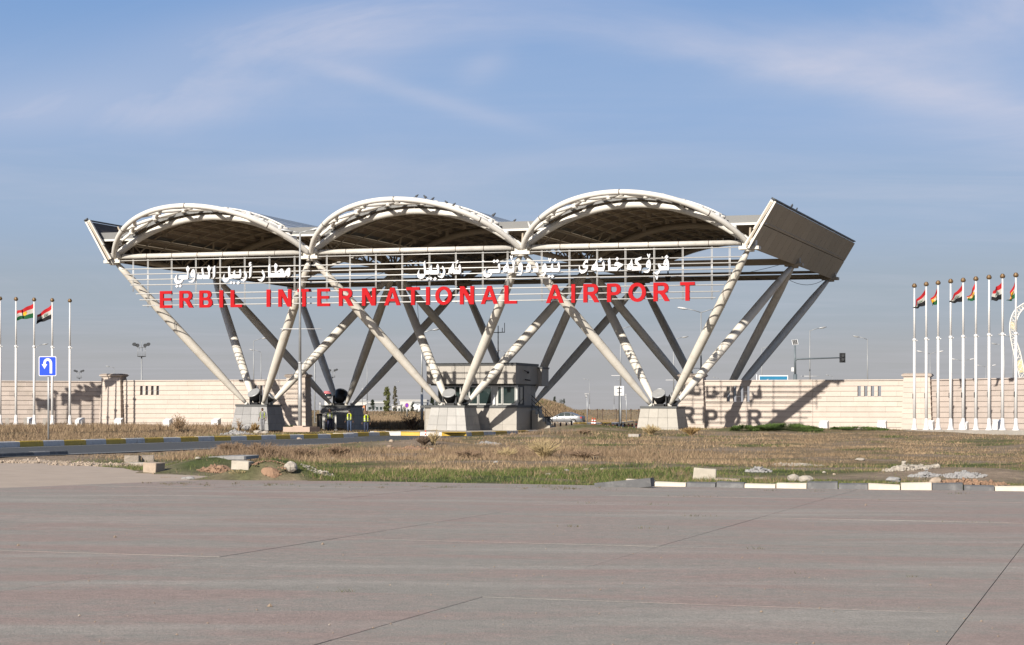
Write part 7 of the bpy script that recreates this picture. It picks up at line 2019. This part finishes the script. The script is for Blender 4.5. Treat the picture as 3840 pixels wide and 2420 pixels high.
for a in [(2975, 1806, 46, 27, 'pale', 'pale split rock left of its twin, near the cream kerb', 1), (3022, 1809, 54, 26, 'pale', 'pale blocky rock right of its twin, near the cream kerb', 2), (3508, 1819, 52, 30, 'tan', 'rounded tan boulder touching the black kerb segment', 3), (3350, 1812, 62, 26, 'grey', 'low grey rock under a green tuft at the right', 4),
          (3516, 1756, 24, 16, 'pale', 'small pale upright stone behind the gravel piles', 5), (3225, 1729, 40, 12, 'pale', 'flat pale stone at the edge of the dry grass', 6), (1090, 1766, 52, 36, 'pale', 'angular pale rock beside the reddish soil heap', 7), (1122, 1652, 20, 12, 'tan', 'small tan stone by the left road edge', 8),
          (1468, 1659, 18, 10, 'tan', 'small brown stone on the road edge right of the workers', 9), (1462, 1681, 22, 13, 'brown', 'small reddish clod near the road right of the workers', 10), (1618, 1692, 22, 12, 'pale', 'pale stone in the middle of the dry grass', 11), (2125, 1769, 20, 10, 'grey', 'grey stone in the green strip, left of a brown one', 12), (2196, 1766, 26, 10, 'tan', 'brown stone lying in the green strip', 13),
          (2258, 1764, 16, 8, 'pale', 'small pale stone right of the brown stone in the green strip', 14), (2055, 1783, 22, 9, 'pale', 'low pale stone in the bright green grass', 15), (1860, 1737, 20, 9, 'grey', 'grey stone between dry grass and green strip', 16), (3090, 1776, 14, 9, 'pale', 'tiny pale stone right of the twin rocks', 17), (3128, 1782, 12, 8, 'tan', 'tiny tan stone right of the twin rocks', 18),
          (2855, 1800, 56, 10, 'tan', 'low flat clod left of the twin rocks', 19), (1247, 1725, 16, 10, 'pale', 'pale pebble at the rim of the dry bushes', 20), (575, 1779, 10, 6, 'brown', 'small red brown stone on the tan slab', 21), (690, 1800, 22, 12, 'grey', 'dark grey stone on the slab edge, left one', 22), (715, 1800, 38, 13, 'grey', 'dark grey clod on the slab edge, right one', 23),
          (742, 1722, 20, 9, 'pale', 'small pale stone by the open pit', 24), (968, 1628, 34, 16, 'pale', 'pale stone before the walking worker', 25), (993, 1629, 30, 13, 'pale', 'second pale stone before the walking worker', 26), (925, 1613, 24, 18, 'grey', 'grey lump on the rubble before the leftmost plinth', 27)]:
    rock(*a)
def blockthing(name, label, cat, px, pyb, wpx, hpx, dep, m, rz=0.0, roll=0.0, group=None):
    p = onground(px, pyb); s = p.y / FPX; w_, h_ = wpx * s, hpx * s
    root = thing(name, label, cat, p, 0, group)
    ca = Matrix.Rotation(rz, 3, 'Z') @ Matrix.Rotation(roll, 3, 'Y'); ax = [ca @ Vector(v) for v in ((1, 0, 0), (0, 1, 0), (0, 0, 1))]
    bm = bmesh.new(); bmesh.ops.create_cube(bm, size=1); bmesh.ops.bevel(bm, geom=bm.edges[:], offset=.035, segments=1, affect='EDGES')
    bmesh.ops.subdivide_edges(bm, edges=bm.edges[:], cuts=1)
    for v in bm.verts:
        q = Vector((v.co.x * w_, v.co.y * dep, v.co.z * h_)) ; q += Vector([.02 * mnoise.noise(q * 6 + Vector((px, i * 7, 0))) for i in range(3)])
        v.co = ax[0] * q.x + ax[1] * q.y + ax[2] * q.z + Vector((0, dep / 2, h_ * .46))
    me = bpy.data.meshes.new('block'); bm.to_mesh(me); bm.free(); me.materials.append(m)
    o = bpy.data.objects.new('block', me); COL.objects.link(o); o.parent = root; return root
blockthing('concrete_block', 'tilted cream concrete block on the grass before the black kerb', 'concrete block', 2645, 1800, 84, 44, .24, RK_['block'], R(-8), R(5))
blockthing('concrete_slab_piece', 'flat tan slab piece lying right of the tilted cream block', 'slab', 2735, 1806, 92, 10, .5, RK_['tan'], R(-10), R(2))
blockthing('concrete_block', 'brown concrete block at the left of a row on the slab edge', 'concrete block', 494, 1735, 56, 27, .28, RK_['blockb'], R(-4), 0)
blockthing('concrete_block', 'rough brown concrete block right of the first in the row', 'concrete block', 553, 1733, 44, 25, .26, RK_['blockb'], R(6), R(-2))
blockthing('concrete_block', 'pale concrete block with a hole in front of two brown ones', 'concrete block', 572, 1772, 58, 38, .42, RK_['tan'], R(-24), R(2))
blockthing('concrete_slab_piece', 'pale slab under the brown concrete blocks', 'slab', 508, 1749, 84, 14, .4, RK_['pale'], R(-4), 0)
p = onground(588, 1772); b = MB(); ax = (Vector((1, 0, 0)), Vector((0, 0, 1)), Vector((0, -1, 0)))
blockthing('pit_cover', 'raised dark slab over an open drain pit in the grass', 'pit cover', 862, 1725, 142, 13, 1.6, RK_['grey'], R(-6), R(-1))
blockthing('pit_edge', 'cream concrete edge of the open drain pit', 'pit edge', 905, 1762, 70, 34, .35, RK_['block'], R(-12), R(3))
blockthing('concrete_block', 'low concrete block left of the right plinth foot', 'concrete block', 2382, 1640, 40, 12, .6, M['conc'], R(-18), 0)
blockthing('wooden_plank', 'pale plank lying before the gravel pile at the right', 'plank', 3650, 1791, 84, 5, .12, RK_['block'], R(12), R(-3))
# heaps of gravel and broken concrete
def pile(label, px, pyb, wpx, hpx, kind, n, seed, st=(.03, .09), cat='gravel pile'):
    p = onground(px, pyb); s = p.y / FPX; rd = np.random.default_rng(seed); b = MB(); W_ = wpx * s / 2; H_ = hpx * s
    rockmesh(b, (p.x, p.y + W_ * .35, p.z - H_ * .25), (W_ * .8, W_ * .5, H_ * .95), seed, 0, .25)
    p = p + Vector((0, W_ * .35, 0))
    for k in range(n):
        a = rd.uniform(0, 6.28); r_ = math.sqrt(rd.uniform(0, 1)) * 1.1; x = r_ * math.cos(a); y = r_ * math.sin(a)
        z = (math.cos(min(1, r_) * PI / 2) ** 1.5) * H_ * rd.uniform(.45, 1.0) * (.6 + .8 * mnoise.noise(Vector((x * 2.2, y * 2.2, seed)))  if True else 1); q = rd.uniform(*st)
        base_ = len(b.v); e = rd.uniform(.5, 1.2, 6) * q
        cx, cy = p.x + x * W_, p.y + y * W_ * .7; cz = (z + p.z if r_ < .75 else gz(cx, cy)) + q * .2
        rq = Matrix.Rotation(rd.uniform(0, 6.28), 3, Vector(rd.normal(0, 1, 3)).normalized()); oc = Vector((cx, cy, cz)); b.v += [tuple(oc + rq @ Vector(v_)) for v_ in ((e[0], 0, 0), (-e[1], 0, 0), (0, e[2], 0), (0, -e[3], 0), (.2 * q, 0, e[4] * .8), (0, .1 * q, -e[5] * .6))]
        for f in ((0, 2, 4), (2, 1, 4), (1, 3, 4), (3, 0, 4), (2, 0, 5), (1, 2, 5), (3, 1, 5), (0, 3, 5)): b.f.append(tuple(base_ + i for i in f)); b.m.append(0); b.s.append(False)
    o = b.build('gravel_pile' if cat == 'gravel pile' else 'rubble_heap', RK_[kind], None, p); return tag(o, label, cat, kind='stuff')
pile('broken grey concrete heap left in the right-hand grass', 2846, 1772, 84, 28, 'grey', 120, 1)
pile('long pale gravel heap at the edge of the dry grass', 3420, 1762, 190, 26, 'pale', 220, 2)
pile('grey gravel heap between two stones at the right', 3470, 1790, 110, 30, 'grey', 240, 3, (.02, .06))
pile('largest grey gravel heap at the far right', 3620, 1792, 150, 36, 'grey', 320, 4, (.02, .06))
pile('low pale rubble spread left of the gravel', 3000, 1748, 180, 12, 'pale', 160, 5, (.02, .06))
pile('reddish rubble before the far right gravel', 3640, 1818, 300, 16, 'soil', 220, 6, (.03, .09))
pile('grey gravel on the road edge under the booth', 1830, 1668, 90, 16, 'grey', 220, 7, (.03, .08))
pile('broken concrete heap at the foot of the leftmost plinth', 885, 1632, 110, 26, 'grey', 190, 8, (.05, .16), 'rubble')
pile('reddish soil heap right of the drain pit', 1010, 1790, 130, 50, 'soil', 260, 9, (.012, .035), 'soil heap')
pile('brown soil heap left of the drain pit', 815, 1772, 150, 44, 'soil', 260, 10, (.015, .05), 'soil heap')
pile('reddish clods in the dry grass before the booth', 1560, 1692, 170, 24, 'soil', 200, 11, (.04, .13), 'soil heap')
pile('pale gravel strip along the left slab edge', 320, 1748, 420, 12, 'tan', 420, 12, (.03, .08))
pile('grey gravel heap on the left slab edge', 90, 1738, 300, 20, 'tan', 380, 13, (.03, .07))
pile('broken stones beside the pale rock near the soil heap', 1190, 1775, 120, 10, 'pale', 140, 14, (.02, .06))
# old dark kerb at the far left
OK = P2([(-220, 1722), (0, 1714), (200, 1706), (290, 1703)])
totk = sum((Vector(b_) - Vector(a)).length for a, b_ in zip(OK[:-1], OK[1:]))
kerb('kerb', 'old dark broken kerb between road and slab at the left', OK, list(np.arange(.01, totk, 1.1)), [M['kdark'], M['kdark'], RK_['grey']], .13, .25)
# loose pebbles on the plaza
b = MB(); rd = np.random.default_rng(9)
for k in range(190):
    y = 13.5 / (1 - rd.uniform(0, .68)); x = rd.uniform(-.27, .27) * y; q = rd.uniform(.004, .013) * (1 + (rd.random() < .05) * 1.3); base_ = len(b.v); z = zg(x) + .024
    b.v += [(x + q, y, z), (x - q, y + .2 * q, z), (x, y + q * .8, z), (x, y - q, z), (x + .1 * q, y, z + q)]
    for f in ((0, 2, 4), (2, 1, 4), (1, 3, 4), (3, 0, 4)): b.f.append(tuple(base_ + i for i in f)); b.m.append(int(rd.random() < .12)); b.s.append(False)
tag(b.build('pebbles', [RK_['brown'], RK_['pale']]), 'scattered pebbles on the plaza slabs', 'pebbles', kind='stuff')

# ================================================================ GRASS
gm = attrmat('grass_blades', 'tint', .8)
def blades(name, label, P_, h, wd, col, lean, seed, curl=.35):
    rd = np.random.default_rng(seed); n = len(P_)
    a = rd.uniform(0, 2 * PI, n); la = rd.uniform(0, 2 * PI, n)
    hv = np.stack([np.cos(a), np.sin(a), np.zeros(n)], 1) * (wd * .5)[:, None]
    tip = P_ + np.stack([np.cos(la) * lean * h, np.sin(la) * lean * h, h], 1)
    V = np.stack([P_ - hv, P_ + hv, tip], 1).reshape(-1, 3).astype(np.float32)
    me = bpy.data.meshes.new(name)
    me.vertices.add(3 * n); me.vertices.foreach_set('co', V.ravel())
    me.loops.add(3 * n); me.loops.foreach_set('vertex_index', np.arange(3 * n, dtype=np.int32))
    me.polygons.add(n); me.polygons.foreach_set('loop_start', np.arange(n, dtype=np.int32) * 3)
    me.update()
    c = np.repeat(np.concatenate([col, np.ones((n, 1))], 1), 3, axis=0).astype(np.float32)
    at_ = me.attributes.new('tint', 'FLOAT_COLOR', 'POINT'); at_.data.foreach_set('color', c.ravel())
    me.materials.append(gm)
    o = bpy.data.objects.new(name, me); COL.objects.link(o)
    return tag(o, label, kind='stuff')
GREEN = np.array([.068, .092, .025]); GREEN2 = np.array([.125, .14, .046]); DRY = np.array([.265, .195, .118]); DRY2 = np.array([.205, .142, .09]); BROWN = np.array([.165, .112, .077]); GOLD = np.array([.52, .40, .22])
def field(n, y0, y1, ang, seed, ok):
    rd = np.random.default_rng(seed)
    q = rd.uniform(0, 1, n); y = 1 / (1 / y0 - q * (1 / y0 - 1 / y1)); k = rd.uniform(ang[0], ang[1], n); x = k * y
    m = ok(x, y); return x[m], y[m], rd
def near_ok(x, y):
    u, v = uv_of(x, y)
    return (~inpoly(x, y, PLAZA)) & (~inpoly(x, y, ROAD)) & (~inpoly(x, y, ISLAND)) & (~inpoly(x, y, TAN)) & (v < VW - .3) & (segdist(x, y, ROAD_NEAR) > .7) & ~((u < 9) & (y > 60) & (segdist(x, y, KERB_L) < 30) & inpoly(x, y, LEFTV))
LEFTV = [tuple(p) for p in KERB_L] + [tuple(p) for p in KERB_L2[1:]] + [(-60, 190), (-70, 60)]
def tall_of(x, y):
    t = np.zeros_like(x)
    for px, py, ru, rv, st in ((930, 1722, 2.2, 4, 1.0), (1020, 1712, 2.0, 4, 1.0), (1130, 1705, 2.0, 5, .8), (1290, 1705, 1.6, 5, .7), (1450, 1715, 2.0, 4, .7), (1700, 1715, 3, 4, .7), (1900, 1712, 3, 4, .8), (2120, 1708, 3, 5, .8), (1640, 1676, 1.2, 2.5, .7), (2060, 1652, 2.5, 3, .7), (850, 1690, 1.5, 3, .6)):
        c = gp(px, py); t = np.maximum(t, st * np.exp(-(((x - c.x) / ru) ** 2 + ((y - c.y) / rv) ** 2)))
    return t
x, y, rd = field(430000, 40, 150, (-.275, .29), 1, near_ok)
g = green_of(x, y); ba = bare_of(x, y); cl = vnoise(x, y, .55, 31); cl2 = vnoise(x, y, 1.6, 32); tl_ = tall_of(x, y)
keep = rd.random(len(x)) > np.clip(ba * .95 + (cl < .46) * .75 * (1 - tl_) + (vnoise(x, y, .9, 36) < .38) * .5, 0, .96); x, y, g, cl, cl2, tl_ = (q[keep] for q in (x, y, g, cl, cl2, tl_))
isg = rd.random(len(x)) < np.clip(g * 1.15 - .05 - tl_ * .9, 0, .93)
n = len(x); z = height(x, y)
kx = x / y
h = np.where(isg, rd.uniform(.03, .11, n) * (.6 + cl), rd.uniform(.04, .17, n) * (.3 + 1.3 * cl)) * np.clip(segdist(x, y, ROAD_NEAR) / 5, .35, 1) + tl_ * rd.uniform(0, .50, n) * (~isg)
rightflat = np.clip((kx - .10) / .08, 0, 1); h = h * (1 - .35 * rightflat)
wd = .0005 * y * rd.uniform(.35, .85, n)
mixv = rd.random((n, 1)); cg = GREEN * (1 - mixv) + GREEN2 * mixv; pale_ = np.clip((vnoise(x, y, .28, 35) - .5) * 4, 0, 1)[:, None]; cdry = (DRY * (1 - mixv) + DRY2 * mixv) * (1 + .45 * pale_)
br = np.clip(tl_ * 1.1 + (cl2 - .5) * 1.6 + .15, 0, 1)[:, None]; cdry = cdry * (1 - br * .75) + BROWN * br * .75
col = np.where(isg[:, None], cg, cdry) * rd.uniform(.7, 1.25, (n, 1))
P_ = np.stack([x, y, z - .01], 1)
blades('grass', 'dry brown grass and green turf on the verge before the gate', P_, h, wd, col, rd.uniform(.1, .9, n), 2)
# left verge behind the striped kerb
def left_ok(x, y):
    u, v = uv_of(x, y)
    return inpoly(x, y, LEFTV) & (v < VW - .25) & (segdist(x, y, KERB_L + KERB_L2[1:]) > .32) & ~((np.abs(u - BAY / 2) < 1.6) & (np.abs(v - DEP / 4) < 1.6))
x, y, rd = field(150000, 74, 160, (-.275, -.085), 3, left_ok)
u_, v_ = uv_of(x, y); kd = segdist(x, y, KERB_L + KERB_L2[1:]); cl = vnoise(x, y, .5, 41); n = len(x)
lawn = np.clip((x + 21) / 5, 0, 1)
isg = rd.random(n) < np.clip((4.2 + (cl - .5) * 5 - kd) / 2.5, 0, .85) * .8 + lawn * .75
keep = rd.random(n) > np.where(kd < 5, (cl < .47) * .85 * (1 - lawn), (vnoise(x, y, .8, 44) < .45) * .7); x, y, isg, cl, kd = (q[keep] for q in (x, y, isg, cl, kd)); n = len(x)
farb = np.clip((kd - 6) / 8, 0, 1)
h = np.where(isg, rd.uniform(.05, .16, n), (rd.uniform(.04, .20, n) + farb * rd.uniform(0, .26, n)) * (.35 + 1.3 * vnoise(x, y, 1.2, 43))) * np.where(x > -19, .6, 1)
mixv = rd.random((n, 1)); col = np.where(isg[:, None], GREEN * (1 - mixv) + GREEN2 * mixv, (DRY * (1 - mixv) + BROWN * mixv) * 1.0) * rd.uniform(.7, 1.25, (n, 1))
blades('grass', 'dry tufts and green weeds on the raised left verge', np.stack([x, y, height(x, y) - .01], 1), h, .0005 * y * rd.uniform(.35, .8, n), col, rd.uniform(.1, .8, n), 4)
# far dry fields seen through the gate
def far_ok(x, y):
    u, v = uv_of(x, y); return (v > 20) & (~inpoly(x, y, ROAD)) & (~inpoly(x, y, lane)) & (~inpoly(x, y, ISLAND)) & (~inpoly(x, y, lane2))
x, y, rd = field(110000, 158, 330, (-.085, .075), 5, far_ok); n = len(x); cl = vnoise(x, y, .12, 51)
greenb = np.clip((x / y - .012) / .02, 0, 1) * (y < 215)
isg = rd.random(n) < np.clip(greenb * (cl > .42) * .8, 0, 1)
h = np.where(isg, rd.uniform(.08, .2, n), rd.uniform(.15, .55, n) * (.5 + cl) * np.where(x / y > .015, .5, 1.1)); mixv = rd.random((n, 1)); col = np.where(isg[:, None], GREEN2, DRY * (1 - mixv) + DRY2 * mixv) * rd.uniform(.75, 1.2, (n, 1))
blades('grass', 'tall dry grass fields beyond the gate', np.stack([x, y, height(x, y) - .02], 1), h, .0005 * y * rd.uniform(.4, .9, n), col, rd.uniform(.1, .6, n), 6)
# grass standing on the berm and the banks
for nm, cnt, hh in (('hill', 30000, .55), ('hill.001', 26000, .22), ('hill.002', 20000, .4)):
    o = bpy.data.objects[nm]; me = o.data; fv = np.array([list(p.vertices) for p in me.polygons]); co = np.array([v.co[:] for v in me.vertices])
    rd = np.random.default_rng(8); fi = rd.integers(0, len(fv), cnt); a, b_ = rd.random((2, cnt, 1)); q = co[fv[fi]]
    P_ = (q[:, 0] * (1 - a) + q[:, 1] * a) * (1 - b_) + (q[:, 3] * (1 - a) + q[:, 2] * a) * b_
    mixv = rd.random((cnt, 1)); gn = (rd.random(cnt) < (.10 if nm != 'hill' else .22) * (vnoise(P_[:, 0], P_[:, 1], .15, 3) > .45))[:, None]
    col = np.where(gn, GREEN, DRY * (1 - mixv) + DRY2 * mixv) * rd.uniform(.75, 1.15, (cnt, 1)) * (.8 if nm != 'hill' else 1)
    blades('grass', {'hill': 'dry golden grass on the berm behind the car', 'hill.001': 'brown grass on the far right bank', 'hill.002': 'brown grass on the far left bank'}[nm], P_ - np.array([0, 0, .02]), rd.uniform(.3, 1.0, cnt) * hh, .0005 * P_[:, 1] * rd.uniform(.5, 1.1, cnt), col, rd.uniform(.1, .6, cnt), 9)
# tufts growing in the plaza joints
px_, py_, hh_ = [], [], []
rd = np.random.default_rng(12)
for k in range(130):
    if rd.random() < .6:
        c_ = rd.integers(0, 9); v0 = jv + c_ * VS; uu = rd.uniform(-9, 11); X_, Y_ = pl_xy(uu + ju * 0, v0)
    else:
        t = rd.uniform(0, 1); q = P2([(500 + 1800 * t, 1813 + 18 * t + rd.uniform(0, 12))])[0]; X_, Y_ = q
    if Y_ < 14 or abs(X_) > .27 * Y_: continue
    if Y_ < 24 and rd.random() < .8: continue
    if not inpoly(np.array([X_]), np.array([Y_ + .3]), PLAZA)[0]: continue
    m_ = rd.integers(5, 26); sp_ = rd.uniform(.02, .09)
    px_ += list(X_ + rd.normal(0, sp_ * 1.6, m_)); py_ += list(Y_ + rd.normal(0, sp_ * .5, m_)); hh_ += list(rd.uniform(.015, .06, m_))
x = np.array(px_); y = np.array(py_); n = len(x); mixv = rd.random((n, 1))
blades('weeds', 'small weeds growing in the joints of the plaza', np.stack([x, y, KS * x + .015], 1), np.array(hh_), .0006 * y * rd.uniform(.3, .7, n), (GREEN * mixv + DRY2 * (1 - mixv)) * .8, rd.uniform(.3, 1.2, n), 13)
# low leafy weeds: the green cushion below the right wall
def cushion(label, px, pyb, wpx, hpx, n, seed, dp=.6):
    p = onground(px, pyb); s = p.y / FPX; rd = np.random.default_rng(seed); W_ = wpx * s / 2; H_ = hpx * s
    a = rd.uniform(0, 6.28, n); r_ = np.sqrt(rd.random(n)); xx = p.x + W_ * r_ * np.cos(a); yy = p.y + W_ * dp * r_ * np.sin(a)
    zz = height(xx, yy) + np.maximum(0, 1 - r_ ** 2) ** .6 * H_ * rd.uniform(.5, 1.05, n)
    o = blades('weed_cushion', label, np.stack([xx, yy, zz], 1), rd.uniform(.03, .16, n) * (.5 + vnoise(xx, yy, 2.0, 5)), rd.uniform(.03, .075, n), np.array([.05, .078, .02]) * rd.uniform(.6, 1.5, (n, 1)), rd.uniform(.4, 1.4, n), seed)
    return o
cushion('bright green leafy weeds heaped below the letter shadows on the right wall', 2950, 1616, 270, 22, 5200, 1)
cushion('smaller green weed cushion left of the big one at the right wall', 2790, 1618, 110, 20, 1600, 2)
cushion('green weed strip left of the right stone pillar', 3220, 1613, 220, 8, 1500, 3)
cushion('green weeds round the tall lamp footing', 1120, 1610, 150, 8, 900, 4)
# dry bushes and tall tufts: things one can point at
def stemmat(): return None
bushm = mat('dry_stems', (.34, .235, .145), .9, var=.25, scale=12); goldm = mat('golden_stems', (.52, .40, .215), .9, var=.2, scale=12); darkm = mat('dark_stems', (.17, .12, .085), .9, var=.3, scale=12); rustm = mat('rusty_stems', (.36, .235, .10), .9, var=.2, scale=12)
def bush(label, px, pyb, wpx, hpx, m, n, seed, twigs=5, rad=.010, name='dry_bush', cat='bush', spread=1.0, dpx=1.0):
    p = onground(px, pyb); s = p.y / FPX; rd = random.Random(seed); W_ = wpx * s / 2; H_ = hpx * s
    root = thing(name, label, cat, p, 0, 'dry bushes and tufts'); b = MB(); rad = max(rad, .0002 * p.y)
    for k in range(n):
        a = rd.uniform(0, 6.28); t = rd.uniform(.1, 1) ** .7 * spread; e = Vector((math.cos(a) * W_ * t, math.sin(a) * W_ * t * dpx, H_ * rd.uniform(.55, 1.0) * (1.05 - .35 * t)))
        o = Vector((rd.uniform(-.12, .12) * W_, rd.uniform(-.12, .12) * W_, -.02)); mid = o.lerp(e, .5) + Vector((0, 0, H_ * .08))
        b.tube([o, mid, e], [rad, rad * .75, rad * .3], 4, cap=False)
        for q in range(twigs):
            f_ = rd.uniform(.35, .95); st_ = o.lerp(mid, f_ * 2) if f_ < .5 else mid.lerp(e, f_ * 2 - 1); d = Vector((rd.uniform(-1, 1), rd.uniform(-1, 1), rd.uniform(.2, 1.2))).normalized() * H_ * rd.uniform(.10, .26)
            b.tube([st_, st_ + d], [rad * .55, rad * .2], 3, cap=False)
    o = b.build('stems', m, root, local=True); o['kind'] = 'stuff'; return root
bush('bare branching bush standing before the clean left wall', 665, 1616, 96, 66, bushm, 34, 1, 7)
bush('smaller bare bush left of the leftmost plinth', 808, 1618, 50, 40, bushm, 18, 2, 6)
bush('thin bare stems before the left face of the leftmost plinth', 898, 1622, 40, 62, bushm, 12, 3, 5)
bush('rusty dry tuft at the foot of the leftmost plinth by the worker', 952, 1622, 44, 40, rustm, 70, 4, 2)
bush('dark leafless shrub in front of the field left of the booth plinth', 1545, 1612, 100, 66, darkm, 40, 5, 7, .02)
bush('tall golden grass clump in front of the road middle', 2040, 1722, 160, 92, goldm, 120, 6, 1, .007, 'grass_clump', 'grass clump')
bush('thinner golden grass clump left of the tall one', 1900, 1718, 120, 48, goldm, 70, 7, 2, .007, 'grass_clump', 'grass clump')
bush('pale dry stalks beside the orange delineator', 1626, 1668, 70, 62, goldm, 46, 8, 4, .007, 'grass_clump', 'grass clump')
bush('golden tuft at the left foot of the right plinth', 2440, 1630, 80, 42, goldm, 120, 9, 2, .006, 'grass_clump', 'grass clump')
bush('golden tuft at the right foot of the right plinth', 2590, 1632, 84, 36, rustm, 120, 10, 2, .006, 'grass_clump', 'grass clump')
tumble = mat('tumbleweed_stems', (.30, .205, .135), .9, var=.3, scale=10)
for k, (px, py, wp_, hp__, lb) in enumerate(((870, 1700, 130, 40, 'brown tumbleweed mass left of the tallest one by the road'), (985, 1722, 170, 62, 'biggest brown tumbleweed mass before the left kerb'), (1130, 1722, 120, 44, 'brown tumbleweed right of the biggest one'), (1265, 1715, 110, 44, 'brown tumbleweed below the kerb end'), (1590, 1672, 60, 34, 'small brown tumbleweed by the delineator'), (1760, 1722, 130, 34, 'low brown tumbleweed in the middle of the dry grass'), (2190, 1720, 140, 30, 'low brown tumbleweed right of the golden clump'), (2190, 1628, 60, 16, 'small tumbleweed on top of the soil mound'))):
    bush(lb, px, py, wp_, hp__ * 1.15, tumble if k != 4 else darkm, 130, 20 + k, 10, .006 + .00012 * 85)
bush('pale dry tuft at the slab edge by the drain pit', 895, 1786, 90, 30, goldm, 60, 31, 2, .004, 'grass_clump', 'grass clump')
bush('greyish dry tuft on the edge of the tan slab', 630, 1802, 90, 16, bushm, 50, 32, 3, .003, 'grass_clump', 'grass clump')
